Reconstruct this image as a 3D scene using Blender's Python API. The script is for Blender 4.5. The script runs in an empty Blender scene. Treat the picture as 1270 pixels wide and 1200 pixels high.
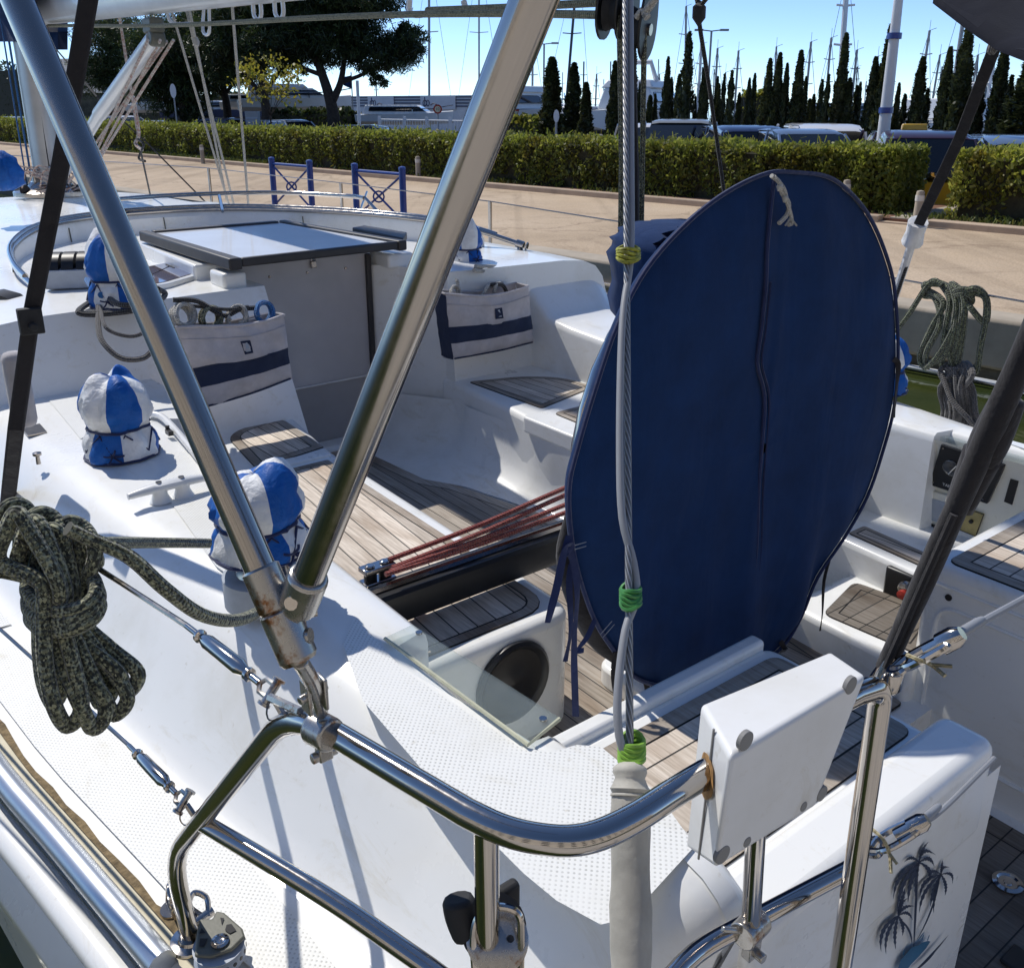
import bpy, bmesh, math, random
import numpy as np
from mathutils import Vector, Matrix, Quaternion, noise
random.seed(7)
rng = np.random.default_rng(7)
sc = bpy.context.scene
COL = sc.collection
R = math.radians
# ------------------------------------------------------------------ camera model and frames
F, CX, CY = 1150.0, 635.0, 520.0
TH = math.atan(392/1150)
CAM = Vector((0, 0, 2.24))
PHI = R(37.5)                       # the yacht's heading, left of the view
U = Vector((-math.sin(PHI), math.cos(PHI), 0)); S = Vector((math.cos(PHI), math.sin(PHI), 0))
def ray(px, py):
    a, b = (px-CX)/F, (py-CY)/F
    return Vector((a, math.cos(TH)-b*math.sin(TH), -math.sin(TH)-b*math.cos(TH)))
def Bw(v, u, z): return S*(v+1.6)+U*u+Vector((0, 0, z))          # boat frame -> world
def toB(p): return (p.dot(S)-1.6, p.dot(U), p.z)                  # world -> boat frame
def hit(px, py, n, c):
    d = ray(px, py); return CAM + d*((c-CAM.dot(n))/d.dot(n))
def PZ(px, py, z): return toB(hit(px, py, Vector((0, 0, 1)), z))
def PV(px, py, v): return toB(hit(px, py, S, v+1.6))
def PU(px, py, u): return toB(hit(px, py, U, u))
def PD(px, py, t): return toB(CAM + ray(px, py)*t)                # at a depth
NQ = Vector((.7071, .7071, 0)); EQ = Vector((-.7071, .7071, 0))   # across / along the quay road
def ground(px, py, z): return hit(px, py, Vector((0, 0, 1)), z)
def stand(px, c, z, py=140):
    p = hit(px, py, NQ, c); return Vector((p.x, p.y, z))
def height_at(px, py, p):
    """height of the point seen at (px,py) standing as far away as p"""
    d = ray(px, py); h = math.hypot(p.x, p.y)/math.hypot(d.x, d.y); return CAM.z + d.z*h
# ------------------------------------------------------------------ materials
def mat(name): 
    m = bpy.data.materials.new(name); m.use_nodes = True
    nt = m.node_tree; b = nt.nodes['Principled BSDF']; return m, nt, b
def N(nt, t, **k):
    n = nt.nodes.new(t)
    for a, v in k.items():
        if a.startswith('i_'):
            key = a[2:]; key = int(key) if key.isdigit() else key.replace('_', ' ')
            n.inputs[key].default_value = v
        else: setattr(n, a, v)
    return n
def L(nt, a, b): nt.links.new(a, b)
def ramp(nt, stops, fac):
    r = N(nt, 'ShaderNodeValToRGB'); e = r.color_ramp.elements
    e[0].position, e[0].color = stops[0][0], (*stops[0][1], 1)
    e[1].position, e[1].color = stops[-1][0], (*stops[-1][1], 1)
    for p, c in stops[1:-1]:
        x = e.new(p); x.color = (*c, 1)
    L(nt, fac, r.inputs['Fac']); return r
def coords(nt, kind='Object', scale=(1, 1, 1), rot=(0, 0, 0)):
    tc = N(nt, 'ShaderNodeTexCoord'); mp = N(nt, 'ShaderNodeMapping')
    mp.inputs['Scale'].default_value = scale; mp.inputs['Rotation'].default_value = rot
    L(nt, tc.outputs[kind], mp.inputs['Vector']); return mp.outputs['Vector']
def bump(nt, b, h, strength=.3, dist=.002):
    n = N(nt, 'ShaderNodeBump', i_Strength=strength, i_Distance=dist)
    L(nt, h, n.inputs['Height']); L(nt, n.outputs['Normal'], b.inputs['Normal'])
def simple(name, c, rough=.5, metal=0, var=.12, nscale=8, bmp=0, bscale=60, bdist=.002, coat=0, detail=4):
    m, nt, b = mat(name)
    v = coords(nt)
    n = N(nt, 'ShaderNodeTexNoise', i_Scale=nscale, i_Detail=detail, i_Roughness=.6); L(nt, v, n.inputs['Vector'])
    r = ramp(nt, [(.3, tuple(x*(1-var) for x in c)), (.7, tuple(min(1, x*(1+var)) for x in c))], n.outputs['Fac'])
    L(nt, r.outputs['Color'], b.inputs['Base Color'])
    b.inputs['Roughness'].default_value = rough; b.inputs['Metallic'].default_value = metal
    b.inputs['Coat Weight'].default_value = coat
    if bmp:
        n2 = N(nt, 'ShaderNodeTexNoise', i_Scale=bscale, i_Detail=3); L(nt, v, n2.inputs['Vector'])
        bump(nt, b, n2.outputs['Fac'], bmp, bdist)
    return m
def gel(name, c=(.85, .85, .825), dots=False, rough=.28):
    m, nt, b = mat(name)
    v = coords(nt)
    n = N(nt, 'ShaderNodeTexNoise', i_Scale=2.3, i_Detail=6, i_Roughness=.65); L(nt, v, n.inputs['Vector'])
    r = ramp(nt, [(.28, (c[0]*.86, c[1]*.845, c[2]*.80)), (.48, c), (.8, tuple(x*1.02 for x in c))], n.outputs['Fac'])
    # faint grime specks
    n3 = N(nt, 'ShaderNodeTexNoise', i_Scale=70, i_Detail=2); L(nt, v, n3.inputs['Vector'])
    r3 = ramp(nt, [(.70, (1, 1, 1)), (.80, (.72, .68, .60))], n3.outputs['Fac'])
    mx = N(nt, 'ShaderNodeMix', data_type='RGBA', blend_type='MULTIPLY'); mx.inputs[0].default_value = .6
    L(nt, r.outputs['Color'], mx.inputs[6]); L(nt, r3.outputs['Color'], mx.inputs[7])
    n4 = N(nt, 'ShaderNodeTexNoise', i_Scale=1, i_Detail=7, i_Roughness=.75, i_Distortion=.6); L(nt, coords(nt, 'Object', (13, 5, 16)), n4.inputs['Vector'])
    r4 = ramp(nt, [(.56, (1, 1, 1)), (.66, (.90, .875, .82)), (.72, (.84, .80, .73))], n4.outputs['Fac'])
    my = N(nt, 'ShaderNodeMix', data_type='RGBA', blend_type='MULTIPLY'); my.inputs[0].default_value = .8; L(nt, mx.outputs[2], my.inputs[6]); L(nt, r4.outputs['Color'], my.inputs[7])
    out = my.outputs[2]
    rr = ramp(nt, [(.3, (rough*1.5,)*3), (.7, (rough*.8,)*3)], n.outputs['Fac'])
    L(nt, rr.outputs['Color'], b.inputs['Roughness'])
    if dots:
        v2 = coords(nt, 'Object', (1, 1, 0), (0, 0, R(45)))
        vo = N(nt, 'ShaderNodeTexVoronoi', voronoi_dimensions='2D', i_Scale=145, i_Randomness=0.06); L(nt, v2, vo.inputs['Vector'])
        rd = ramp(nt, [(.16, (.38, .38, .36)), (.30, (1, 1, 1))], vo.outputs['Distance'])  # dot centres darkened in colour to stand for the shade of the bumps
        m2 = N(nt, 'ShaderNodeMix', data_type='RGBA', blend_type='MULTIPLY'); nw = N(nt, 'ShaderNodeTexNoise', i_Scale=9, i_Detail=5, i_Roughness=.7); L(nt, v, nw.inputs['Vector']); rwn = ramp(nt, [(.32, (.16, .16, .16)), (.62, (.66, .66, .66))], nw.outputs['Fac']); L(nt, rwn.outputs['Color'], m2.inputs[0])
        L(nt, out, m2.inputs[6]); L(nt, rd.outputs['Color'], m2.inputs[7]); out = m2.outputs[2]
        rb = ramp(nt, [(.15, (0, 0, 0)), (.4, (1, 1, 1))], vo.outputs['Distance'])
        bump(nt, b, rb.outputs['Color'], .18, .0007); b.inputs['Roughness'].default_value = .5
    else:
        b.inputs['Coat Weight'].default_value = .35; b.inputs['Coat Roughness'].default_value = .12
        n2 = N(nt, 'ShaderNodeTexNoise', i_Scale=9, i_Detail=2); L(nt, v, n2.inputs['Vector'])
        bump(nt, b, n2.outputs['Fac'], .06, .004)
    L(nt, out, b.inputs['Base Color']); return m
def teak(name, ang, sp=.045, off=0.0, lines=True, tone=1.0, grain=(1, 1)):
    """weathered teak, planks running along the direction ang (from the boat's u axis)"""
    m, nt, b = mat(name)
    v = coords(nt, 'Object', (1, 1, 1), (0, 0, ang))
    sx = N(nt, 'ShaderNodeSeparateXYZ'); L(nt, v, sx.inputs[0])
    d = N(nt, 'ShaderNodeMath', operation='MULTIPLY_ADD'); d.inputs[1].default_value = 1/sp; d.inputs[2].default_value = 50+off
    L(nt, sx.outputs['X'], d.inputs[0])
    fl = N(nt, 'ShaderNodeMath', operation='FLOOR'); L(nt, d.outputs[0], fl.inputs[0])
    fr = N(nt, 'ShaderNodeMath', operation='FRACT'); L(nt, d.outputs[0], fr.inputs[0])
    wn = N(nt, 'ShaderNodeTexWhiteNoise', noise_dimensions='1D'); L(nt, fl.outputs[0], wn.inputs['W'])
    v2 = coords(nt, 'Object', (140, 7, 30), (0, 0, ang))
    g = N(nt, 'ShaderNodeTexNoise', i_Scale=1, i_Detail=6, i_Roughness=.7); L(nt, v2, g.inputs['Vector'])
    v3 = coords(nt, 'Object', (9, 3, 3), (0, 0, ang))
    g2 = N(nt, 'ShaderNodeTexNoise', i_Scale=1, i_Detail=4); L(nt, v3, g2.inputs['Vector'])
    t = tone
    r = ramp(nt, [(.25, (.18*t, .15*t, .115*t)), (.5, (.35*t, .31*t, .262*t)), (.75, (.47*t, .435*t, .385*t))], g.outputs['Fac'])
    r2 = ramp(nt, [(.28, (.62, .53, .45)), (.50, (1.05, 1.04, 1.03))], g2.outputs['Fac'])
    mx = N(nt, 'ShaderNodeMix', data_type='RGBA', blend_type='MULTIPLY'); mx.inputs[0].default_value = 1
    L(nt, r.outputs['Color'], mx.inputs[6]); L(nt, r2.outputs['Color'], mx.inputs[7])
    rw = ramp(nt, [(0, (.72, .70, .68)), (1, (1.12, 1.1, 1.08))], wn.outputs['Value'])
    m2 = N(nt, 'ShaderNodeMix', data_type='RGBA', blend_type='MULTIPLY'); m2.inputs[0].default_value = 1
    L(nt, mx.outputs[2], m2.inputs[6]); L(nt, rw.outputs['Color'], m2.inputs[7])
    out = m2.outputs[2]; h = g.outputs['Fac']
    if lines:
        w = .0042/sp
        rl = ramp(nt, [(w*.55, (0, 0, 0)), (w, (1, 1, 1))], fr.outputs[0])
        m3 = N(nt, 'ShaderNodeMix', data_type='RGBA'); L(nt, rl.outputs['Color'], m3.inputs[0])
        m3.inputs[6].default_value = (.012, .011, .010, 1); L(nt, out, m3.inputs[7]); out = m3.outputs[2]
    L(nt, out, b.inputs['Base Color']); b.inputs['Roughness'].default_value = .72
    bump(nt, b, h, .5, .0015); return m
def steel(name, c=(.60, .60, .60), rough=.13, rust=.0):
    m, nt, b = mat(name)
    v = coords(nt)
    n = N(nt, 'ShaderNodeTexNoise', i_Scale=34, i_Detail=5, i_Roughness=.7); L(nt, v, n.inputs['Vector'])
    rr = ramp(nt, [(.3, (rough*.75,)*3), (.75, (rough*1.5,)*3)], n.outputs['Fac']); L(nt, rr.outputs['Color'], b.inputs['Roughness'])
    n2 = N(nt, 'ShaderNodeTexNoise', i_Scale=26, i_Detail=6, i_Roughness=.75); L(nt, v, n2.inputs['Vector'])
    lo = .72-.3*rust
    r2 = ramp(nt, [(lo, c), (lo+.1, (.22, .105, .045) if rust else tuple(x*.8 for x in c))], n2.outputs['Fac']); L(nt, r2.outputs['Color'], b.inputs['Base Color'])
    b.inputs['Metallic'].default_value = 1.0 if not rust else .85
    n3 = N(nt, 'ShaderNodeTexNoise', i_Scale=14, i_Detail=2); L(nt, v, n3.inputs['Vector'])
    bump(nt, b, n3.outputs['Fac'], .08, .002); return m
def rope(name, cols, k=(170, 10), bmp=.9, braid=(70, 4)):
    m, nt, b = mat(name)
    tc = N(nt, 'ShaderNodeTexCoord'); mp = N(nt, 'ShaderNodeMapping'); L(nt, tc.outputs['UV'], mp.inputs['Vector'])
    mp.inputs['Scale'].default_value = (k[0], k[1], 1)
    sk = N(nt, 'ShaderNodeSeparateXYZ'); L(nt, tc.outputs['UV'], sk.inputs[0])
    def helix(sgn):   # braid strands winding either way round the rope
        a = N(nt, 'ShaderNodeMath', operation='MULTIPLY'); a.inputs[1].default_value = braid[0]*6.283; L(nt, sk.outputs[0], a.inputs[0])
        c = N(nt, 'ShaderNodeMath', operation='MULTIPLY_ADD'); c.inputs[1].default_value = sgn*braid[1]*6.283; L(nt, sk.outputs[1], c.inputs[0]); L(nt, a.outputs[0], c.inputs[2])
        q = N(nt, 'ShaderNodeMath', operation='SINE'); L(nt, c.outputs[0], q.inputs[0]); return q.outputs[0]
    mu = N(nt, 'ShaderNodeMath', operation='MULTIPLY'); L(nt, helix(1), mu.inputs[0]); L(nt, helix(-1), mu.inputs[1])
    vo = N(nt, 'ShaderNodeTexVoronoi', i_Scale=1, i_Randomness=.9); L(nt, mp.outputs[0], vo.inputs['Vector'])
    sp = N(nt, 'ShaderNodeSeparateXYZ'); L(nt, vo.outputs['Color'], sp.inputs[0])
    ad = N(nt, 'ShaderNodeMath', operation='MULTIPLY_ADD', use_clamp=True); ad.inputs[1].default_value = .14; L(nt, mu.outputs[0], ad.inputs[0]); L(nt, sp.outputs[0], ad.inputs[2])
    n = len(cols)
    r = ramp(nt, [(i/max(1, n-1)*.999, c) for i, c in enumerate(cols)], ad.outputs[0]); r.color_ramp.interpolation = 'CONSTANT' if n > 3 else 'LINEAR'
    L(nt, r.outputs['Color'], b.inputs['Base Color']); b.inputs['Roughness'].default_value = .9; b.inputs['Sheen Weight'].default_value = .3
    bump(nt, b, mu.outputs[0], bmp, .0016); return m
def cloth(name, c, rough=.85, wr=.5, wscale=14, sheen=.3, streak=False):
    m, nt, b = mat(name)
    v = coords(nt)
    n = N(nt, 'ShaderNodeTexNoise', i_Scale=11, i_Detail=5, i_Roughness=.65); L(nt, v, n.inputs['Vector'])
    r = ramp(nt, [(.3, tuple(x*.8 for x in c)), (.7, tuple(x*1.18 for x in c))], n.outputs['Fac']); L(nt, r.outputs['Color'], b.inputs['Base Color'])
    b.inputs['Roughness'].default_value = rough; b.inputs['Sheen Weight'].default_value = sheen
    b.inputs['Specular IOR Level'].default_value = .25
    n2 = N(nt, 'ShaderNodeTexNoise', i_Scale=1, i_Detail=3, i_Distortion=.4); L(nt, coords(nt, 'Object', (wscale, wscale, wscale*(.3 if streak else 1))), n2.inputs['Vector'])
    n3 = N(nt, 'ShaderNodeTexNoise', i_Scale=420, i_Detail=1); L(nt, v, n3.inputs['Vector'])
    ad = N(nt, 'ShaderNodeMath', operation='MULTIPLY_ADD'); ad.inputs[1].default_value = .06; L(nt, n3.outputs['Fac'], ad.inputs[0]); L(nt, n2.outputs['Fac'], ad.inputs[2])
    bump(nt, b, ad.outputs[0], wr, .012); return m
def leafm(name, c1, c2, c3, trans=.35, patch=1.1):
    m, nt, b = mat(name)
    g = N(nt, 'ShaderNodeNewGeometry')
    r = ramp(nt, [(0, c1), (.55, c2), (1, c3)], g.outputs['Random Per Island'])
    oi = N(nt, 'ShaderNodeObjectInfo'); ro = ramp(nt, [(0, (.72, .74, .70)), (1, (1.3, 1.22, 1.1))], oi.outputs['Random'])
    nz = N(nt, 'ShaderNodeTexNoise', i_Scale=patch, i_Detail=4, i_Roughness=.6); tcn = N(nt, 'ShaderNodeTexCoord'); L(nt, tcn.outputs['Object'], nz.inputs['Vector'])
    rp = ramp(nt, [(.34, (.55, .44, .36)), (.50, (1, 1, 1)), (.72, (1.25, 1.2, 1.0))], nz.outputs['Fac'])
    m1 = N(nt, 'ShaderNodeMix', data_type='RGBA', blend_type='MULTIPLY'); m1.inputs[0].default_value = 1; L(nt, r.outputs['Color'], m1.inputs[6]); L(nt, ro.outputs['Color'], m1.inputs[7])
    m2 = N(nt, 'ShaderNodeMix', data_type='RGBA', blend_type='MULTIPLY'); m2.inputs[0].default_value = 1; L(nt, m1.outputs[2], m2.inputs[6]); L(nt, rp.outputs['Color'], m2.inputs[7])
    L(nt, m2.outputs[2], b.inputs['Base Color']); b.inputs['Roughness'].default_value = .5
    tr = N(nt, 'ShaderNodeBsdfTranslucent'); L(nt, m2.outputs[2], tr.inputs['Color'])
    mx = N(nt, 'ShaderNodeMixShader'); mx.inputs[0].default_value = trans
    L(nt, b.outputs[0], mx.inputs[1]); L(nt, tr.outputs[0], mx.inputs[2]); L(nt, mx.outputs[0], nt.nodes['Material Output'].inputs['Surface']); return m
M = {}
M['gel'] = gel('white_gelcoat'); M['nonskid'] = gel('nonskid_gelcoat', (.82, .82, .79), True)
M['cream'] = gel('cream_gelcoat', (.74, .72, .62))
M['teak_seat'] = teak('teak_seat', R(4), .049, tone=1.85); M['teak_sole'] = teak('teak_sole', 0, .047, tone=1.0)
M['teak_fwd'] = teak('teak_front_seat', R(-3), .047, tone=1.9)
M['teak_helm'] = teak('teak_helm', R(90), .044, tone=1.8); M['teak_dark'] = teak('teak_platform', R(90), .046, tone=.5)
M['teak_edge'] = teak('teak_margin', R(90), .3, lines=False, tone=1.15); M['teak_edge_u'] = teak('teak_margin_fore', 0, .3, lines=False, tone=1.1)
M['caulk'] = simple('black_caulk', (.014, .013, .012), .6)
M['steel'] = steel('stainless', (.47, .435, .40), .10); M['steel_dull'] = steel('brushed_stainless', (.40, .365, .33), .16); M['rust'] = steel('rusty_stainless', (.42, .40, .37), .25, .62)  # warm tint stands in for brownish surroundings reflected in the tubes
M['alu'] = simple('anodised_aluminium', (.50, .53, .57), .34, .8, .08, 5); M['alu_m'] = simple('silver_mast_aluminium', (.46, .465, .47), .38, .55, .12, 3); M['alu_w'] = simple('white_aluminium', (.70, .71, .71), .35, .0, .06, 6, coat=.3)
M['navy'] = cloth('navy_canvas', (.005, .027, .098), .92, .7, 9, .04, True); M['navy2'] = cloth('navy_strap', (.012, .022, .085), .8, .3, 30)
M['blue'] = cloth('blue_nylon', (.008, .10, .40), .5, .7, 30, .0); M['whitec'] = cloth('white_nylon', (.76, .77, .78), .5, .7, 30, .0)
M['bag'] = cloth('grey_canvas', (.49, .465, .475), .9, .8, 10, .2); M['bagband'] = cloth('dark_blue_band', (.018, .028, .065), .85, .3, 13, .2)
M['canopyf'] = cloth('dark_canopy', (.008, .010, .020), .9, .3, 12, .05); M['blackf'] = cloth('black_fabric', (.022, .020, .022), .9, .5, 22, .2); M['sheath'] = cloth('beige_sheath', (.42, .40, .35), .6, .22, 20, .1)
M['black'] = simple('black_plastic', (.012, .012, .013), .38, 0, .2, 30); M['rubber'] = simple('black_rubber', (.018, .018, .019), .75, 0, .2, 40, .2)
M['grey'] = simple('grey_plastic', (.13, .13, .10), .5, 0, .12, 30, .1, 200); M['greyl'] = simple('pale_grey_plastic', (.35, .39, .45), .5, 0, .1, 30)
M['hdpe'] = gel('white_hdpe', (.74, .74, .73), False, .4); M['hole'] = simple('dark_plug', (.24, .235, .225), .7)
M['plexi'] = simple('smoked_plexiglass', (.47, .46, .47), .3, 0, .16, 2.2, .05, 30, coat=.2); M['plexi2'] = simple('darker_plexiglass', (.36, .35, .35), .35, 0, .12, 3)
M['hatch'] = simple('pale_hatch_panel', (.62, .63, .64), .33, 0, .05, 4, coat=.2); M['frame'] = simple('dark_hatch_frame', (.035, .033, .034), .5, 0, .15, 20)
M['tint'] = simple('tinted_portlight', (.10, .075, .10), .06, 0, .1, 5, coat=.6)
M['rope_g'] = rope('green_flecked_rope', [(.026, .028, .018), (.12, .125, .07), (.34, .34, .21), (.040, .042, .028), (.19, .195, .115), (.024, .026, .018)], (230, 17))
M['rope_w'] = rope('pale_rope', [(.42, .40, .36), (.55, .53, .48), (.30, .29, .26)]); M['rope_k'] = rope('black_rope', [(.012, .012, .013), (.03, .03, .032), (.02, .02, .02)])
M['rope_r'] = rope('red_rope', [(.30, .05, .035), (.42, .12, .09), (.22, .03, .02)]); M['rope_b'] = rope('blue_rope', [(.02, .11, .32), (.03, .2, .5), (.015, .06, .2)])
M['rope_y'] = rope('yellow_twine', [(.50, .42, .22), (.40, .32, .15), (.55, .5, .3)], (300, 6)); M['rope_p'] = rope('red_white_rope', [(.50, .45, .40), (.38, .20, .16), (.6, .55, .5), (.30, .22, .19)], (90, 4))
M['rope_d'] = rope('dark_grey_rope', [(.07, .065, .06), (.11, .10, .095), (.04, .04, .04)]); M['rope_o'] = rope('olive_rope', [(.17, .17, .10), (.26, .26, .16), (.08, .085, .05)], (120, 8))
def wire(name):
    m, nt, b = mat(name)
    tc = N(nt, 'ShaderNodeTexCoord'); sp = N(nt, 'ShaderNodeSeparateXYZ'); L(nt, tc.outputs['UV'], sp.inputs[0])
    a = N(nt, 'ShaderNodeMath', operation='MULTIPLY_ADD'); a.inputs[1].default_value = 420; L(nt, sp.outputs[0], a.inputs[0])
    a2 = N(nt, 'ShaderNodeMath', operation='MULTIPLY'); a2.inputs[1].default_value = 37.7; L(nt, sp.outputs[1], a2.inputs[0]); L(nt, a2.outputs[0], a.inputs[2])
    s = N(nt, 'ShaderNodeMath', operation='SINE'); L(nt, a.outputs[0], s.inputs[0])
    r = ramp(nt, [(.2, (.17, .17, .17)), (.8, (.42, .42, .43))], s.outputs[0]); L(nt, r.outputs['Color'], b.inputs['Base Color'])
    b.inputs['Metallic'].default_value = .5; b.inputs['Roughness'].default_value = .45; bump(nt, b, s.outputs[0], .5, .0012); return m
M['wire'] = wire('twisted_wire'); M['hose'] = simple('grey_hose', (.27, .28, .30), .5)
M['tape'] = simple('green_tape', (.22, .42, .05), .45, 0, .3, 60); M['tape2'] = simple('dark_green_tape', (.05, .22, .05), .45, 0, .3, 60); M['tapey'] = simple('yellow_black_tape', (.30, .30, .03), .5, 0, .7, 90)
def glassy(name, c, a=.55, rough=.05):
    m, nt, b = mat(name)
    n = N(nt, 'ShaderNodeTexNoise', i_Scale=6, i_Detail=4); L(nt, coords(nt), n.inputs['Vector'])
    b.inputs['Base Color'].default_value = (*c, 1); b.inputs['Roughness'].default_value = rough
    tr = N(nt, 'ShaderNodeBsdfTransparent'); tr.inputs['Color'].default_value = (.93, .95, .94, 1)
    mx = N(nt, 'ShaderNodeMixShader'); r = ramp(nt, [(.3, (a*.8,)*3), (.7, (a*1.2,)*3)], n.outputs['Fac']); L(nt, r.outputs['Color'], mx.inputs[0])
    L(nt, tr.outputs[0], mx.inputs[1]); L(nt, b.outputs[0], mx.inputs[2]); L(nt, mx.outputs[0], nt.nodes['Material Output'].inputs['Surface']); return m
M['acryl'] = glassy('clear_acrylic', (.45, .52, .53), .15); M['glue'] = simple('aged_acrylic_edge', (.50, .50, .36), .5, 0, .2, 40)
M['brass'] = simple('brass_plate', (.42, .34, .14), .4, .3, .15, 60); M['gauge'] = simple('gauge_glass', (.05, .052, .055), .12, 0, .2, 20, coat=.5)
M['mark'] = simple('white_lettering', (.6, .6, .58), .6); M['ink'] = simple('black_lettering', (.02, .02, .02), .6); M['red'] = simple('red_plastic', (.35, .03, .02), .4)
M['decal'] = simple('dark_blue_decal', (.016, .028, .060), .45); M['decal2'] = simple('teal_decal', (.03, .12, .22), .45, 0, .25, 14)
M['dirt'] = simple('sandy_dirt', (.20, .145, .075), .95, 0, .5, 60, .8, 90, .004); M['seal'] = simple('beige_sealant', (.62, .56, .40), .6, 0, .12, 20)
M['ruststain'] = simple('rust_stain', (.40, .22, .08), .8, 0, .5, 70)
# ------------------------------------------------------------------ mesh builder
class MB:
    def __init__(s): s.v = []; s.f = []; s.m = []; s.uv = []
    def add(s, vs, fs, m=0, uv=None):
        k = len(s.v); s.v += [tuple(p) for p in vs]
        for i, f in enumerate(fs):
            s.f.append(tuple(k+j for j in f)); s.m.append(m); s.uv.append(uv[i] if uv else None)
        return s
    def box(s, c, d, rot=None, m=0, top=None):
        """c centre, d full sizes; rot = 3 axes; top = scale of the top face"""
        ax = rot or (Vector((1, 0, 0)), Vector((0, 1, 0)), Vector((0, 0, 1))); c = Vector(c); t = top or 1
        vs = []
        for z in (-1, 1):
            for x, y in ((-1, -1), (1, -1), (1, 1), (-1, 1)):
                q = t if z > 0 else 1
                vs.append(c+ax[0]*(x*d[0]/2*q)+ax[1]*(y*d[1]/2*q)+ax[2]*(z*d[2]/2))
        return s.add(vs, [(3, 2, 1, 0), (4, 5, 6, 7), (0, 1, 5, 4), (1, 2, 6, 5), (2, 3, 7, 6), (3, 0, 4, 7)], m)
    def prism(s, poly, z0, z1, m=0, ms=None, shear=None):
        n = len(poly); a = sum(poly[i][0]*poly[(i+1) % n][1]-poly[(i+1) % n][0]*poly[i][1] for i in range(n))
        if a < 0: poly = poly[::-1]
        f0 = z0 if callable(z0) else (lambda x, y: z0); f1 = z1 if callable(z1) else (lambda x, y: z1)
        vs = [(p[0], p[1], f0(*p[:2])) for p in poly]+[(p[0], p[1], f1(*p[:2])) for p in poly]
        s.add(vs, [tuple(range(n-1, -1, -1)), tuple(range(n, 2*n))], m)
        k = len(s.v)-2*n
        for i in range(n):
            j = (i+1) % n; s.f.append((k+i, k+j, k+n+j, k+n+i)); s.m.append(ms if ms is not None else m); s.uv.append(None)
        return s
    def sheet(s, poly, z, m=0):
        n = len(poly); a = sum(poly[i][0]*poly[(i+1) % n][1]-poly[(i+1) % n][0]*poly[i][1] for i in range(n))
        if a < 0: poly = poly[::-1]
        return s.add([(p[0], p[1], z) for p in poly], [tuple(range(n))], m)
    def grid(s, rows, m=0, closed=False, mf=None):
        k = len(s.v); nr, nc = len(rows), len(rows[0])
        for r in rows: s.v += [tuple(p) for p in r]
        for i in range(nr-1):
            for j in range(nc if closed else nc-1):
                j2 = (j+1) % nc
                s.f.append((k+i*nc+j, k+i*nc+j2, k+(i+1)*nc+j2, k+(i+1)*nc+j)); s.m.append(mf(i, j) if mf else m); s.uv.append(None)
        return s
    def tube(s, pts, r, n=10, sub=0, closed=False, m=0, caps=True, rf=None):
        P = [Vector(p) for p in pts]
        if sub: P = spline(P, sub, closed)
        k = len(s.v); q = len(P); ts = []
        for i in range(q):
            a = P[(i-1) % q] if (closed or i) else P[i]; b = P[(i+1) % q] if (closed or i < q-1) else P[i]
            t = (b-a); ts.append(t.normalized() if t.length > 1e-9 else Vector((0, 0, 1)))
        up = Vector((0, 0, 1)) if abs(ts[0].z) < .9 else Vector((1, 0, 0))
        nrm = ts[0].cross(up).normalized(); l = 0; ls = []
        for i in range(q):
            if i: 
                nrm = (nrm-ts[i]*nrm.dot(ts[i])); nrm = nrm.normalized() if nrm.length > 1e-6 else ts[i].orthogonal().normalized(); l += (P[i]-P[i-1]).length
            ls.append(l); bn = ts[i].cross(nrm); rr = rf(i/(q-1)) if rf else r
            for j in range(n):
                a = 2*math.pi*j/n; s.v.append(tuple(P[i]+(nrm*math.cos(a)+bn*math.sin(a))*rr))
        for i in range(q if closed else q-1):
            i2 = (i+1) % q; l2 = ls[i2] if i2 else ls[-1]+(P[0]-P[-1]).length
            for j in range(n):
                j2 = (j+1) % n
                s.f.append((k+i*n+j, k+i*n+j2, k+i2*n+j2, k+i2*n+j)); s.m.append(m)
                s.uv.append(((ls[i], j/n), (ls[i], (j+1)/n), (l2, (j+1)/n), (l2, j/n)))
        if caps and not closed:
            s.f.append(tuple(k+j for j in range(n-1, -1, -1))); s.m.append(m); s.uv.append(None)
            s.f.append(tuple(k+(q-1)*n+j for j in range(n))); s.m.append(m); s.uv.append(None)
        return s
    def lathe(s, prof, c, axis=(0, 0, 1), n=24, m=0, rn=None, mf=None):
        az = Vector(axis).normalized(); ax = az.orthogonal().normalized(); ay = az.cross(ax); c = Vector(c)
        if abs(az.z) > .99: ax, ay = Vector((1, 0, 0)), Vector((0, 1, 0))
        rows = []
        for i, (r, z) in enumerate(prof):
            rows.append([c+az*z+(ax*math.cos(2*math.pi*j/n)+ay*math.sin(2*math.pi*j/n))*(r*(rn(i, j) if rn else 1)) for j in range(n)])
        s.grid(rows, m, True, mf)
        k = len(s.v)-len(prof)*n
        if prof[0][0] > 1e-4: s.f.append(tuple(k+j for j in range(n-1, -1, -1))); s.m.append(m); s.uv.append(None)
        if prof[-1][0] > 1e-4: s.f.append(tuple(k+(len(prof)-1)*n+j for j in range(n))); s.m.append(m); s.uv.append(None)
        return s
    def disc(s, c, axis, r, t=.004, n=24, m=0):
        return s.lathe([(r, 0), (r, t)], c, axis, n, m)
    def quads(s, P, A, B, m=0):
        """many separate leaf cards: centres P, half axes A, B (numpy)"""
        k = len(s.v); V4 = np.stack([P-A-B, P+A-B, P+A+B, P-A+B], 1).reshape(-1, 3)
        s.v += [tuple(x) for x in V4.tolist()]; n = len(P)
        s.f += [(k+4*i, k+4*i+1, k+4*i+2, k+4*i+3) for i in range(n)]
        s.m += (m.tolist() if hasattr(m, 'tolist') else [m]*n); s.uv += [None]*n; return s
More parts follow.
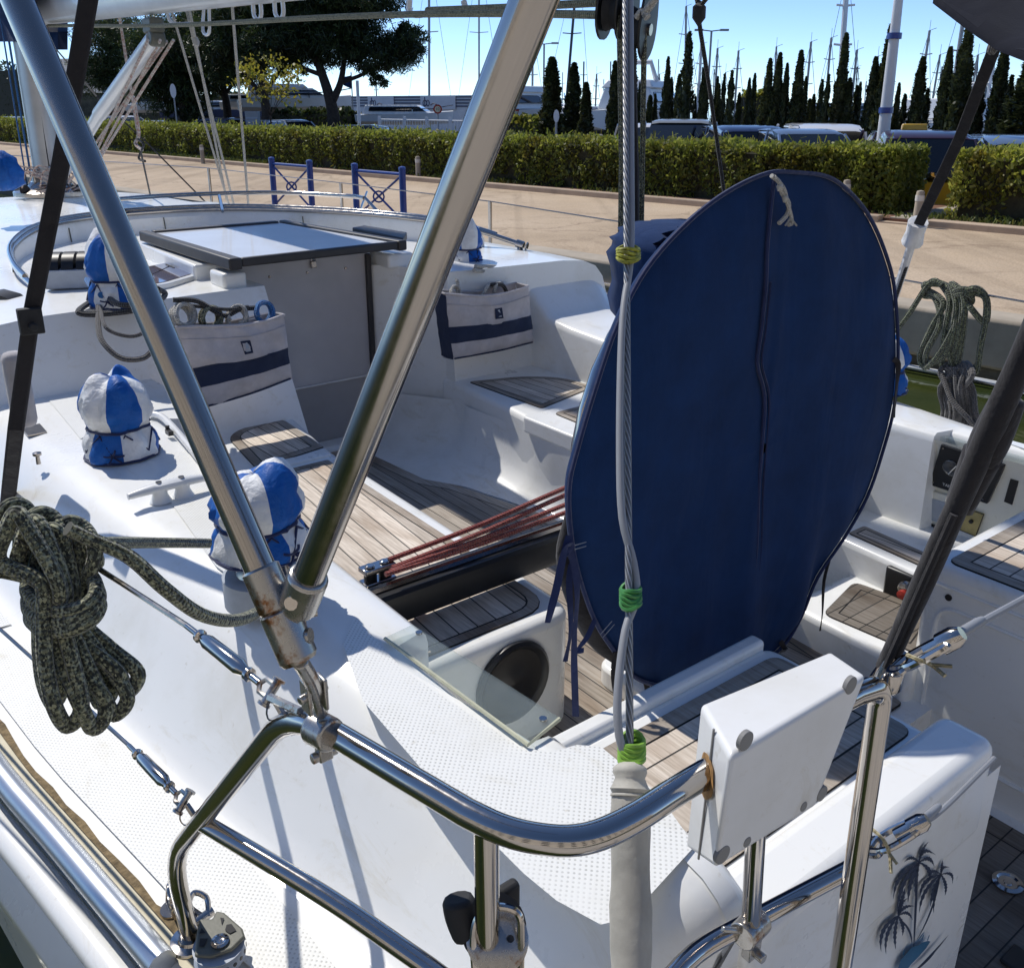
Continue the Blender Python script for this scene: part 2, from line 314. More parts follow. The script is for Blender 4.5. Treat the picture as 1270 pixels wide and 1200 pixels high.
    def build(s, name, mats, parent=None, base=(0, 0, 0), sharp=38, bev=0, segs=2, sub=0, flat=False):
        me = bpy.data.meshes.new(name)
        b = base; me.from_pydata([(p[0]-b[0], p[1]-b[1], p[2]-b[2]) for p in s.v], [], s.f)
        mats = mats if isinstance(mats, (list, tuple)) else [mats]
        for x in mats: me.materials.append(M[x] if isinstance(x, str) else x)
        me.polygons.foreach_set('material_index', s.m)
        if any(u is not None for u in s.uv):
            uvl = me.uv_layers.new(name='UVMap'); d = []
            for f, u in zip(s.f, s.uv): d += [c for p in (u or [(0, 0)]*len(f)) for c in p]
            uvl.data.foreach_set('uv', d)
        me.update()
        if not flat:
            me.polygons.foreach_set('use_smooth', [True]*len(s.f)); me.set_sharp_from_angle(angle=R(sharp))
        o = bpy.data.objects.new(name, me); COL.objects.link(o)
        if parent: o.parent = parent
        if sub:
            md = o.modifiers.new('sub', 'SUBSURF'); md.levels = md.render_levels = sub
        if bev:
            md = o.modifiers.new('bev', 'BEVEL'); md.width = bev; md.segments = segs; md.limit_method = 'ANGLE'; md.angle_limit = R(35); md.harden_normals = False
        return o
def spline(P, k, closed=False):
    n = len(P); out = []
    for i in range(n if closed else n-1):
        p1, p2 = P[i], P[(i+1) % n]
        p0 = P[(i-1) % n] if (closed or i > 0) else p1+(p1-p2); p3 = P[(i+2) % n] if (closed or i < n-2) else p2+(p2-p1)
        for j in range(k):
            t = j/k
            out.append(.5*((2*p1)+(p2-p0)*t+(2*p0-5*p1+4*p2-p3)*t*t+(3*p1-p0-3*p2+p3)*t**3))
    if not closed: out.append(P[-1])
    return out
def fillet(P, r, k=6):
    """polyline with rounded corners"""
    P = [Vector(p) for p in P]; out = [P[0]]
    for i in range(1, len(P)-1):
        a, b, c = P[i-1], P[i], P[i+1]; d1 = (a-b); d2 = (c-b); rr = min(r, d1.length*.45, d2.length*.45)
        s, e = b+d1.normalized()*rr, b+d2.normalized()*rr
        out += [s.lerp(b, t/k).lerp(b.lerp(e, t/k), t/k) for t in range(k+1)]
    return out+[P[-1]]
def tag(o, label=None, cat=None, group=None, kind=None):
    if label: o['label'] = label
    if cat: o['category'] = cat
    if group: o['group'] = group
    if kind: o['kind'] = kind
    return o
def thing(name, label, cat, base, group=None, boat=True, rz=0):
    o = bpy.data.objects.new(name, None); COL.objects.link(o); o.empty_display_size = .1
    o.location = Bw(*base) if boat else Vector(base); o.rotation_euler = (0, 0, PHI if boat else rz)
    return tag(o, label, cat, group)
def single(mb, name, mats, label, cat, base, group=None, kind=None, boat=True, rz=0, **k):
    o = mb.build(name, mats, None, base if boat else (0, 0, 0), **k)
    o.location = Bw(*base) if boat else Vector(base); o.rotation_euler = (0, 0, PHI if boat else rz)
    return tag(o, label, cat, group, kind)
def copy_tree(o, parent=None):
    c = o.copy(); COL.objects.link(c); c.parent = parent
    for ch in list(o.children): copy_tree(ch, c)
    return c
def text(body, size, parent, name, m, loc, ax, ay, extr=.0004, align='CENTER'):
    cu = bpy.data.curves.new(name, 'FONT'); cu.body = body; cu.size = size; cu.extrude = extr; cu.align_x = align; cu.align_y = 'CENTER'
    t = bpy.data.objects.new('tmp', cu); COL.objects.link(t)
    me = bpy.data.meshes.new_from_object(t.evaluated_get(bpy.context.evaluated_depsgraph_get())); bpy.data.objects.remove(t)
    me.materials.clear(); me.materials.append(M[m])
    o = bpy.data.objects.new(name, me); COL.objects.link(o); o.parent = parent
    ax = Vector(ax).normalized(); ay = Vector(ay); ay = (ay-ax*ay.dot(ax)).normalized(); az = ax.cross(ay)
    mm = Matrix((ax, ay, az)).transposed().to_4x4(); mm.translation = Vector(loc); o.matrix_local = mm; return o
def interp(tab, u):
    if u <= tab[0][0]: return tab[0][1]
    for (a, x), (b, y) in zip(tab, tab[1:]):
        if u <= b: return x+(y-x)*(u-a)/(b-a)
    return tab[-1][1]
# ------------------------------------------------------------------ the yacht
yacht = bpy.data.objects.new('sailing_yacht', None); COL.objects.link(yacht)
yacht.location = S*1.6; yacht.rotation_euler = (0, 0, PHI)
tag(yacht, 'white sailing yacht with teak cockpit seats and chrome stern rails, moored beside the quay', 'sailing yacht')
def part(mb, name, mats, parent=None, **k): return mb.build(name, mats, parent or yacht, **k)
VT = [(.45, 1.27), (.75, 1.335), (1.05, 1.40), (1.33, 1.45), (1.6, 1.50), (2.4, 1.60), (3.5, 1.68), (5.5, 1.68), (8, 1.40), (10, .85), (11.5, .03)]
VF = [(.45, 1.08), (.9, 1.135), (1.42, 1.235), (1.87, 1.30), (2.31, 1.355), (3.2, 1.42), (4.5, 1.38), (6, 1.2), (8, .75), (9.3, .3), (9.8, .1)]
us = [.5, .53, .6, .75, .9, 1.05, 1.2, 1.4, 1.6, 1.9, 2.2, 2.6, 3, 3.5, 4.5, 5.5, 6.5, 8, 9, 10, 10.8, 11.5]
mb = MB()
for sg in (-1, 1):
    rows = []
    for u in us:
        t = interp(VT, u)
        rows.append([(sg*max(.02, t+dv), u, z) for dv, z in ((-.22, -.35), (-.10, .0), (-.02, .45), (.0, .8), (.015, .86), (.05, .90), (.055, .945), (.02, .985), (.008, 1.03), (0, 1.09), (-.012, 1.112), (-.03, 1.118))])
    mb.grid(rows if sg > 0 else [r[::-1] for r in rows])
hull = part(mb, 'hull', 'gel', sharp=60)
mb = MB()
for sg in (-1, 1):
    rows = []
    for u in us:
        t = max(.0, interp(VT, u)-.028); i = max(0, interp(VF, u)-.12) if u < 9.9 else 0
        rows.append([(sg*t, u, 1.118), (sg*(t+i)/2, u, 1.12), (sg*i, u, 1.12)])
    mb.grid(rows[::-1] if sg < 0 else rows)
    mb.f = [f[::-1] if sg > 0 and k >= len(mb.f)-2*(len(us)-1) else f for k, f in enumerate(mb.f)]
deck = part(mb, 'deck', 'gel')
# non-slip patches of the side deck
for sg in (-1, 1):
    for a, b in ((1.02, 2.05), (2.15, 3.6)):
        mb = MB(); n = 8; o = [(sg*(interp(VT, a+(b-a)*i/n)-.075), a+(b-a)*i/n) for i in range(n+1)]; q = [(sg*(interp(VF, a+(b-a)*i/n)+.045), a+(b-a)*i/n) for i in range(n+1)]
        if a < 2: o[0] = (o[0][0], a+.02); q[0] = (q[0][0], a-.18); q.insert(0, (q[0][0]+sg*.04, a-.24))
        mb.sheet(o+q[::-1], 1.1235); part(mb, 'deck_nonskid', 'nonskid', deck, flat=True)
# toe rail (aluminium), sealant and dirt along it
for sg in (-1, 1):
    mb = MB(); pts = [(sg*(interp(VT, u)-.004), u, 1.128) for u in us[2:-1] if u > .9]; mb.tube(pts, .021, 12, 3); part(mb, 'toe_rail', 'alu', hull, sharp=60)
    mb = MB(); pts = [(sg*(interp(VT, u)+.03), u, 1.075) for u in us[2:-1] if u > .9]; mb.tube(pts, .024, 12, 3); part(mb, 'rub_rail', 'gel', hull, sharp=60)
    mb = MB(); uu = [.98+.06*i for i in range(60)]
    o = [(sg*(interp(VT, u)-.022), u) for u in uu]; q = [(sg*(interp(VT, u)-.044), u) for u in uu]
    mb.sheet(o+q[::-1], 1.1225); part(mb, 'sealant', 'seal', deck, flat=True)
    mb = MB(); q2 = [(sg*(interp(VT, u)-.042), u) for u in uu]
    q = [(sg*(interp(VT, u)-.050-.009*random.random()-(.035*max(0, 1-abs(u-1.04)/.09))), u) for u in uu]; mb.sheet(q2+q[::-1], 1.1255); part(mb, 'dirt_line', 'dirt', deck, flat=True)
# transom
t0 = interp(VT, .5)
for sg in (-1, 1):
    mb = MB(); P = [(-.215 if sg < 0 else .335, .5), (sg*(t0-.02), .5)]
    v = [(P[0][0], .515, .5), (P[1][0], .515, .5), (P[1][0]*1.0, .512, 1.118), (sg*1.085, .506, 1.118), (sg*.99, .503, 1.225), (P[0][0], .503, 1.225)]
    mb.add(v, [tuple(range(6)) if sg < 0 else tuple(range(5, -1, -1))]); part(mb, 'transom', 'gel')
# coamings: lofted sections
def coaming(sg, name, uend):
    mb = MB(); rows = []
    st = [.515, .52, .535, .56, .60, .66, .74, .82, .875, .885, .9, 1.05, 1.2, 1.215, 1.23, 1.4, 1.6, 1.8, 2.0, 2.2, 2.4, 2.6, 2.8, 2.95, 3.05, uend]
    for u in st:
        f = interp(VF, u); o = f-.065; vi = .845
        if .88 <= u <= 1.22: vi = .905
        if u < .74: vi = .83
        e = max(0, (.60-u)/.085); dz = .06*(1-math.sqrt(max(0, 1-e*e))); sh = .05*(1-math.sqrt(max(0, 1-e*e)))
        tz = 1.36
        if sg > 0: tz += interp([(2.7, 0), (2.95, .03), (3.1, .16)], u)
        prof = [(f+.05, 1.119), (f+.020, 1.121), (f-.000, 1.134), (f-.022, 1.165), (f-.078, 1.25), (f-.115, tz-.062), (f-.150, tz-.026), (f-.195, tz-.006), (f-.24, tz), (vi+.05, tz), (vi+.016, tz-.003), (vi+.004, tz-.012), (vi, tz-.03), (vi, .80)]
        r = []
        for i, (v, z) in enumerate(prof):
            z2 = z-dz if z > 1.2 else z; v2 = v-sh if i < 7 else v
            r.append((sg*v2, u, z2))
        rows.append(r)
    mb.grid(rows if sg > 0 else [r[::-1] for r in rows])
    mb.add(rows[0], [tuple(range(len(rows[0])))])
    return part(mb, name, 'gel', sharp=50)
cp = coaming(-1, 'coaming', 3.12); cs = coaming(1, 'coaming', 3.12)
mb = MB()
mb.sheet([PZ(*q, 1.36)[:2] for q in ((650, 1085), (690, 1118), (745, 1148), (780, 1140), (862, 1050), (815, 985), (745, 927), (715, 925), (680, 935), (640, 925), (500, 832), (440, 765), (425, 800), (450, 870), (540, 975))], 1.3625)
mb.sheet([PZ(*q, 1.36)[:2] for q in ((268, 703), (285, 716), (345, 690), (330, 655), (262, 575), (225, 560), (195, 600))], 1.3625)
mb.sheet([PZ(*q, 1.36)[:2] for q in ((45, 478), (100, 545), (150, 520), (235, 520), (205, 480), (165, 458), (100, 460))], 1.3625)
part(mb, 'coaming_nonskid', 'nonskid', cp, flat=True)
# clear acrylic strip over the coaming recess
mb = MB(); mb.prism([(-.928, 1.235), (-.868, 1.242), (-.832, .885), (-.905, .868)], 1.3655, 1.3705); strip = part(mb, 'acrylic_panel', 'acryl', cp, flat=True)
mb = MB(); mb.tube([(-.928, 1.235, 1.3685), (-.906, .866, 1.3685), (-.832, .884, 1.3685)], .0035, 6); part(mb, 'panel_edge', 'glue', cp)
mb = MB(); mb.disc((-.855, .895, 1.371), (0, 0, 1), .006, .003, 12); mb.disc((-.875, 1.21, 1.371), (0, 0, 1), .006, .003, 12); part(mb, 'panel_screw', 'steel', cp)
# ------------------------------------------------------------------ cockpit
def rounded(poly, r, k=5):
    n = len(poly); out = []
    for i in range(n):
        a, b, c = Vector(poly[i-1]), Vector(poly[i]), Vector(poly[(i+1) % n]); rr = r[i] if isinstance(r, (list, tuple)) else r
        d1, d2 = a-b, c-b; q = min(rr, d1.length*.48, d2.length*.48)
        s, e = b+d1.normalized()*q, b+d2.normalized()*q
        if q < 1e-4: out.append(tuple(b)); continue
        out += [tuple(s.lerp(b, t/k).lerp(b.lerp(e, t/k), t/k)) for t in range(k+1)]
    return out
def inset(poly, d):
    n = len(poly); a = sum(poly[i][0]*poly[(i+1) % n][1]-poly[(i+1) % n][0]*poly[i][1] for i in range(n)); P = [Vector(p) for p in (poly if a > 0 else poly[::-1])]; out = []
    for i in range(n):
        a, b, c = P[i-1], P[i], P[(i+1) % n]; e1 = (b-a).normalized(); e2 = (c-b).normalized(); n1 = Vector((-e1.y, e1.x)); n2 = Vector((-e2.y, e2.x)); m = (n1+n2)
        m = m/max(.3, (1+n1.dot(n2))); out.append(tuple(b+m*d))
    return out
def rr(poly, r): return (poly, r)
def teakpad(parent, poly, z, m, edge, w=.045, name='teak_top'):
    """a teak panel: caulked margin board round planked field, lying 4 mm proud"""
    poly, r = poly if isinstance(poly, tuple) else (poly, .012)
    n_ = len(poly); a_ = sum(poly[i][0]*poly[(i+1) % n_][1]-poly[(i+1) % n_][0]*poly[i][1] for i in range(n_)); r = list(r) if isinstance(r, (list, tuple)) else [r]*n_
    if a_ < 0: poly, r = list(poly)[::-1], r[::-1]
    def rin(d): return rounded(inset(poly, d), [max(.003, x-d) for x in r])
    mb = MB(); mb.prism(rin(.0), z-.004, z+.0012); o = mb.build(name, 'caulk', parent, flat=True)
    q = rin(.0015); q2 = rin(w-.004); n = len(q); mb = MB()
    zz = z+.0026; mb.add([(*p, zz) for p in q]+[(*p, zz) for p in q2], [(i, (i+1) % n, n+(i+1) % n, n+i) for i in range(n)]); mb.build('margin_board', edge, o, flat=True)
    q3 = rin(w); mb = MB(); mb.sheet(q3, zz); mb.build('planks', m, o, flat=True); return o
# sole
mb = MB(); mb.prism([(-.95, 3.46), (.97, 3.46), (.97, .88), (-.95, .88)], .74, .866); sole = part(mb, 'cockpit_sole', 'gel')
SP = [(-.385, 3.30), (.10, 3.30), (.14, 2.82), (.205, 2.70), (.30, 2.28), (.335, 1.7), (.36, 1.30), (.30, .93), (-.20, .93), (-.42, .95), (-.55, 1.35), (-.40, 1.5)]
teakpad(sole, SP, .872, 'teak_sole', 'teak_edge_u', .05, 'teak_grating')
# low curb at the foot of the starboard side
bo = [(.085, 3.30), (.10, 3.10), (.13, 2.81), (.215, 2.70), (.25, 2.57), (.29, 2.38), (.34, 1.9), (.372, 1.45)]
to = [(.290, 3.43, 1.05), (.43, 3.04, 1.08), (.408, 2.9, 1.09), (.402, 2.66, 1.10), (.392, 2.52, 1.10), (.366, 2.36, 1.10), (.372, 1.9, 1.10), (.381, 1.45, 1.10)]
mb = MB(); lo_ = spline([Vector((*p, .870)) for p in bo], 4); hi_ = spline([Vector(p) for p in to], 4)
mb.grid([[Vector((a.x+(b.x-a.x)*h, a.y+(b.y-a.y)*h, a.z+(b.z-a.z)*q)) for h, q in ((0, 0), (.30, .02), (.58, .07), (.80, .17), (.93, .36), (.98, .65), (1, 1))] for a, b in zip(lo_, hi_)]); part(mb, 'footwell_side', 'gel', sharp=80)
def seat(sg, name, poly, z0, z1, bev):
    mb = MB(); mb.prism(poly, z0, z1); return part(mb, name, 'gel', bev=bev, segs=4, sharp=60)
PS = rounded([(-.86, 3.12), (-.27, 3.12), (-.335, 2.63), (-.345, 1.9), (-.36, 1.375), (-.86, 1.375)], [0, 0, .1, .2, .07, 0])
ps = seat(-1, 'seat', PS, .80, 1.16, .022)
pf = rr([PZ(*q, 1.16)[:2] for q in ((279, 540), (330, 522), (352, 521), (402, 555), (318, 582))], [.10, .04, .05, .01, .01])
teakpad(ps, pf, 1.161, 'teak_fwd', 'teak_edge', .035)
pm = rr([(-.80, 2.55), (-.385, 2.55), (-.385, 1.68), (-.80, 1.66)], .012)
pa = rr([(-.80, 1.64), (-.390, 1.66), (-.405, 1.415), (-.80, 1.415)], [.01, .03, .06, .01])
pq = rr([(-.80, 2.55), (-.385, 2.55), (-.395, 1.415), (-.80, 1.415)], [.01, .01, .09, .01])
teakpad(ps, pq, 1.161, 'teak_seat', 'teak_edge', .030)
# lip between the two seat panels
mb = MB(); mb.box((-.59, 2.60, 1.163), (.46, .05, .012)); part(mb, 'seat_lip', 'gel', ps, bev=.004)
def speaker(parent, c, ax, r):
    mb = MB(); mb.lathe([(r, 0), (r, .008), (r*.93, .014), (r*.86, .012), (r*.80, .004), (.4*r, .002), (.3*r, .006), (0.0001, .010)], c, ax, 36); return part(mb, 'speaker', 'black', parent)
speaker(ps, (-.545, 1.373, 1.045), (0, -1, 0), .098)
SS = rounded([(.86, 3.12), (.42, 3.12), (.43, 3.04), (.40, 2.62), (.36, 2.36), (.38, 1.425), (.90, 1.425)], [0, 0, .1, .1, .05, .06, 0])
ss = seat(1, 'seat', SS, .80, 1.16, .022)
sf = rr([PZ(*q, 1.16)[:2] for q in ((581, 474), (650, 467), (700, 469), (737, 480), (672, 507))], [.02, .12, .1, .03, .02])
teakpad(ss, sf, 1.161, 'teak_fwd', 'teak_edge', .03)
sm = rr([(.46, 2.44), (.80, 2.44), (.80, 1.5), (.44, 1.5)], .03)
teakpad(ss, sm, 1.176, 'teak_fwd', 'teak_edge', .03)
mb = MB(); mb.prism(rounded([(.355, 2.49), (.855, 2.49), (.855, 1.44), (.37, 1.44)], [.02, .01, .01, .05]), 1.115, 1.175); part(mb, 'locker_lid', 'gel', ss, bev=.015, segs=3)
speaker(ss, (.775, 1.423, .985), (0, -1, 0), .095)
mb = MB(); mb.lathe([(.022, 0), (.022, .010), (.015, .014), (.0001, .014)], (.90, 1.423, 1.065), (0, -1, 0), 20); part(mb, 'ventilator', 'rubber', ss)
# starboard aft corner: ledge, foot well, engine panel
mb = MB(); mb.prism([(.62, 1.43), (.92, 1.43), (.92, .93), (.58, .93)], .80, 1.06); led = part(mb, 'ledge', 'gel', bev=.018, segs=3)
teakpad(led, [(.655, 1.34), (.735, 1.34), (.70, .98), (.62, .98)], 1.061, 'teak_fwd', 'teak_edge_u', .02)
mb = MB(); mb.prism([(.33, 1.30), (.66, 1.30), (.62, .93), (.31, .93)], .80, .966); fb = part(mb, 'foot_block', 'gel', bev=.02, segs=3)
teakpad(fb, rr([(.355, 1.205), (.575, 1.255), (.605, 1.0), (.375, .945)], .03), .967, 'teak_dark', 'teak_dark', .035)
# slanted engine-panel wall face
mb = MB(); mb.grid([[(.925, u, 1.05), (.90, u, 1.09), (.865, u, 1.30), (.85, u, 1.34)] for u in (.88, 1.0, 1.33, 1.345)]); part(mb, 'panel_wall', 'cream')
def wallpt(px, py, off=0):
    # plane through (.90,*,1.09)-(.865,*,1.30)
    n = Vector((-.21, 0, -.035)).normalized(); d0 = ray(px, py); d = Vector((d0.dot(S), d0.dot(U), d0.z)); c = Vector((-1.6, 0, 2.24)); p0 = Vector((.90, 0, 1.09))+n*off
    return c+d*((p0-c).dot(n)/d.dot(n))
def plate(name, px, m, parent, off=.012, bev=.002):
    Q = [wallpt(*q, off) for q in px]; n = Vector((-.21, 0, -.035)).normalized(); mb = MB()
    mb.add([q-n*(off+.002) for q in Q]+Q, [(3, 2, 1, 0), (4, 5, 6, 7), (0, 1, 5, 4), (1, 2, 6, 5), (2, 3, 7, 6), (3, 0, 4, 7)])
    bm = bmesh.new(); o = part(mb, name, m, parent, bev=bev, flat=True); bm.from_mesh(o.data); bmesh.ops.recalc_face_normals(bm, faces=bm.faces); bm.to_mesh(o.data); bm.free(); return o
ep = plate('engine_panel', ((1167, 551), (1246, 577), (1224, 625), (1152, 601)), 'black', None)
nW = Vector((-.21, 0, -.035)).normalized()
axW = (wallpt(1190, 608)-wallpt(1160, 597)).normalized()
mb = MB(); mb.lathe([(.024, 0), (.024, .004), (.021, .006), (.0001, .0065)], wallpt(1180, 580, .012), nW, 28); part(mb, 'gauge', 'gauge', ep)
mb = MB(); mb.tube([wallpt(1176, 588, .0195), wallpt(1186, 578, .0195)], .0012, 6); part(mb, 'needle', 'mark', ep)
mb = MB()
for q in ((1170, 556), (1157, 598), (1219, 619), (1238, 580)): mb.disc(wallpt(*q, .0125), nW, .003, .001, 10)
part(mb, 'panel_screw', 'steel_dull', ep)
upW = axW.cross(-nW) if axW.cross(-nW).z > 0 else -axW.cross(-nW)
text('YANMAR', .013, ep, 'lettering', 'mark', wallpt(1180, 604, .0128), axW, upW)
sp = plate('cockpit_loudspeaker', ((1148, 607), (1194, 620), (1180, 661), (1134, 646)), 'cream', None, .010)
plate('grille', ((1151, 617), (1188, 628), (1178, 653), (1143, 641)), 'greyl', sp, .0125, 0)
mb = MB()
for q in ((1150, 611), (1137, 644), (1178, 657)): mb.disc(wallpt(*q, .0105), nW, .0028, .001, 10)
mb.add([wallpt(*q, .0132) for q in ((1149, 647), (1164, 652), (1163, 656), (1148, 651))], [(0, 1, 2, 3)])
part(mb, 'screw_and_label', 'ink', sp)
bp = plate('switch_plate', ((1200, 631), (1220, 638), (1210, 665), (1190, 657)), 'brass', None, .006)
mb = MB(); mb.lathe([(.006, 0), (.006, .006), (.0001, .008)], wallpt(1205, 646, .006), nW, 14); part(mb, 'key_socket', 'black', bp)
mb = MB(); q = [wallpt(*q, .0066) for q in ((1200, 631), (1220, 638), (1210, 665), (1190, 657))]; mb.tube(q, .0016, 5, closed=True); part(mb, 'border', 'black', bp)
plate('vent_slot', ((1253, 594), (1263, 597), (1255, 626), (1245, 622)), 'black', None, .003, 0)
mb = MB(); mb.prism([(.872, 1.30), (.895, 1.30), (.895, .86), (.872, .86)], 1.325, 1.345); part(mb, 'panel_hood', 'acryl', flat=True)
# engine control box on the ledge face
mb = MB(); mb.box((.60, 1.10, 1.005), (.03, .15, .085)); ec = part(mb, 'engine_control', 'black', led, bev=.006)
mb = MB(); mb.lathe([(.026, 0), (.026, .012), (.018, .018), (.0001, .018)], (.583, 1.10, 1.01), (-1, 0, 0), 20); part(mb, 'control_hub', 'steel_dull', ec)
mb = MB(); mb.lathe([(.012, 0), (.012, .022), (.0001, .024)], (.575, 1.105, 1.00), (-1, 0, 0), 14); part(mb, 'red_button', 'red', ec)
# helm seats either side of the transom gate
def helm(sg, v0, v1):
    mb = MB(); mb.prism(rounded([(sg*v0, .955), (sg*v1, .955), (sg*v1, .515), (sg*v0, .515)], .04), .66, 1.235); h = part(mb, 'helm_seat', 'gel', bev=.022, segs=4, sharp=60)
    mb = MB(); mb.prism(rounded([(sg*v0, .60), (sg*(v1-.0), .60), (sg*(v1-.0), .503), (sg*v0, .503)], .03), 1.10, 1.285); part(mb, 'backrest_rim', 'gel', h, bev=.026, segs=4, sharp=60)
    teakpad(h, rr([(sg*(v0+.025), .915), (sg*(v1-.02), .915), (sg*(v1-.02), .628), (sg*(v0+.025), .628)], .03), 1.236, 'teak_helm', 'teak_edge', .04)
    return h
hp = helm(-1, .235, .86)
hs = helm(1, .345, .90)
mb = MB(); mb.prism(rounded([(-.25, .98), (-.85, .98), (-.85, .945), (-.25, .945)], .012), .75, 1.25); part(mb, 'seat_front_lip', 'gel', hp, bev=.012, segs=3)
# locker door on the port side of the starboard helm seat
pts = rounded([(.905, 1.14), (.905, .78), (.55, .78), (.55, 1.14)], .05)
mb = MB(); mb.tube([(.343, a, b) for a, b in pts], .005, 6, closed=True); part(mb, 'locker_door_rim', 'gel', hs)
mb = MB(); mb.disc((.346, .885, 1.165), (-1, 0, 0), .008, .004, 12); part(mb, 'locker_lock', 'black', hs)
mb = MB(); mb.tube([(.343, .95, 1.19), (.343, .52, 1.19)], .004, 6); part(mb, 'locker_ridge', 'gel', hs)
# swim platform in the gate
mb = MB(); mb.prism([(-.235, .93), (.345, .93), (.345, -.1), (-.235, -.1)], .60, .70); mb.prism([(-1.15, .495), (1.15, .495), (1.15, -.1), (-1.15, -.1)], .55, .697); pl = part(mb, 'swim_platform', 'gel')
teakpad(pl, [(-.20, .87), (.31, .87), (.31, -.05), (-.20, -.05)], .701, 'teak_dark', 'teak_dark', .06)
mb = MB(); c = PZ(1250, 1093, .71); mb.lathe([(.030, 0), (.030, .004), (.022, .007), (.018, .003), (.009, .002), (.007, .004), (.0001, .004)], (c[0], c[1], .706), (0, 0, 1), 28); part(mb, 'drain_fitting', 'steel', pl)
mb = MB(); c = PZ(1265, 1190, .71); mb.box((c[0], c[1], .708), (.06, .05, .008)); part(mb, 'latch_plate', 'black', pl, bev=.004)
# palm-tree decal on the transom face
def tp(px, py, u=.4995): return PU(px, py, u)
mb = MB()
def ribbon(p, q, bend, w, m=0, n=12, teeth=0.0):
    p, q = Vector(p), Vector(q); d = q-p; nn = Vector((-d.y, d.x)); rows = []
    for i in range(n+1):
        t = i/n; c = p+d*t+nn*(bend*4*t*(1-t)); ww = w*(math.sin(math.pi*min(1, t*.95+.08))**.7)*(1+teeth*(i % 2)); dn = nn.normalized() if nn.length else Vector((0, 1))
        rows.append([tp(*(c+dn*ww)), tp(*(c-dn*ww))])
    mb.grid(rows, m)
def palm(cx, cy, fronds):
    for a, b, bend, w in fronds: ribbon((cx, cy), (cx+a, cy+b), bend, w, 0, 14, .7)
_rb = ribbon
def ribbon(p, q, bend, w, m=0, n=12, teeth=0.0): _rb(p, q, bend, w*.72, m, n, teeth)
palm(1140, 1069, [(12, -26, -.10, 1.8), (21, -9, -.45, 2.6), (-19, 0, .30, 2.0), (-32, 46, .16, 2.4), (-27, 58, .10, 2.6), (-14, 50, .06, 2.6), (10, 27, -.28, 2.6), (19, 6, -.40, 2.6), (-5, 44, .03, 2.0)])
palm(1167, 1084, [(2, -18, 0, 1.6), (11, -9, -.35, 2.0), (14, 12, -.45, 2.0), (5, 26, -.12, 2.0), (-26, 30, .22, 2.2), (-27, 48, .12, 2.2), (-13, 40, .06, 2.2), (-9, 48, .06, 2.0), (-17, 4, .35, 2.0)])
palm(1114, 1135, [(-21, 45, .18, 2.4), (-15, 48, .12, 2.2), (-3, 42, .06, 2.2), (5, 25, -.12, 2.2), (18, 6, -.35, 2.0), (20, -12, -.2, 2.2), (12, -22, -.15, 2.0), (2, -24, .05, 1.6), (9, -36, 0, 2.4)])
ribbon((1138, 1076), (1133, 1180), .0, 2.2, 0, 8); ribbon((1166, 1086), (1134, 1170), -.05, 1.5, 0, 8); ribbon((1117, 1140), (1131, 1172), -.12, 1.9, 0, 8)
for a, b in (((1138, 1166), (1147, 1154)), ((1143, 1166), (1146, 1157)), ((1150, 1166), (1153, 1158)), ((1120, 1184), (1122, 1175)), ((1124, 1184), (1128, 1178))): ribbon(a, b, 0, 1.0, 1, 4)
ribbon((1130, 1208), (1177, 1158), .02, 1.7, 0, 10); ribbon((1140, 1200), (1160, 1180), .02, 1.0, 0, 6)
mb.add([tp(*q) for q in ((1112, 1206), (1117, 1190), (1124, 1182), (1131, 1174), (1138, 1172), (1144, 1168), (1151, 1166), (1154, 1167), (1148, 1176), (1140, 1185), (1130, 1195), (1122, 1206))], [tuple(range(12))], 1)
part(mb, 'palm_decal', ['decal', 'decal2'], flat=True)
# pedestal under the wheel
mb = MB(); mb.prism(rounded([(-.23, 1.45), (.10, 1.45), (.10, 1.20), (-.23, 1.20)], .05), .87, .93); mb.lathe([(.125, .93), (.115, .97), (.095, 1.02), (.085, 1.3), (.10, 1.55), (.09, 1.62), (.0001, 1.63)], (-.075, 1.32, 0), (0, 0, 1), 28); ped = part(mb, 'steering_pedestal', 'gel', bev=.01)
mb = MB(); mb.lathe([(.03, 0), (.03, .02), (.02, .03), (.0001, .03)], (-.20, 1.24, .93), (0, 0, 1), 14); part(mb, 'bolt', 'steel', ped)
mb = MB(); mb.tube([(-.08+.45*math.cos(t*2*math.pi/40), 1.20, 1.57+.45*math.sin(t*2*math.pi/40)) for t in range(40)], .014, 10, closed=True); wh = part(mb, 'steering_wheel', 'steel')
mb = MB()
for k in range(6): mb.tube([(-.08, 1.20, 1.57), (-.08+.45*math.cos(k*math.pi/3), 1.20, 1.57+.45*math.sin(k*math.pi/3))], .008, 8)
part(mb, 'spokes', 'steel', wh)
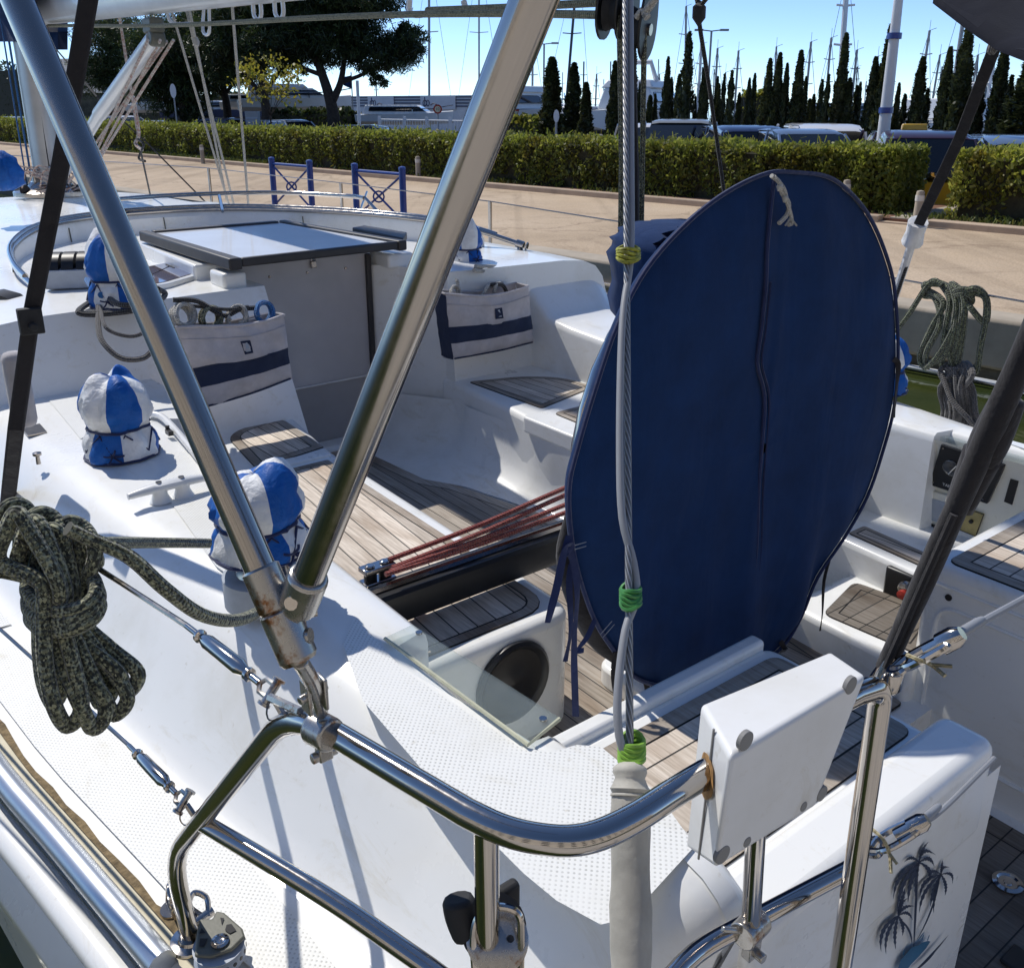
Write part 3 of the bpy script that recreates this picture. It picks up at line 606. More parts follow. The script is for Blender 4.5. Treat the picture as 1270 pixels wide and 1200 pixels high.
# traveller bridge
a, b = Vector((-.86, 1.545, 1.235)), Vector((.87, 1.565, 1.225)); d = (b-a).normalized(); nn = Vector((-d.y, d.x, 0))
rows = []
for i in range(15):
    t = i/14; p = a.lerp(b, t)
    rows.append([p+nn*x+Vector((0, 0, z)) for x, z in ((-.032, -.040), (-.037, -.028), (-.037, .026), (-.031, .034), (.031, .034), (.037, .026), (.037, -.028), (.032, -.040))])
mb = MB(); mb.grid(rows, 0, True); mb.add(rows[0], [tuple(range(7, -1, -1))]); mb.add(rows[-1], [tuple(range(8))]); tr = part(mb, 'traveller_beam', 'black', sharp=30)
mb = MB(); mb.tube([a.lerp(b, t/8)+Vector((0, 0, .036)) for t in range(9)], .011, 8); part(mb, 'traveller_track', 'steel_dull', tr)
mb = MB(); c = Vector(PZ(468, 703, 1.30)); mb.box(c, (.075, .035, .012), (d, nn, Vector((0, 0, 1)))); mb.box(c+Vector((0, 0, -.03)), (.075, .035, .008), (d, nn, Vector((0, 0, 1)))); mb.disc(c+d*.018+Vector((0, 0, .006)), (0, 0, 1), .011, .005, 14); mb.disc(c-d*.018+Vector((0, 0, .006)), (0, 0, 1), .011, .005, 14); part(mb, 'end_block', 'steel', tr, bev=.004)
mb = MB(); mb.lathe([(.014, -.026), (.014, -.006)], c+d*.018, (0, 0, 1), 14); mb.lathe([(.014, -.026), (.014, -.006)], c-d*.018, (0, 0, 1), 14); part(mb, 'sheave', 'black', tr)
# ------------------------------------------------------------------ coach roof, companionway, hatches
rows = []; roofst = [(3.0, 0), (3.0, 0), (3.32, 0), (3.43, 0), (3.62, 0), (4.2, 0), (4.8, 0), (5.5, 0), (6.5, 0), (7.5, -.02), (8.3, -.06), (9, -.16), (9.5, -.3), (9.78, -.42)]
def roofsec(u, dz):
    f = interp(VF, u); zt = 1.59+dz; p = []
    for a, z in ((f+.04, 1.1195), (f+.003, 1.124), (f-.015, 1.15), (f-.08, 1.30), (f-.13, zt-.09), (f-.17, zt-.04), (f-.24, zt-.012), (f-.36, zt), (.62, zt+.008), (.30, zt+.012)): p.append((a, z))
    m = max(.01, f)
    return [(max(0.0, min(a, m+.04)) if a < m+.1 else a, max(z, 1.119)) for a, z in p]
mb = MB()
for sg in (-1, 1):
    rows = []
    inner = .255
    for k, (u, dz) in enumerate(roofst):
        sec = roofsec(u, dz); r = []
        iv = (inner if k < 4 else 0.0) if sg < 0 else (.44, .44, .36, .285, 0)[min(k, 4)]; rk = .58 if sg < 0 else .10
        for a, z in sec:
            uu = u
            if k == 0: uu = (3.0 if sg < 0 else 3.04)+(z-1.16)*rk
            if k == 1: uu = (3.0 if sg < 0 else 3.04)+(z-1.16)*rk+.02
            r.append((sg*max(a, iv if a < .5 else a), uu, z))
        r.append((sg*iv, r[-1][1], r[-1][2]+(.002 if k > 3 else 0)))
        rows.append(r)
    mb.grid([r[::-1] for r in rows] if sg > 0 else rows)
    r0 = rows[0]
    face = [(p[0], p[1], p[2]) for p in r0]+[(r0[-1][0], (3.0 if sg < 0 else 3.04)+(.8-1.16)*rk, .8), (sg*1.0, (3.0 if sg < 0 else 3.04)+(.8-1.16)*rk, .8)]
    mb.add(face, [tuple(range(len(face))) if sg > 0 else tuple(range(len(face)-1, -1, -1))])
    # companionway side wall
    cols = [r[-1] for r in rows[1:4]]; low_ = [(c[0], (c[1] if sg > 0 or i else 3.0+(.8-1.16)*rk), .8) for i, c in enumerate(cols)]
    for i in range(2): mb.add([cols[i], low_[i], low_[i+1], cols[i+1]], [(0, 1, 2, 3) if sg < 0 else (3, 2, 1, 0)])
    mb.add([r0[-1], (r0[-1][0], (3.04 if sg > 0 else 3.0)+(.8-1.16)*rk, .8), low_[0], cols[0]], [(0, 1, 2, 3) if sg > 0 else (3, 2, 1, 0)])
roof = part(mb, 'coach_roof', 'gel', sharp=50, bev=.018, segs=3)
# washboards
WU = 3.435
def wb_(z0, z1, name, m, u): mb = MB(); mb.box((-.012, u, (z0+z1)/2), (.575, .012, z1-z0)); return part(mb, name, m, bev=.002)
wb = wb_(1.135, 1.66, 'washboard', 'plexi', WU); wb_(.84, 1.128, 'lower_washboard', 'plexi2', WU+.006)
mb = MB(); mb.tube([(-.29, WU-.008, 1.131), (.275, WU-.008, 1.131)], .0045, 6); part(mb, 'washboard_joint', 'hdpe', wb)
mb = MB(); mb.box((.272, WU-.012, 1.36), (.022, .02, .58)); part(mb, 'washboard_slot', 'frame', wb, bev=.003)
mb = MB(); mb.box((-.01, 3.39, .855), (.60, .10, .05)); part(mb, 'companion_sill', 'gel', bev=.015)
mb = MB()
for x in (-.16, .0, .17): mb.lathe([(.006, 0), (.005, .004)], (x, WU-.006, 1.60), (0, -1, 0), 8)
part(mb, 'washboard_screw', 'steel_dull', wb)
mb = MB(); c = PV(389, 326, 0); c = PU(389, 328, WU-.015); mb.box((c[0], c[1], c[2]), (.024, .010, .028)); pk = part(mb, 'padlock', 'steel_dull', wb, bev=.003)
mb = MB(); mb.tube([(c[0]-.007, c[1], c[2]+.012), (c[0]-.007, c[1], c[2]+.04), (c[0]+.007, c[1], c[2]+.04), (c[0]+.007, c[1], c[2]+.012)], .0025, 6); part(mb, 'shackle', 'steel', pk)
# sliding hatch
mb = MB(); mb.prism([(-.33, 3.27), (.34, 3.30), (.25, 4.22), (-.36, 4.22)], 1.685, 1.702); sh = part(mb, 'sliding_hatch', 'hatch', bev=.004)
mb = MB()
mb.prism([(-.378, 3.26), (-.328, 3.26), (-.358, 4.25), (-.398, 4.25)], 1.668, 1.712); mb.prism([(.345, 3.29), (.385, 3.29), (.29, 4.25), (.255, 4.25)], 1.670, 1.711); mb.prism([(-.328, 3.266), (.345, 3.294), (.345, 3.320), (-.328, 3.292)], 1.676, 1.709); mb.prism([(-.345, 4.21), (.24, 4.21), (.24, 4.25), (-.345, 4.25)], 1.66, 1.711)
part(mb, 'hatch_frame', 'frame', sh, bev=.007, segs=3)
mb = MB(); mb.box((-.35, 3.36, 1.625), (.09, .14, .06)); mb.box((.37, 3.4, 1.625), (.12, .16, .06)); mb.prism([(-.40, 4.3), (.36, 4.3), (.42, 3.52), (-.42, 3.52)], 1.59, 1.66); part(mb, 'hatch_base', 'gel', sh, bev=.012, segs=3)
mb = MB(); mb.prism([PZ(*q, 1.66)[:2] for q in ((437, 290), (452, 287), (505, 296), (500, 304))], 1.655, 1.69); part(mb, 'hatch_stop', 'frame', sh, bev=.006)
# side port-light hatch on the port console
q = rounded([PZ(*p, 1.62)[:2] for p in ((140, 338), (235, 318), (268, 333), (205, 352), (150, 356))], .05)
mb = MB(); mb.prism(q, 1.598, 1.618); pl2 = part(mb, 'deck_hatch', 'alu_w', roof, bev=.008, segs=3)
mb = MB(); mb.prism(inset(q, .028), 1.600, 1.6205); part(mb, 'hatch_glass', 'tint', pl2, flat=True)
mb = MB(); k = PZ(213, 331, 1.62); mb.box((k[0], k[1]+.02, 1.622), (.004, .10, .003)); part(mb, 'hatch_bar', 'grey', pl2)
# breakwater and the chrome bows folded on it
ARC = [((47, 360), 1.60), ((20, 332), 1.63), ((17, 306), 1.66), ((50, 283), 1.69), ((110, 270), 1.70), ((200, 262), 1.71), ((300, 259), 1.71), ((420, 263), 1.71), ((520, 272), 1.70), ((585, 284), 1.67), ((645, 303), 1.61)]
A3 = [Vector(PZ(*p, z)) for p, z in ARC]
A3s = spline(A3, 5)
mb = MB(); mb.grid([[p+Vector((0, 0, -.008)), p+Vector((0, -.02, -.03)), p+Vector((0, -.025, -.14))] for p in A3s[6:-4]]); mb.grid([[p+Vector((0, 0, -.008)), p+Vector((0, .05, -.02)), p+Vector((0, .12, -.12))] for p in A3s[6:-4]]); bw = part(mb, 'breakwater', 'gel', roof)
mb = MB()
for t in (.18, .36, .50, .66, .82): 
    p = A3s[int(t*len(A3s))]; mb.tube([p+Vector((0, -.024, -.03)), p+Vector((.004, -.029, -.13))], .003, 5)
part(mb, 'panel_seam', 'grey', bw)
mb = MB(); mb.tube(A3s, .0125, 10); sb = part(mb, 'spray_bow', 'steel')
mb = MB(); mb.tube([p+Vector((.0, .035, .012)) for p in A3s[2:-2]], .0115, 10); part(mb, 'second_bow', 'steel', sb)
up = [PZ(*p, 1.76) for p in ((148, 247), (200, 243), (272, 240), (350, 239), (430, 243), (452, 246))]
mb = MB(); mb.tube(up, .012, 10, 5); mb.tube([PZ(272, 243, 1.755), PZ(276, 262, 1.71)], .009, 8); mb.tube([PZ(453, 246, 1.76), PZ(468, 262, 1.70)], .009, 8); mb.tube([PZ(455, 238, 1.77), PZ(446, 262, 1.70)], .006, 8); part(mb, 'grab_rail', 'steel', sb)
def clampon(p, d, parent, r=.019):
    mb = MB(); d = Vector(d).normalized(); p = Vector(p); mb.lathe([(r, -.02), (r, .02)], p, d, 14); mb.box(p+Vector((0, 0, -.024)), (.022, .022, .03)); mb.lathe([(r*1.1, -.003), (r*1.1, .003)], p+d*.035, d, 14); return part(mb, 'bow_clamp', 'steel', parent, bev=.003)
clampon(A3[0], A3[1]-A3[0], sb); clampon(A3[-1], A3[-1]-A3[-2], sb); clampon(A3[-2], A3[-1]-A3[-2], sb)
# rope clutches
def clutch(c, n, rz, parent, sc_=1.0):
    ax = Vector((math.cos(rz), math.sin(rz), 0)); ay = Vector((-math.sin(rz), math.cos(rz), 0)); az = Vector((0, 0, 1)); c = Vector(c)
    mb = MB(); w = .034*sc_
    mb.box(c+az*.022*sc_, (w*n+.01, .12*sc_, .045*sc_), (ax, ay, az)); o = part(mb, 'rope_clutch', 'greyl', parent, bev=.004)
    for i in range(n):
        mb = MB(); p = c+ax*(w*(i-(n-1)/2)); rows = []
        for t in range(7):
            a = math.pi*t/6; rows.append([p+ax*x*w+ay*(-.055*math.cos(a)*sc_)+az*((.046+.035*math.sin(a))*sc_) for x in (-.40, .40)])
        mb.grid(rows); mb.grid([[r[0], p+ax*(-.4*w)+az*.045*sc_] for r in rows]); mb.grid([[p+ax*(.4*w)+az*.045*sc_, r[1]] for r in rows]); part(mb, 'clutch_lever', 'black', o)
    return o
clutch(PZ(102, 352, 1.6), 4, R(-25), roof, 1.5)
cl2 = clutch(PZ(8, 432, 1.40), 1, R(35), roof, 2.6)
# ------------------------------------------------------------------ pushpit (stern rails)
RT = .0122
base = Vector(PZ(237, 1165, 1.125)); knee = Vector(PZ(213, 1062, 1.285)); head = Vector(PZ(362, 878, 1.675))
rail = [base, knee, head]+[Vector(PZ(*q, 1.68)) for q in ((440, 920), (580, 1008))]
r2 = [Vector(PZ(*q, 1.68)) for q in ((580, 1008), (620, 1027), (660, 1038), (705, 1042), (745, 1034), (790, 1012), (835, 983), (890, 950), (960, 912), (1060, 860))]
endp = PU(1092, 862, .415); low = PU(1040, 1215, .415); low2 = (low[0]+.01, low[1], 1.0)
R1 = fillet([base, knee, head]+[r2[0]], .07, 6)
R3 = fillet([r2[-1], Vector(endp)+Vector((0, 0, .012)), Vector(low), Vector(low2)], .05, 6)
mb = MB(); mb.tube(R1[:-1]+spline(r2, 4)+R3[1:], RT, 18); pp = part(mb, 'pushpit', 'steel', sharp=80)
k0 = knee.lerp(head, .30)
lowpts = [k0, Vector(PZ(405, 1112, 1.40)), Vector(PZ(530, 1198, 1.385)), Vector((-1.185, .53, 1.375)), Vector((-1.10, .475, 1.37)), Vector(PZ(862, 1182, 1.365)), Vector(PZ(935, 1140, 1.365)), Vector(PZ(1052, 1078, 1.36))]
mb = MB(); mb.tube(lowpts, .0108, 16, 5); part(mb, 'lower_rail', 'steel', pp, sharp=80)
st = Vector(PZ(603, 1020, 1.678)); mb = MB(); mb.tube([st, (st.x, st.y, 1.115)], .0108, 16); part(mb, 'stanchion', 'steel', pp, sharp=80)
p1 = Vector(PU(938, 1020, .455)); p2 = Vector(PZ(931, 1150, 1.37)); mb = MB(); mb.tube([p1, p2], .0105, 16); part(mb, 'short_post', 'steel', pp, sharp=80)
mb = MB(); mb.lathe([(.016, -.018), (.016, .018)], p2, (1, .1, 0), 16); mb.box(p2+Vector((.0, -.004, -.022)), (.02, .012, .03)); mb.lathe([(.006, -.02), (.006, .012)], p2+Vector((.002, 0, -.03)), (0, 1, 0), 10); mb.lathe([(.0035, 0), (.0035, .03)], p2+Vector((-.014, .0, .005)), (-1, .3, .5), 8); part(mb, 'tube_clamp', 'rust', pp, bev=.002)
mb = MB(); mb.lathe([(.030, 0), (.028, .006), (.018, .008), (.016, .012)], base+Vector((0, 0, -.004)), (0, 0, 1), 24); part(mb, 'post_base', 'steel', pp)
mb = MB(); c = Vector(PU(948, 1008, .40)); 
for q in ((1078, 832), ): pass
# bow shackles on the right post: gate wires with pelican hooks
def wiretube(pts, name, parent, r=.0028, m='steel_dull', sub=0): mb = MB(); mb.tube(pts, r, 8, sub); return part(mb, name, m, parent)
def turnbuckle(a, b, parent, fork=True):
    a, b = Vector(a), Vector(b); d = (b-a); l = d.length; d.normalize(); mb = MB()
    mb.lathe([(.0035, 0), (.0035, l*.14), (.0075, l*.15), (.0078, l*.17), (.0045, l*.18), (.0085, l*.26), (.0088, l*.62), (.0045, l*.70), (.0075, l*.71), (.0075, l*.735), (.004, l*.74), (.004, l*.84)], a, d, 14)
    o = part(mb, 'turnbuckle', 'steel', parent, sharp=30)
    mb = MB(); e = a+d*l*.84; s = d.orthogonal().normalized()
    for k in (-1, 1): mb.tube([e, e+d*l*.03+s*.007*k, b-d*l*.02+s*.007*k], .0028, 6)
    mb.lathe([(.0045, -.012), (.0045, .012)], b-d*l*.04, s, 10); mb.lathe([(.007, .012), (.007, .015)], b-d*l*.04, s, 10); mb.lathe([(.007, -.015), (.007, -.012)], b-d*l*.04, s, 10); part(mb, 'fork', 'rust', o)
    mb = MB(); c = b-d*l*.02+Vector((0, 0, -.02)); mb.tube([c+Vector((.009*math.cos(t*2*math.pi/14), 0, .014*math.sin(t*2*math.pi/14))) for t in range(14)], .001, 5, closed=True); part(mb, 'split_ring', 'steel', o)
    return o
e1 = head+Vector((-.004, .03, .0)); LU = [Vector(PZ(232, 776, 1.682)), Vector(PZ(90, 684, 1.682))]; far1 = LU[1]+(LU[1]-LU[0]).normalized()*1.1
ll = wiretube([LU[0], LU[1], (far1.x-.03, far1.y, 1.67), (-1.60, 4.2, 1.66), (-1.60, 6.0, 1.66), (-1.35, 8.0, 1.68), (-.2, 10.8, 1.75)], 'lifeline', yacht, .0034)
turnbuckle(LU[0], e1, ll)
mb = MB(); mb.tube([e1+Vector((0, 0, -.008)), head+Vector((0, .0, -.03))], .004, 6); mb.tube([e1+Vector((-.006, 0, .0)), head+Vector((0, -.02, .008))], .0045, 6); part(mb, 'wire_eye', 'rust', ll)
e2 = k0+Vector((-.006, .03, .008)); LL = [Vector(PZ(160, 924, 1.40)), Vector(PZ(0, 780, 1.395))]; d = (LL[1]-LL[0]).normalized()
l2 = wiretube([LL[0], LL[1], LL[1]+d*.9, (-1.57, 4.2, 1.40), (-1.57, 6.0, 1.40), (-1.32, 8.0, 1.42), (-.2, 10.8, 1.45)], 'lower_lifeline', yacht, .0030)
turnbuckle(LL[0], e2, l2)
mb = MB(); mb.tube([e2, k0+Vector((.004, .0, -.02))], .004, 6); part(mb, 'wire_eye', 'rust', l2)
# starboard lifelines with stanchions
SLu = [(1.27, .55, 1.67), (1.40, 1.29, 1.655), (1.40, 1.72, 1.665), (1.42, 3.11, 1.725), (1.50, 4.24, 1.725), (1.50, 5.9, 1.715), (1.30, 8, 1.72), (.2, 10.8, 1.75)]
wiretube(SLu, 'lifeline', yacht, .0034)
wiretube([(1.27, .55, 1.36), (1.40, 1.31, 1.375), (1.40, 1.6, 1.375), (1.42, 3.14, 1.43), (1.50, 4.3, 1.43), (1.5, 6, 1.42), (1.2, 8, 1.42), (.2, 10.8, 1.45)], 'lower_lifeline', yacht, .0030)
for v, u, h in ((1.41, 2.45, 1.70), (1.50, 4.24, 1.725), (1.50, 6.0, 1.715), (1.30, 8, 1.72)):
    mb = MB(); mb.tube([(v, u, 1.12), (v, u, h)], .011, 10); mb.lathe([(.03, 1.12), (.028, 1.135), (.014, 1.15)], (v, u, 0), (0, 0, 1), 14); part(mb, 'lifeline_stanchion', 'steel')
for v, u, h in ((-1.60, 4.2, 1.66), (-1.60, 6.0, 1.66), (-1.35, 8, 1.68)):
    mb = MB(); mb.tube([(v, u, 1.12), (v, u, h)], .011, 10); part(mb, 'lifeline_stanchion', 'steel')
# starboard pushpit
mb = MB(); mb.tube(fillet([(1.38, 1.0, 1.12), (1.36, .92, 1.3), (1.27, .55, 1.68), (1.18, .44, 1.68), (.92, .42, 1.68), (.92, .42, 1.0)], .08, 6), RT, 14); part(mb, 'pushpit', 'steel', sharp=80)
# gate wires across the gap, with pelican hooks
def gate(a, mid, b, nm):
    a, mid, b = Vector(a), Vector(mid), Vector(b); d = (mid-a).normalized(); mb = MB(); s = Vector((-d.y, d.x, 0)).normalized()
    for k in (-1, 1): mb.tube([a-d*.01, a+d*.012+s*.012*k, a+d*.05+s*.011*k, mid+s*.006*k], .0042, 8, 3)
    mb.tube([a+d*.03, mid+d*.008], .0085, 10); mb.lathe([(.011, -.01), (.011, .006), (.007, .014)], mid, d, 14); mb.tube([a+s*.014, a-d*.015, a-s*.014, a+d*.01], .0035, 6, 4, closed=True)
    o = part(mb, nm, 'steel'); mb = MB(); mb.tube([mid, mid.lerp(b, .3)+Vector((0, 0, -.012)), b], .0036, 8, 5); mb.lathe([(.0055, 0), (.005, .06), (.0036, .07)], mid, (b-mid).normalized(), 10); part(mb, 'gate_wire', 'hose', o); return o
pr = Vector(PU(1100, 850, .40))
g1 = gate(PD(1118, 825, .93), PD(1178, 793, .90), (.92, .42, 1.64), 'pelican_hook')
g2 = gate(PD(1086, 1050, 1.14), PD(1138, 1022, 1.12), PD(1233, 940, 1.32), 'pelican_hook')
def twine(px, t, parent, m='rope_y'):
    mb = MB(); P = [Vector(PD(*q, t-.012*(i % 2))) for i, q in enumerate(px)]; mb.tube(P, .0022, 6, 4); mb.tube([P[len(P)//2], P[-1]+Vector((.012, 0, .006))], .002, 6); return part(mb, 'twine', m, parent)
twine(((1125, 812), (1140, 818), (1155, 824), (1172, 838)), .91, g1); twine(((1082, 1028), (1095, 1040), (1103, 1058), (1105, 1082)), 1.11, g2)
# ------------------------------------------------------------------ winches, cleat
def winch(c, parent, h=.15, r=.062):
    mb = MB(); c = Vector(c); mb.lathe([(r*1.15, 0), (r*1.15, .012), (r*1.0, .022), (r*.98, .05), (r*.80, .065), (r*.74, h*.62), (r*.82, h*.82), (r*.98, h*.9), (r*.98, h), (.0001, h+.004)], c, (0, 0, 1), 30); return part(mb, 'winch', 'steel_dull', parent)
W1 = Vector(PZ(152, 562, 1.362)); W2 = Vector(PZ(330, 742, 1.362)); W3 = Vector(PZ(148, 378, 1.60)); W4 = Vector(PZ(577, 325, 1.585)); W5 = Vector((1.075, 1.55, 1.362))
for w in (W1, W2, W3, W5): winch(w, None)
winch(W4, None)
mb = MB(); mb.lathe([(.075, 0), (.075, .055), (.065, .062)], W2, (0, 0, 1), 30); part(mb, 'winch_base', 'greyl')
def cleat(a, b, z, parent=None):
    a, b = Vector(a), Vector(b); d = (b-a).normalized(); l = (b-a).length; n = Vector((-d.y, d.x, 0)); mb = MB(); rows = []
    for i in range(17):
        t = i/16; p = a.lerp(b, t); q = abs(2*t-1); w = .019*(1-.55*q**1.5); h = .012*(1-.35*q**2); zc = .036-.006*q**2
        rows.append([p+n*(w*math.cos(k*math.pi/5))+Vector((0, 0, zc+h*math.sin(k*math.pi/5))) for k in range(10)])
    mb.grid(rows, 0, True); mb.add(rows[0], [tuple(range(9, -1, -1))]); mb.add(rows[-1], [tuple(range(10))])
    for t in (.38, .66):
        p = a.lerp(b, t); mb.lathe([(.026, 0), (.022, .006), (.017, .018), (.018, .034)], p, (0, 0, 1), 14)
    o = part(mb, 'cleat', 'alu_w', parent)
    mb = MB()
    for t in (.38, .66): mb.disc(a.lerp(b, t)+Vector((0, 0, .0475)), (0, 0, 1), .007, .0014, 12)
    part(mb, 'cleat_screw', 'steel_dull', o); return o
c1, c2 = Vector(PZ(158, 612, 1.40)), Vector(PZ(258, 588, 1.40)); c1.z = c2.z = 1.362; cleat(c1, c2, 1.362)
mb = MB(); mb.box(PZ(42, 533, 1.362), (.05, .09, .004)); part(mb, 'deck_plate', 'steel_dull')
mb = MB(); p = Vector(PZ(48, 575, 1.36)); mb.lathe([(.006, 0), (.005, .02), (.011, .024), (.011, .03), (.0001, .032)], p, (0, 0, 1), 10); part(mb, 'deck_stud', 'steel_dull')
# recessed handrail on the inner coaming edge
mb = MB(); mb.tube([PZ(*q, 1.372) for q in ((188, 513), (205, 520), (240, 560), (262, 590))], .010, 8, 4); part(mb, 'coaming_handle', 'alu_w', cp)
mb = MB(); mb.lathe([(.006, 0), (.006, .012)], PZ(208, 533, 1.378), (0, 0, 1), 8); mb.box(PZ(210, 536, 1.376), (.014, .03, .012)); part(mb, 'handle_catch', 'black', cp)
# ------------------------------------------------------------------ mast, boom, vang
MU = 7.75
mb = MB()
rows = [[(.10*math.cos(t*2*math.pi/20), MU+.155*math.sin(t*2*math.pi/20)+(-.02*(z-1.6)), z) for t in range(20)] for z in (1.60, 4, 8, 14.6)]
mb.grid(rows, 0, True); mast = part(mb, 'mast', 'alu_m', sharp=60)
mb = MB(); mb.lathe([(.26, 0), (.26, .03), (.22, .05), (.16, .06), (.14, .10)], (0, MU, 1.59), (0, 0, 1), 24); part(mb, 'mast_collar', 'steel_dull', mast)
mb = MB(); mb.tube([(0, MU-.145, 1.8), (-.02, MU-.20, 6)], .006, 6); mb.tube([(-.02, MU-.15, 1.75), (-.04, MU-.2, 6)], .006, 6); part(mb, 'black_halyards', 'rope_k', mast)
mb = MB(); mb.tube([(.10, MU-.12, 1.65), (.10, MU-.16, 6)], .006, 6); mb.tube([(.12, MU-.10, 1.65), (.115, MU-.14, 6)], .005, 6); part(mb, 'red_halyards', 'rope_p', mast)
mb = MB(); mb.tube([(-.12, MU+.02, 1.7), (-.12, MU, 6)], .008, 6); mb.tube([(-.15, MU+.05, 1.66), (-.14, MU, 6)], .006, 6); part(mb, 'blue_halyards', 'rope_b', mast)
for k in range(7):
    mb = MB(); a = k*.9; p = Vector((.22*math.cos(a), MU+.22*math.sin(a), 1.64)); mb.lathe([(.035, -.02), (.035, .02)], p, (math.cos(a+1), math.sin(a+1), .2), 14); mb.box(p+Vector((0, 0, -.02)), (.05, .05, .03)); part(mb, 'turning_block', 'black', mast)
mb = MB()
for k in range(9):
    a = 2.2+k*.35; p = Vector((.2*math.cos(a)-.05, MU+.2*math.sin(a)-.1, 1.66+.05*random.random())); mb.tube([p, p+Vector((.1*random.random(), -.12, .12)), p+Vector((.2, -.25+.2*random.random(), .02)), p+Vector((.1, -.1, -.03))], .006, 6, 5)
part(mb, 'mast_foot_lines', 'rope_p', mast)
mb = MB(); mb.box((0, MU-.17, 1.75), (.06, .06, .12)); mb.box((-.10, MU-.05, 1.73), (.05, .08, .1)); part(mb, 'mast_step_fittings', 'steel_dull', mast, bev=.01)
# boom : underside measured at (120,25) and (390,0)
A = Vector((0, MU-.16, 2.745)); Bn = Vector((0, 1.55, 2.52)); dB = (Bn-A).normalized(); nB = Vector((0, -dB.z, dB.y)); 
if nB.z < 0: nB = -nB
prof = [(.055*math.cos(t), .10+.10*math.sin(t)) for t in [k*2*math.pi/18 for k in range(18)]]
mb = MB(); mb.grid([[p+Vector((x, 0, 0))+nB*y for x, y in prof] for p in (A, A.lerp(Bn, .5), Bn)], 0, True); mb.add([Bn+Vector((x, 0, 0))+nB*y for x, y in prof], [tuple(range(18))]); boom = part(mb, 'boom', 'alu_w', sharp=50)
mb = MB(); 
for (x, y) in ((318, 8), (345, 6)):
    p = Vector(PV(x, y, 0)); mb.tube([p+Vector((0, .03, .02)), p+Vector((0, .03, -.03)), p+Vector((0, -.01, -.05)), p+Vector((0, -.04, -.03)), p+Vector((0, -.04, .02))], .008, 6, 4)
for (x, y) in ((252, 20), ):
    p = Vector(PV(x, y, 0)); mb.tube([p+Vector((.02, .04, .03)), p+Vector((0, .02, -.06)), p+Vector((0, -.05, -.07)), p+Vector((0, -.08, .03))], .007, 6, 4)
part(mb, 'boom_eye', 'alu_w', boom)
for q in (((207, 0), (209, 22), (217, 30), (236, 30)), ((508, 0), (508, 14), (516, 19), (540, 16), (560, 14)), ((575, 2), (580, 12), (600, 14), (620, 12))):
    mb = MB(); mb.tube([PV(*p, .03) for p in q], .009, 6, 4); part(mb, 'reef_hook', 'hdpe', boom)
# sail cover bag on the boom
mb = MB(); rows = []
for i in range(9):
    t = i/8; p = A.lerp(Bn, t*.96)+nB*.19; h = .34-.2*t
    rows.append([p+Vector((.15*math.cos(a)*(1+.1*math.sin(7*t)), 0, 0))+nB*(h*.5+h*.6*math.sin(a)) for a in [k*2*math.pi/14 for k in range(14)]])
mb.grid(rows, 0, True)
part(mb, 'sail_cover', 'navy', boom, sharp=70)
mb = MB()   # folded front of the cover hanging at the mast
mb.grid([[PV(x+dx, y, -.14+.1*math.sin(j+i)) for j, (x, y) in enumerate(((-40, -10), (0, -6), (25, -4), (45, -8)))] for i, (dx, y0) in enumerate(((0, -40), (0, 0), (-2, 25), (-6, 55)))for y in [y0+y0*0]] if False else [[PV(x, y, -.15+.06*math.sin(2.1*i+j)) for i, x in enumerate((-60, -30, 0, 18, 38))] for j, y in enumerate((-60, -20, 20, 52))]); mb.grid([[PV(x, y, .16+.05*math.sin(2.1*i+j)) for i, x in enumerate((48, 60, 72, 84))] for j, y in enumerate((-10, 20, 40, 62))])
part(mb, 'cover_apron', 'navy', boom, sharp=80)
# vang: white strut with its tackle
va = Vector((0, MU-.16, 1.66)); vb = Vector(PV(190, 32, 0)); dv = (vb-va)
mb = MB(); mb.tube([va, va+dv*.60], .036, 16); mb.tube([va+dv*.55, vb+Vector((0, 0, -.06))], .042, 16); vang = part(mb, 'boom_vang', 'alu_w', sharp=50)
mb = MB(); mb.box(vb+Vector((0, .0, .0)), (.07, .13, .07)); mb.lathe([(.038, -.035), (.038, .035)], vb+Vector((0, -.03, -.06)), (1, 0, 0), 16); part(mb, 'vang_block', 'grey', vang, bev=.01)
mb = MB(); s0 = va+Vector((.03, -.25, .0))
for o1, o2 in (((.05, -.02), (-.02, -.02)), ((.0, -.08), (.05, -.16)), ((.05, -.12), (.02, -.26)), ((-.05, -.05), (.06, -.06))):
    mb.tube([vb+Vector((o1[0], o1[1], -.07)), s0+Vector((o2[0], o2[1]-.1, .05))], .008, 6)
part(mb, 'vang_tackle', 'rope_p', vang)
# mainsheet blocks below the boom end
def block(c, r, ax, parent, name='mainsheet_block', m='black', th=.02):
    c = Vector(c); ax = Vector(ax).normalized(); mb = MB()
    up_ = Vector((0, 0, 1)); up_ = (up_-ax*up_.dot(ax)).normalized(); sd = ax.cross(up_)
    for s_ in (-1, 1):
        prof = [c+ax*s_*th+(sd*math.cos(t)*r*.86+up_*(math.sin(t)*r*(1.0 if math.sin(t) < 0 else 1.7))) for t in [k*2*math.pi/22 for k in range(22)]]
        mb.add(prof+[p+ax*s_*.006 for p in prof], [tuple(range(22)), tuple(range(43, 21, -1))]+[(i, (i+1) % 22, 22+(i+1) % 22, 22+i) for i in range(22)])
    o = part(mb, name, m, parent, bev=.0015)
    mb = MB(); mb.lathe([(r*.72, -th*.8), (r*.6, 0), (r*.72, th*.8)], c, ax, 22); part(mb, 'sheave', 'rubber', o)
    mb = MB(); mb.lathe([(r*.20, -th-.012), (r*.20, th+.012)], c, ax, 14); part(mb, 'axle', 'steel_dull', o); return o
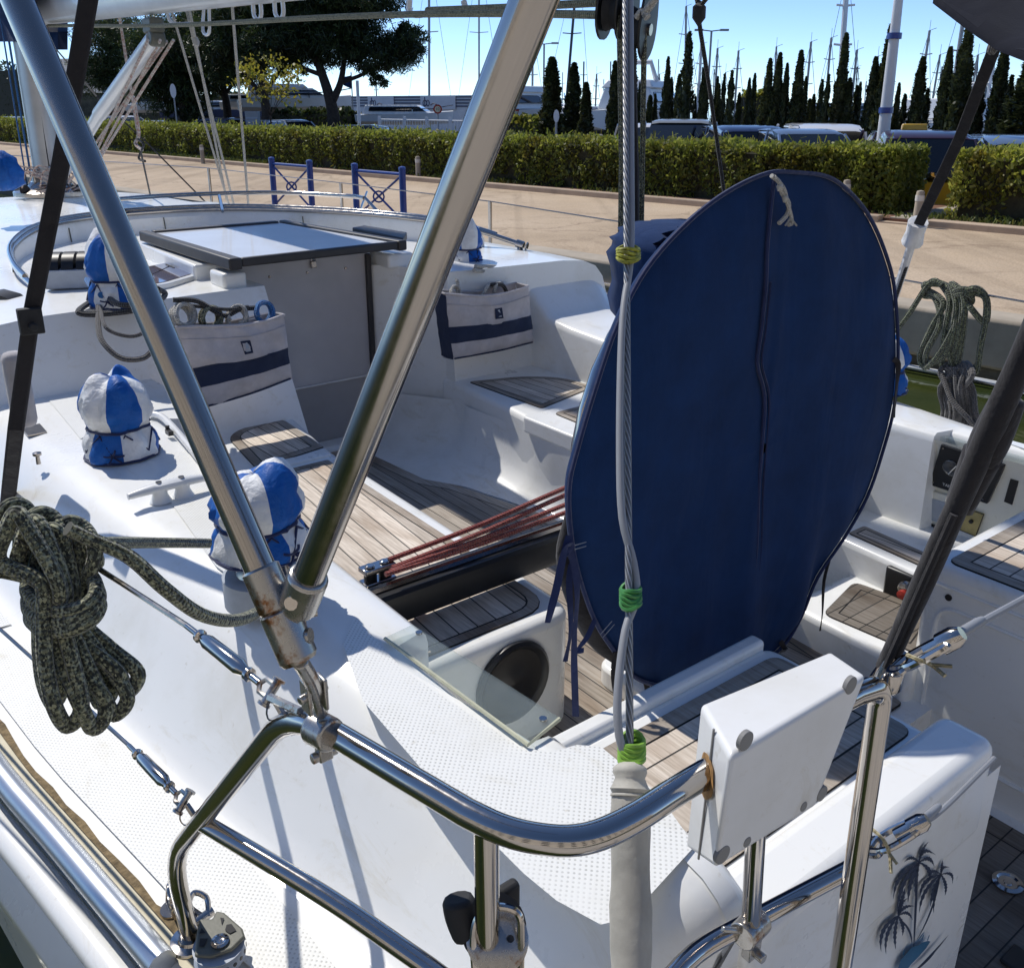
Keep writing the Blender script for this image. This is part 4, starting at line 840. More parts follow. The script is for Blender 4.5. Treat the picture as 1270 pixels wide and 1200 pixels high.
mb = MB(); mb.tube([PV(770, -30, 0), PV(772, 5, 0)], .006, 6); mb.tube([PV(815, -20, .05), PV(800, 10, .05)], .006, 6); bs_ = part(mb, 'block_shackle', 'steel', boom)
block(PV(762, 14, 0), .062, (-.45, .9, .1), boom); block(PV(791, 36, .03), .066, (-.45, .9, .1), boom)
# mainsheet
mb = MB()
TRK = Vector((.0, 1.56, 1.31))
mb.tube([PV(799, 40, .03), PV(797, 180, .02), PV(795, 300, .0), TRK+Vector((.06, 0, .0))], .0065, 8)
mb.tube([PV(768, 20, -.02), PV(771, 200, -.04), PV(768, 400, -.06), TRK+Vector((-.12, 0, .0))], .0065, 8)
ms = part(mb, 'mainsheet', 'rope_g')
mb = MB(); mb.tube([PV(780, 30, 0), PV(782, 60, 0), PV(786, 200, -.02), TRK], .012, 8); part(mb, 'mainsheet_cover', 'blackf', ms)
block(TRK+Vector((-.03, 0, .06)), .05, (.4, .9, 0), ms, 'traveller_block')
mb = MB()   # pale rope end hanging at the blocks
P = [PV(*q, .0) for q in ((815, -5), (806, 8), (800, 16), (803, 22), (797, 14), (790, 22))]; mb.tube(P, .009, 7, 5); part(mb, 'pale_lashing', 'rope_w', ms)
# long olive lines under the boom
mb = MB(); mb.tube([PV(60, 32, -.03), PV(200, 32, -.03), PV(420, 21, -.03), PV(600, 17, -.02), PV(760, 19, -.01)], .0095, 8, 4); mb.tube([PV(530, 13, .02), PV(640, 9, .02), PV(752, 3, .02)], .0095, 8, 3); part(mb, 'reefing_line', 'rope_o', boom)
# lazy jacks / topping lines from the boom to the starboard deck
mb = MB()
for a, b in (((213, 14), (284, 254)), ((231, 12), (290, 254)), ((235, 12), (281, 248)), ((288, 8), (308, 254))): mb.tube([PV(*a, .03), PV(*b, .62)], .0065, 6)
mb.lathe([(.012, -.02), (.018, 0), (.012, .02)], PV(243, 52, .10), (0, .2, 1), 8)
part(mb, 'lazy_jack', 'rope_w', boom)
mb = MB(); mb.tube([PV(148, 20, .04), PV(170, 160, .3)], .008, 6); mb.tube([PV(165, 120, .25), PV(172, 165, .3), PV(168, 178, .3), PV(176, 186, .3)], .012, 6, 4); part(mb, 'red_preventer', 'rope_p', boom)
mb = MB(); mb.tube([PV(174, 185, .3), PV(187, 245, .55)], .006, 6); mb.tube([PV(60, 50, .2), PV(120, 120, .3), PV(180, 175, .6), PV(258, 254, 1.0)], .006, 6); mb.tube([PV(170, 172, .3), PV(178, 180, .3), PV(172, 196, .3), PV(180, 200, .3)], .008, 6, 4); part(mb, 'deck_tackle', 'rope_k', boom)
# ------------------------------------------------------------------ backstay (twisted wire), its hose, tapes and boot
b0 = Vector(PU(783, 1235, .478)); b1 = Vector(PD(783, 965, 1.22)); d = None
b2 = Vector(PD(775, -40, 1.5)); 
bd = (b2-b0); bm_ = b0+bd*2.2
mb = MB(); mb.tube([b0, b0.lerp(b2, .5), b2, bm_], .0044, 10); bst = part(mb, 'backstay', 'wire')
def onstay(py):
    lo, hi = 0.0, 1.0
    for _ in range(40):
        t = (lo+hi)/2; w = Bw(*b0.lerp(b2, t))-CAM; zc = w.y*math.cos(TH)-w.z*math.sin(TH); yc = -w.y*math.sin(TH)-w.z*math.cos(TH)
        y = CY+F*yc/zc
        if y > py: lo = t
        else: hi = t
    return b0.lerp(b2, lo)
mb = MB(); sx = lambda py, dx: onstay(py)+Vector((dx, 0, 0))
mb.tube([sx(950, .0), sx(905, -.016), sx(850, -.018), sx(780, -.006), sx(745, .012), sx(700, .008), sx(640, -.010), sx(560, -.014), sx(450, -.012), sx(380, -.006), sx(315, .008), sx(200, .010), sx(0, .012)], .0048, 10, 4); part(mb, 'stay_hose', 'hose', bst)
def tapewrap(py, h, m, parent, r=.0105, n=5):
    mb = MB(); a = onstay(py)
    for k in range(n):
        p = onstay(py+h*(k-(n-1)/2)/n*1.1)
        mb.tube([p+Vector((math.cos(t)*r*1.15+.003, math.sin(t)*r, .002*math.sin(t*2+k))) for t in [q*2*math.pi/14 for q in range(14)]], .0028, 6, closed=True)
    return part(mb, 'tape', m, parent)
tapewrap(740, 22, 'tape2', bst); tapewrap(930, 24, 'tape', bst, .0125, 6); tapewrap(315, 16, 'tapey', bst, .014, 4)
mb = MB(); sh_ = [onstay(y) for y in (945, 975, 985, 1000, 1100, 1230)]
mb.tube(sh_, .02, 16, 5, rf=lambda t: interp([(0, .011), (.05, .019), (.12, .017), (.2, .0205), (1, .0215)], t)*(1+.05*math.sin(31*t)+.03*math.sin(83*t))); bo = part(mb, 'stay_boot', 'sheath', bst, sharp=70)
mb = MB(); mb.tube([sx(y, .0215) for y in (1000, 1080, 1160, 1225)], .0022, 6); part(mb, 'boot_seam', 'navy2', bo)
# ------------------------------------------------------------------ bimini frame on its rail clamp
fb_ = PZ(392, 880, 1.69)
bim = thing('bimini_frame', 'two chrome bimini tubes crossing in a V, hinged on the port stern rail clamp', 'bimini frame', fb_)
def bp_(mb, name, m, par=None, **k): return mb.build(name, m, par or bim, fb_, **k)
def bt(px, py, t): return Vector(PD(px, py, t))
La, Lb = bt(372, 820, .795), bt(-15, -85, .795); Ra, Rb = bt(372, 742, .79), bt(690, -70, .50)
mb = MB(); mb.tube([La.lerp(Lb, .09), Lb], .0135, 20); bp_(mb, 'frame_tube', 'steel_dull', sharp=80)
mb = MB(); mb.tube([Ra, Rb], .0135, 20); bp_(mb, 'frame_tube', 'steel_dull', sharp=80)
dL = (Lb-La).normalized(); dR = (Rb-Ra).normalized()
mb = MB(); mb.lathe([(.0145, .0), (.017, .004), (.017, .046), (.015, .048), (.0165, .05), (.0165, .086), (.0135, .088)], La, dL, 20); k_ = bp_(mb, 'tube_socket', 'rust', sharp=30)
mb = MB(); mb.lathe([(.007, 0), (.007, .003)], La+dL*.025+Vector((.012, -.012, 0)), (.7, -.7, .2), 12); bp_(mb, 'rivet', 'rust', k_)
mb = MB(); mb.lathe([(.0145, -.012), (.0175, -.010), (.0175, .028), (.0145, .03)], Ra, dR, 20); mb.box(Ra-dR*.02, (.016, .016, .03)); k2 = bp_(mb, 'tube_socket', 'rust', sharp=30, bev=.002)
mb = MB(); mb.lathe([(.005, -.02), (.005, .02)], Ra-dR*.022, (1, -.3, 0), 10); mb.lathe([(.006, 0), (.006, .004)], Ra+Vector((-.012, -.012, .006)), (-.6, -.6, .2), 10); bp_(mb, 'pivot_bolt', 'steel', k2)
j = Vector(PZ(398, 884, 1.70)); tl = (rail[3]-head).normalized()
mb = MB(); mb.tube([La, La.lerp(j, .35)+Vector((.003, 0, 0)), La.lerp(j, .7)+Vector((.002, 0, 0)), j], .0075, 8, 3); mb.box(La.lerp(j, .62)+Vector((.009, 0, 0)), (.004, .018, .032)); mb.box(La.lerp(j, .62)+Vector((-.007, 0, 0)), (.004, .018, .032)); mb.lathe([(.0145, -.014), (.0165, -.012), (.0165, .012), (.0145, .014)], j+Vector((0, 0, -.02)), tl, 18); mb.box(j+Vector((0, 0, -.040)), (.014, .012, .022)); mb.lathe([(.0055, -.013), (.0055, .013)], j+Vector((0, 0, -.046)), (1, 0, 0), 10); mb.lathe([(.0045, -.015), (.0045, .015)], La.lerp(j, .6), (1, 0.2, 0), 10); bp_(mb, 'rail_clamp', 'rust', bev=.003)
# canopy corner at the top right
q = [bt(1150, -14, 1.35), bt(1236, 50, 1.30), bt(1330, 78, 1.22), bt(1420, 20, 1.1), bt(1350, -140, 1.1), bt(1180, -90, 1.3)]
q = [bt(1158, -6, 1.45), bt(1200, 26, 1.40), bt(1238, 52, 1.36), bt(1290, 72, 1.30)]
mb = MB(); rows = [[p+Vector((.0+.16*k, -.02*k, .11*k-.012*k*k+(.006*math.sin(3*i+k)))) for i, p in enumerate(q)] for k in range(6)]; mb.grid(rows)
rows2 = [[p+Vector((0, 0, -.012)), p, p+Vector((.02, 0, .014))] for p in q]; mb.grid(rows2)
cb = q[2]
can = single(mb, 'canopy', 'canopyf', 'dark canvas bimini canopy corner hanging in at the top right of the view', 'canopy', tuple(cb), sharp=80)
# black strut with fabric sleeve on the right post
s0_, s1_ = bt(1098, 828, .97), bt(1290, 395, .80)
strut = thing('canopy_strut', 'thick black fabric-sleeved strut slanting up from the right stern post, cuff halfway', 'strut', tuple(s0_))
mb = MB(); mb.tube([s0_, s0_.lerp(s1_, .5), s1_, s0_.lerp(s1_, 1.5), s0_.lerp(s1_, 2.0)], .0125, 14, 4, rf=lambda t: .0100+.0022*min(1, 2*t)+.0006*math.sin(70*t)); mb.build('sleeve', 'blackf', strut, tuple(s0_), sharp=80)
mb = MB(); mb.tube([s0_.lerp(s1_, t)+Vector((-.010, -.004, .0)) for t in (0.02, .2, .4, .5)], .004, 8); mb.build('sleeve_flap', 'blackf', strut, tuple(s0_))
mb = MB(); cc = bt(1204, 596, .885); dd = (s1_-s0_).normalized()
rows = []
for i in range(6):
    t = i/5; rr_ = .0135+.0045*t; rows.append([cc+dd*(-.03+.06*t)+(dd.orthogonal().normalized()*math.cos(a)+dd.cross(dd.orthogonal().normalized())*math.sin(a))*rr_*(1+.12*math.sin(2*a+1)) for a in [k*2*math.pi/18 for k in range(18)]])
mb.grid(rows, 0, True); cf = mb.build('cuff', 'blackf', strut, tuple(s0_), sharp=70); cf.modifiers.new('s', 'SOLIDIFY').thickness = .003
mb = MB(); e = bt(1228, 546, .86); mb.tube([e-dd*.025, e, e+dd*.045], .022, 16, 3, rf=lambda t: .0145+.003*math.sin(math.pi*t)); mb.build('upper_cuff', 'blackf', strut, tuple(s0_), sharp=70, bev=.004)
mb = MB(); mb.lathe([(.012, 0), (.017, .012), (.014, .03), (.012, .05)], s0_+Vector((0, 0, -.028)), dd, 14); mb.build('strut_foot', 'steel', strut, tuple(s0_))
# straps
def strap(name, pts, w, t, m, label, cat, extra=None):
    b = tuple(pts[-1]); mb = MB(); P = [Vector(p) for p in pts]; rows = []
    for i, p in enumerate(P):
        d = (P[min(i+1, len(P)-1)]-P[max(0, i-1)]).normalized(); view = (p-Vector((-1.6, 0, 2.24))).normalized(); s_ = d.cross(view).normalized(); n_ = d.cross(s_).normalized()
        rows.append([p+s_*w/2+n_*t/2, p-s_*w/2+n_*t/2, p-s_*w/2-n_*t/2, p+s_*w/2-n_*t/2])
    mb.grid(rows, 0, True); mb.add(rows[0], [(0, 1, 2, 3)]); mb.add(rows[-1], [(3, 2, 1, 0)])
    o = thing(name, label, cat, b); mb.build('webbing', m, o, b, sharp=30, bev=t*.3); return o, b
ls, lb_ = strap('frame_leg', [PV(118, -50, -1.02), PV(76, 200, -1.12), PV(40, 385, -1.20), PV(20, 530, -1.27), PV(-6, 760, -1.33)], .036, .018, 'blackf', 'flat black sleeved frame leg slanting down past the port coaming at the far left', 'frame leg')
mb = MB(); p = Vector(PV(38, 398, -1.21)); mb.box(p, (.05, .025, .06)); mb.lathe([(.01, -.02), (.01, .02)], p+Vector((0, -.01, -.01)), (0, 1, 0), 10); mb.build('hinge', 'rubber', ls, lb_, bev=.004)
mb = MB(); p = Vector(PV(26, 470, -1.23)); mb.prism([(p.x-.035, p.y-.03), (p.x+.02, p.y-.03), (p.x+.02, p.y+.03), (p.x-.035, p.y+.03)], p.z-.12, p.z+.07); mb.build('fabric_flap', 'bag', ls, lb_, bev=.02, segs=3)
rp = [bt(1241, 40, 1.62), bt(1190, 172, 1.85), bt(1134, 290, 2.1)]
rs, rb_ = strap('canopy_strap', rp, .022, .006, 'blackf', 'black webbing strap with white lower end running from the canopy down behind the covered wheel', 'strap')
mb = MB(); P = [bt(1135, 288, 2.1), bt(1122, 330, 2.18), bt(1108, 372, 2.26), bt(1085, 440, 2.35)]; mb.tube(P, .010, 8, 3); mb.lathe([(.022, -.03), (.02, 0), (.024, .03)], P[0], (P[1]-P[0]).normalized(), 10); mb.build('white_end', 'whitec', rs, rb_)
mb = MB(); mb.tube([p+Vector((-.006, -.008, 0)) for p in P[1:]], .004, 6); mb.build('black_edge', 'rope_k', rs, rb_)
mb = MB(); h_ = bt(1232, 40, 1.60); mb.tube([h_+Vector((-.015, 0, .02)), h_+Vector((.01, 0, .0)), h_+Vector((.0, 0, -.03)), h_+Vector((.02, 0, -.02))], .008, 6, 4); mb.build('knot', 'rope_d', rs, rb_)
# thin black line from the boom end to the cockpit
tb = PV(900, 245, .35)
mb = MB(); mb.tube([PV(893, -20, .2), PV(870, 6, .2), PV(866, 18, .2), PV(880, 110, .28), PV(899, 245, .35), PV(905, 300, .4)], .0055, 7, 3); mb.tube([PV(862, -10, .2), PV(868, 14, .2)], .006, 6); mb.lathe([(.001, -.03), (.016, -.01), (.016, .015), (.001, .03)], PV(867, 17, .2), (.1, .1, 1), 10)
single(mb, 'topping_line', 'rope_k', 'thin black line with a knot near its top, dropping behind the covered wheel', 'rope', tb)
# ------------------------------------------------------------------ blue and white winch covers
def winchcover(c, h, r, seed, label, ph=0.0):
    c = Vector(c); n = 44; b = tuple(c); rnd = random.Random(seed); off = Vector((seed*3.1, seed*1.7, 0))
    # (radius, height) of the tied cloth: flared skirt, pinched waist, slack bag gathered on top
    prof = [(1.08, 0), (1.10, .05), (1.09, .11), (1.05, .17), (1.0, .23), (.93, .285), (.88, .325), (.86, .355), (.90, .395), (.97, .45), (1.02, .52), (1.02, .59), (.98, .66), (.92, .73), (.84, .79), (.73, .85), (.60, .90), (.44, .945), (.27, .97), (.12, .965), (.0001, .95)]
    peaks = [(rnd.uniform(0, 6.28), rnd.uniform(.10, .20)) for _ in range(3)]; rows = []
    for i, (q, z) in enumerate(prof):
        row = []
        for j in range(n):
            a = 2*math.pi*j/n+ph; d = Vector((math.cos(a), math.sin(a), 0)); p = Vector((d.x*1.0, d.y*1.0, z*2.0))
            v1 = noise.voronoi(p*1.55+off)[0]; v2 = noise.voronoi(p*3.4+off*2)[0]
            cr = min(.5, v1[1]-v1[0])*.28+min(.4, v2[1]-v2[0])*.12-.085       # flat facets between sharp creases
            gath = .035*math.cos(a*11+seed)*math.exp(-((z-.345)/.10)**2)
            k = 0 if q < .01 else (.5 if z < .04 else 1.0); rr = r*q*(1+cr*k+gath)
            top = max(0, (z-.55)/.45); up = sum(w*max(0, math.cos(a-pa))**6 for pa, w in peaks)*top*(.2+.8*min(1, q*1.6))
            row.append(c+d*rr*(1+.25*up)+Vector((0, 0, h*(z+up-.05*top+.05*top*(v1[0]-.4)))))
        rows.append(row)
    o = thing('winch_cover', label, 'winch cover', b, 'blue and white winch covers')
    for nm, r0, r1 in (('skirt', 0, 8), ('bag', 7, len(prof))):
        def mf(i, j):
            k = int((j/n*6+seed*.43) % 6) % 2; k2 = int((j/n*6+seed*.43+.62) % 6) % 2; return k if nm == 'bag' else k2
        mb = MB(); mb.grid(rows[r0:r1], 0, True, mf); mb.build(nm, ['blue', 'whitec'], o, b, sharp=34)
    ring = lambda i, f, dz=0: [c+((rows[i][j]-c)*f if False else Vector(((rows[i][j]-c).x*f, (rows[i][j]-c).y*f, (rows[i][j]-c).z+dz))) for j in range(n)]
    mb = MB(); mb.tube(ring(7, 1.03), .0038, 6, closed=True); lo, hi = ring(2, 1.02), ring(6, 1.03)
    zz = [(lo if k % 2 else hi)[int(n*(.40+.075*k)) % n] for k in range(8)]; mb.tube(zz, .0028, 6)
    p = zz[3]
    for k in range(5): e = Vector((.026*math.cos(k*1.35), -.010, .020*math.sin(k*1.35))); mb.tube([p, p+e*.6+Vector((0, -.006, 0)), p+e], .0026, 6, 3)
    mb.build('drawstring', 'navy2', o, b)
    mb = MB(); mb.tube(ring(0, 1.0, .004), .0036, 6, closed=True); mb.build('hem', 'navy2', o, b); return o
winchcover(W1, .225, .086, 1, 'blue and white winch cover alone on the port coaming ahead of the white cleat', .35)
winchcover(W2+Vector((0, 0, .10)), .165, .080, 2, 'blue and white winch cover behind the V of chrome bimini tubes, on a grey base', 1.2)
winchcover(W3, .25, .086, 3, 'blue and white winch cover beside the black rope clutches on the port cabin top', .2)
winchcover(W4, .17, .072, 5, 'blue and white winch cover on the starboard cabin top above the grey rope bag', .9)
winchcover(W5+Vector((0, 0, .005)), .20, .080, 4, 'blue and white winch cover half hidden behind the right edge of the navy wheel cover', .0)
# ------------------------------------------------------------------ canvas rope bags
def ropebag(tl, tr, br, bl, depth, label, seed, fill):
    tl, tr, br, bl = map(Vector, (tl, tr, br, bl)); b = tuple(bl); n_ = (tr-tl).cross(bl-tl).normalized()
    if n_.y > 0: n_ = -n_
    nu, nv = 26, 20; o = thing('rope_bag', label, 'rope bag', b, 'rope bags on the companionway bulkhead')
    def P(s, t, d=0.0):
        a = tl.lerp(tr, s); c = bl.lerp(br, s); p = a.lerp(c, t)
        bul = .03*math.sin(math.pi*s)**.6*math.sin(math.pi*min(1, t*.9+.1))**.8+.008*noise.noise(Vector((s*4+seed, t*4, seed)))+.006*noise.noise(Vector((s*9+seed, t*9, 2)))
        p = p+n_*(bul+d); p.z += .012*math.sin(math.pi*s)*(-1 if t < .5 else .6)*(1-abs(2*t-1))-.010*math.sin(math.pi*s)*(1-t)*1.0+(.006*math.sin(5*s+seed)*(1-t)); return p
    rows = [[P(i/nu, j/nv) for i in range(nu+1)] for j in range(nv+1)]
    mb = MB(); mb.grid([r[::-1] for r in rows], 0, False, lambda i, j: 1 if .50 <= (i+.5)/nv <= .74 else 0)
    back = [[p-n_*depth for p in (rows[0][k] for k in range(nu+1))]]
    for side in (0, nu):
        col = [rows[j][side] for j in range(nv+1)]; g = [[p, p-n_*depth*.5+Vector((0, 0, -.004)), p-n_*depth] for p in col]; mb.grid(g, 1 if side == 0 and seed == 2 else 0)
    mb.grid([[p, p-n_*depth+Vector((0, 0, -.008))] for p in rows[-1]], 0)
    mb.grid([[p-n_*depth for p in r] for r in (rows[0], rows[-1])], 0)
    mb.build('canvas', ['bag', 'bagband'], o, b, sharp=55)
    mb = MB(); mb.tube([p+n_*.002 for p in rows[0]]+[rows[0][-1]-n_*depth, rows[0][nu//2]-n_*depth, rows[0][0]-n_*depth], .005, 6, closed=True); mb.tube([p+n_*.002 for p in rows[3]], .0016, 4); mb.build('hem', 'bag', o, b)
    q = [P(s, t, .002) for s, t in ((.51, .20), (.60, .20), (.60, .37), (.51, .37))]; mb = MB(); mb.add(q, [(0, 3, 2, 1)]); lt = mb.build('maker_label', 'bagband', o, b, flat=True)
    mb = MB(); q = [P(s, t, .003) for s, t in ((.53, .32), (.58, .32), (.58, .34), (.53, .34))]; mb.add(q, [(0, 3, 2, 1)]); q = [P(s, t, .003) for s, t in ((.545, .23), (.565, .22), (.575, .30), (.535, .30))]; mb.add(q, [(0, 3, 2, 1)]); mb.build('label_mark', 'greyl', lt, b, flat=True)
    mb = MB(); mb.tube([P(.01, .98, .004), P(.3, 1.0, .003), P(.6, 1.0, .003), P(.98, .98, .003)], .0035, 5, 3); mb.build('bottom_piping', 'bagband', o, b)
    return o, P, n_, depth
s_ = lambda px, u: PU(*px, u)
bag1, P1, n1, d1 = ropebag(s_((219, 408), 2.86), s_((352, 390), 2.86), s_((362, 470), 2.86), s_((258, 505), 2.84), .085, 'grey canvas bag crammed with coiled ropes, on the port side of the companionway', 1, None)
bag2, P2, n2, d2 = ropebag(s_((552, 366), 2.96), s_((655, 356), 2.96), s_((662, 425), 2.96), s_((562, 446), 2.96), .085, 'grey canvas bag with two pale ropes looping out, on the starboard side of the companionway', 2, None)
def coilring(c, r, th, m, ax, seed, turns=3, sq=.8):
    rnd = random.Random(seed); c = Vector(c); ax = Vector(ax).normalized(); x = ax.orthogonal().normalized(); y = ax.cross(x); mb = MB(); P = []
    for k in range(turns*12): 
        a = k*2*math.pi/12; rr = r*(1+.10*math.sin(k*.7+seed)); P.append(c+x*math.cos(a)*rr+y*math.sin(a)*rr*sq+ax*(th*1.6*(k/12-turns/2)+.004*rnd.random()))
    mb.tube(P, th, 8, 3); return mb
def ropething(mb, m, label, base, group=None, name='rope_coil', cat='rope'): return single(mb, name, m, label, cat, base, group)
top = lambda s, d=.0, z=0.0: tuple(P1(s, 0)-n1*(d1*.5+d)+Vector((0, 0, z)))
ropething(coilring(top(.10, 0, .03), .040, .0075, 'rope_w', (.3, -.8, .5), 1), 'rope_w', 'pale grey coil at the left end of the port rope bag', top(.10), 'ropes in the port bag')
ropething(coilring(top(.34, 0, .022), .036, .0075, 'rope_g', (.1, -.9, .4), 2), 'rope_g', 'green flecked coil lying across the middle of the port rope bag', top(.34), 'ropes in the port bag')
ropething(coilring(top(.58, 0, .018), .034, .007, 'rope_w', (-.2, -.8, .5), 3, 4), 'rope_w', 'pale coil right of centre in the port rope bag', top(.58), 'ropes in the port bag')
ropething(coilring(top(.84, 0, .022), .036, .008, 'rope_b', (.2, -.9, .5), 4, 2), 'rope_b', 'bright blue loops poking out of the right end of the port rope bag', top(.84), 'ropes in the port bag')
mb = MB(); mb.tube([top(.05, .02, .08), top(.25, .01, .075), top(.45, -.01, .03), top(.62, 0, .045), top(.8, .01, .04)], .008, 8, 5); mb.tube([top(.2, .02, .06), top(.34, .0, .055), top(.5, -.01, .05), top(.7, -.0, .05)], .006, 8, 5)
ropething(mb, 'rope_k', 'black rope snaking over the other coils in the port bag', top(.25), 'ropes in the port bag', 'rope')
t2 = lambda s, d=.0, z=0.0: tuple(P2(s, 0)-n2*(d2*.5+d)+Vector((0, 0, z)))
mb = MB(); mb.tube([PZ(588, 335, 1.62), PV(608, 338, .72), PV(613, 350, .70), t2(.55, 0, .03), t2(.45, -.01, -.02)], .008, 8, 5); mb.tube([PZ(590, 330, 1.63), PV(618, 332, .74), PV(623, 350, .72), t2(.66, 0, .03), t2(.62, 0, -.03)], .0075, 8, 5)
ropething(mb, 'rope_w', 'two pale ropes running from the starboard winch down into the grey bag', t2(.5), None, 'rope')
mb = MB(); mb.tube([PZ(590, 332, 1.61), PV(614, 336, .75), PV(619, 350, .73), t2(.62, .01, .03), t2(.75, .01, .02), t2(.82, .01, -.02)], .0085, 8, 5); ropething(mb, 'rope_k', 'black rope tucked behind the pale ones at the starboard bag', t2(.7), None, 'rope')
mb = coilring(t2(.16, -.01, .0), .030, .006, 'rope_w', (.2, -.8, .5), 6, 2); mb.tube([t2(.2, 0, .0), t2(.22, .01, .045), t2(.2, .01, .052)], .007, 8, 3); ropething(mb, 'rope_w', 'small pale coil with a whipped end at the left of the starboard bag', t2(.15))
# loose lines round the port cabin-top winch
w3 = W3
mb = MB(); mb.tube([PZ(195, 358, 1.66), PZ(205, 365, 1.62), PZ(190, 375, 1.63), PZ(150, 378, 1.63), PZ(128, 366, 1.64), PZ(110, 376, 1.61), PZ(97, 387, 1.61), PZ(115, 390, 1.60), PZ(160, 386, 1.61), PZ(185, 380, 1.615)], .0095, 8, 6); ropething(mb, 'rope_k', 'black line lying in a loose bend round the port cabin-top winch', PZ(150, 380, 1.60), None, 'rope')
mb = MB(); mb.tube([PZ(118, 350, 1.63), PZ(122, 372, 1.62), PU(122, 405, 3.02), PU(128, 425, 2.93), PU(150, 444, 2.88), PU(178, 444, 2.87), PU(192, 428, 2.88), PU(200, 405, 2.92)], .0085, 8, 6); mb.tube([PZ(124, 372, 1.62), PU(128, 400, 3.0), PU(140, 412, 2.95), PU(165, 417, 2.92), PU(188, 408, 2.92)], .006, 8, 6); ropething(mb, 'rope_d', 'grey line drooping in a big loop below the port cabin-top winch', PU(150, 444, 2.88), None, 'rope')
mb = MB(); mb.tube([PZ(108, 347, 1.64), PZ(116, 358, 1.64), PZ(126, 366, 1.65)], .011, 8, 3); ropething(mb, 'rope_b', 'short bright blue line leading from the clutches to the port winch', PZ(116, 358, 1.63), None, 'rope')
# ------------------------------------------------------------------ covered steering wheel
OUT = [(950, 217), (985, 216), (1023, 221), (1051, 240), (1077, 273), (1097, 320), (1107, 364), (1111, 440), (1106, 505), (1092, 560), (1073, 615), (1045, 665), (1012, 714), (992, 762), (968, 800), (925, 830), (866, 851), (820, 848), (786, 836), (762, 806), (737, 766), (716, 705), (707, 650), (706, 600), (716, 556), (736, 488), (764, 406), (800, 336), (850, 279), (900, 240)]
UW = 1.135; wc = Vector((-.085, UW, 1.56)); OB = spline([Vector(PU(*q, UW)) for q in OUT], 5, True)
rows = []; nO = len(OB)
for k, f in enumerate((1.0, .985, .96, .92, .85, .76, .65, .52, .38, .22, .10, .02)):
    row = []
    for p in OB:
        d = p-wc; q = wc+d*f; a = math.atan2(d.z, d.x)
        x = q.x-wc.x; z = q.z-wc.z; low = max(0, -z/.5)
        und = .014*noise.noise(Vector((x*7, z*1.3, 3)))*1.6+.012*low*math.sin(x*34+z*5)*f+.006*noise.noise(Vector((x*16, z*4, 1)))
        sag = -.012*(1-f)*2*(1-(1-f))+.004*abs(math.sin(a*3))
        row.append(q+Vector((0, -.018*(1-f**10)+und*(.4+.6*f)*min(1, (1-f)*14+.15)+sag*.3-.004*math.exp(-((x-.015*math.sin(6*z)-.03*z)/.012)**2), 0)))
    rows.append(row)
mb = MB(); mb.grid([r[::-1] for r in rows], 0, True)
rim = []
for k, (f, du) in enumerate(((1.0, 0), (1.001, .006), (.992, .016), (.97, .026), (.94, .032), (.90, .034))):
    rim.append([wc+(p-wc)*(f+.004*k/5*noise.noise(Vector((p.x*12, p.z*12, k*.4))))+Vector((0, du, 0)) for p in OB])
mb.grid(rim, 0, True)
mb.grid([[wc+(p-wc)*f+Vector((0, .036, 0)) for p in OB] for f in (.91, .5, .02)], 0, True)
wcb = PU(850, 850, UW)
wcov = thing('wheel_cover', 'large oval navy canvas cover over the steering wheel, with a seam and drawstring knot', 'wheel cover', wcb)
mb.build('fabric', 'navy', wcov, wcb, sharp=80)
mb = MB(); SEAM = [(960, 222), (952, 300), (950, 350), (944, 410), (939, 450), (948, 490), (946, 540), (941, 600), (938, 680), (931, 740), (928, 815)]
mb.tube([PU(*q, UW-.022) for q in SEAM], .0042, 6, 4); mb.tube([PU(x+6, y, UW-.021) for x, y in SEAM[2:]], .0022, 5, 4); mb.build('seam', 'navy2', wcov, wcb)
mb = MB(); mb.tube([Vector(p)+Vector((0, -.004, 0)) for p in [wc+(p-wc)*1.006 for p in OB]], .0045, 6, closed=True); mb.build('piping', 'navy2', wcov, wcb)
mb = MB(); q = [PU(x, y, UW-.03) for x, y in ((957, 218), (966, 226), (970, 240), (978, 252), (976, 266), (966, 277))]; mb.tube(q, .0045, 7, 4); mb.tube([PU(x, y, UW-.033) for x, y in ((960, 219), (972, 234), (976, 250), (980, 264), (982, 276), (978, 279))], .004, 7, 4)
for p in ((967, 232), (974, 246)): mb.lathe([(.002, -.008), (.007, 0), (.002, .008)], PU(*p, UW-.034), (.4, 0, 1), 10)
for dx in (-6, -2, 3, 8): mb.tube([PU(980, 270, UW-.034), PU(980+dx, 279+abs(dx)*.1, UW-.036)], .002, 5)
mb.build('drawstring', 'rope_w', wcov, wcb)
def ties(pxs, off, w=.009, m='navy2'):
    mb = MB(); P = spline([Vector(PU(*q, UW+off-.004*i)) for i, q in enumerate(pxs)], 4); rows = []
    for i, p in enumerate(P):
        t = (P[min(len(P)-1, i+1)]-P[max(0, i-1)]).normalized(); s = t.cross(Vector((.3, 1, 0))).normalized(); tw = math.sin(i*.5)*.5; s = s*math.cos(tw)+t.cross(s)*math.sin(tw)
        rows.append([p+s*w, p+t.cross(s)*.0012, p-s*w, p-t.cross(s)*.0012])
    mb.grid(rows, 0, True); return mb.build('tie', m, wcov, wcb)
ties(((706, 664), (700, 690), (708, 676), (700, 684), (690, 730), (679, 772)), -.02, .007); ties(((704, 680), (712, 700), (716, 740), (712, 800), (714, 888)), -.015, .0065); ties(((712, 690), (706, 720), (708, 780), (701, 820)), .01, .006)
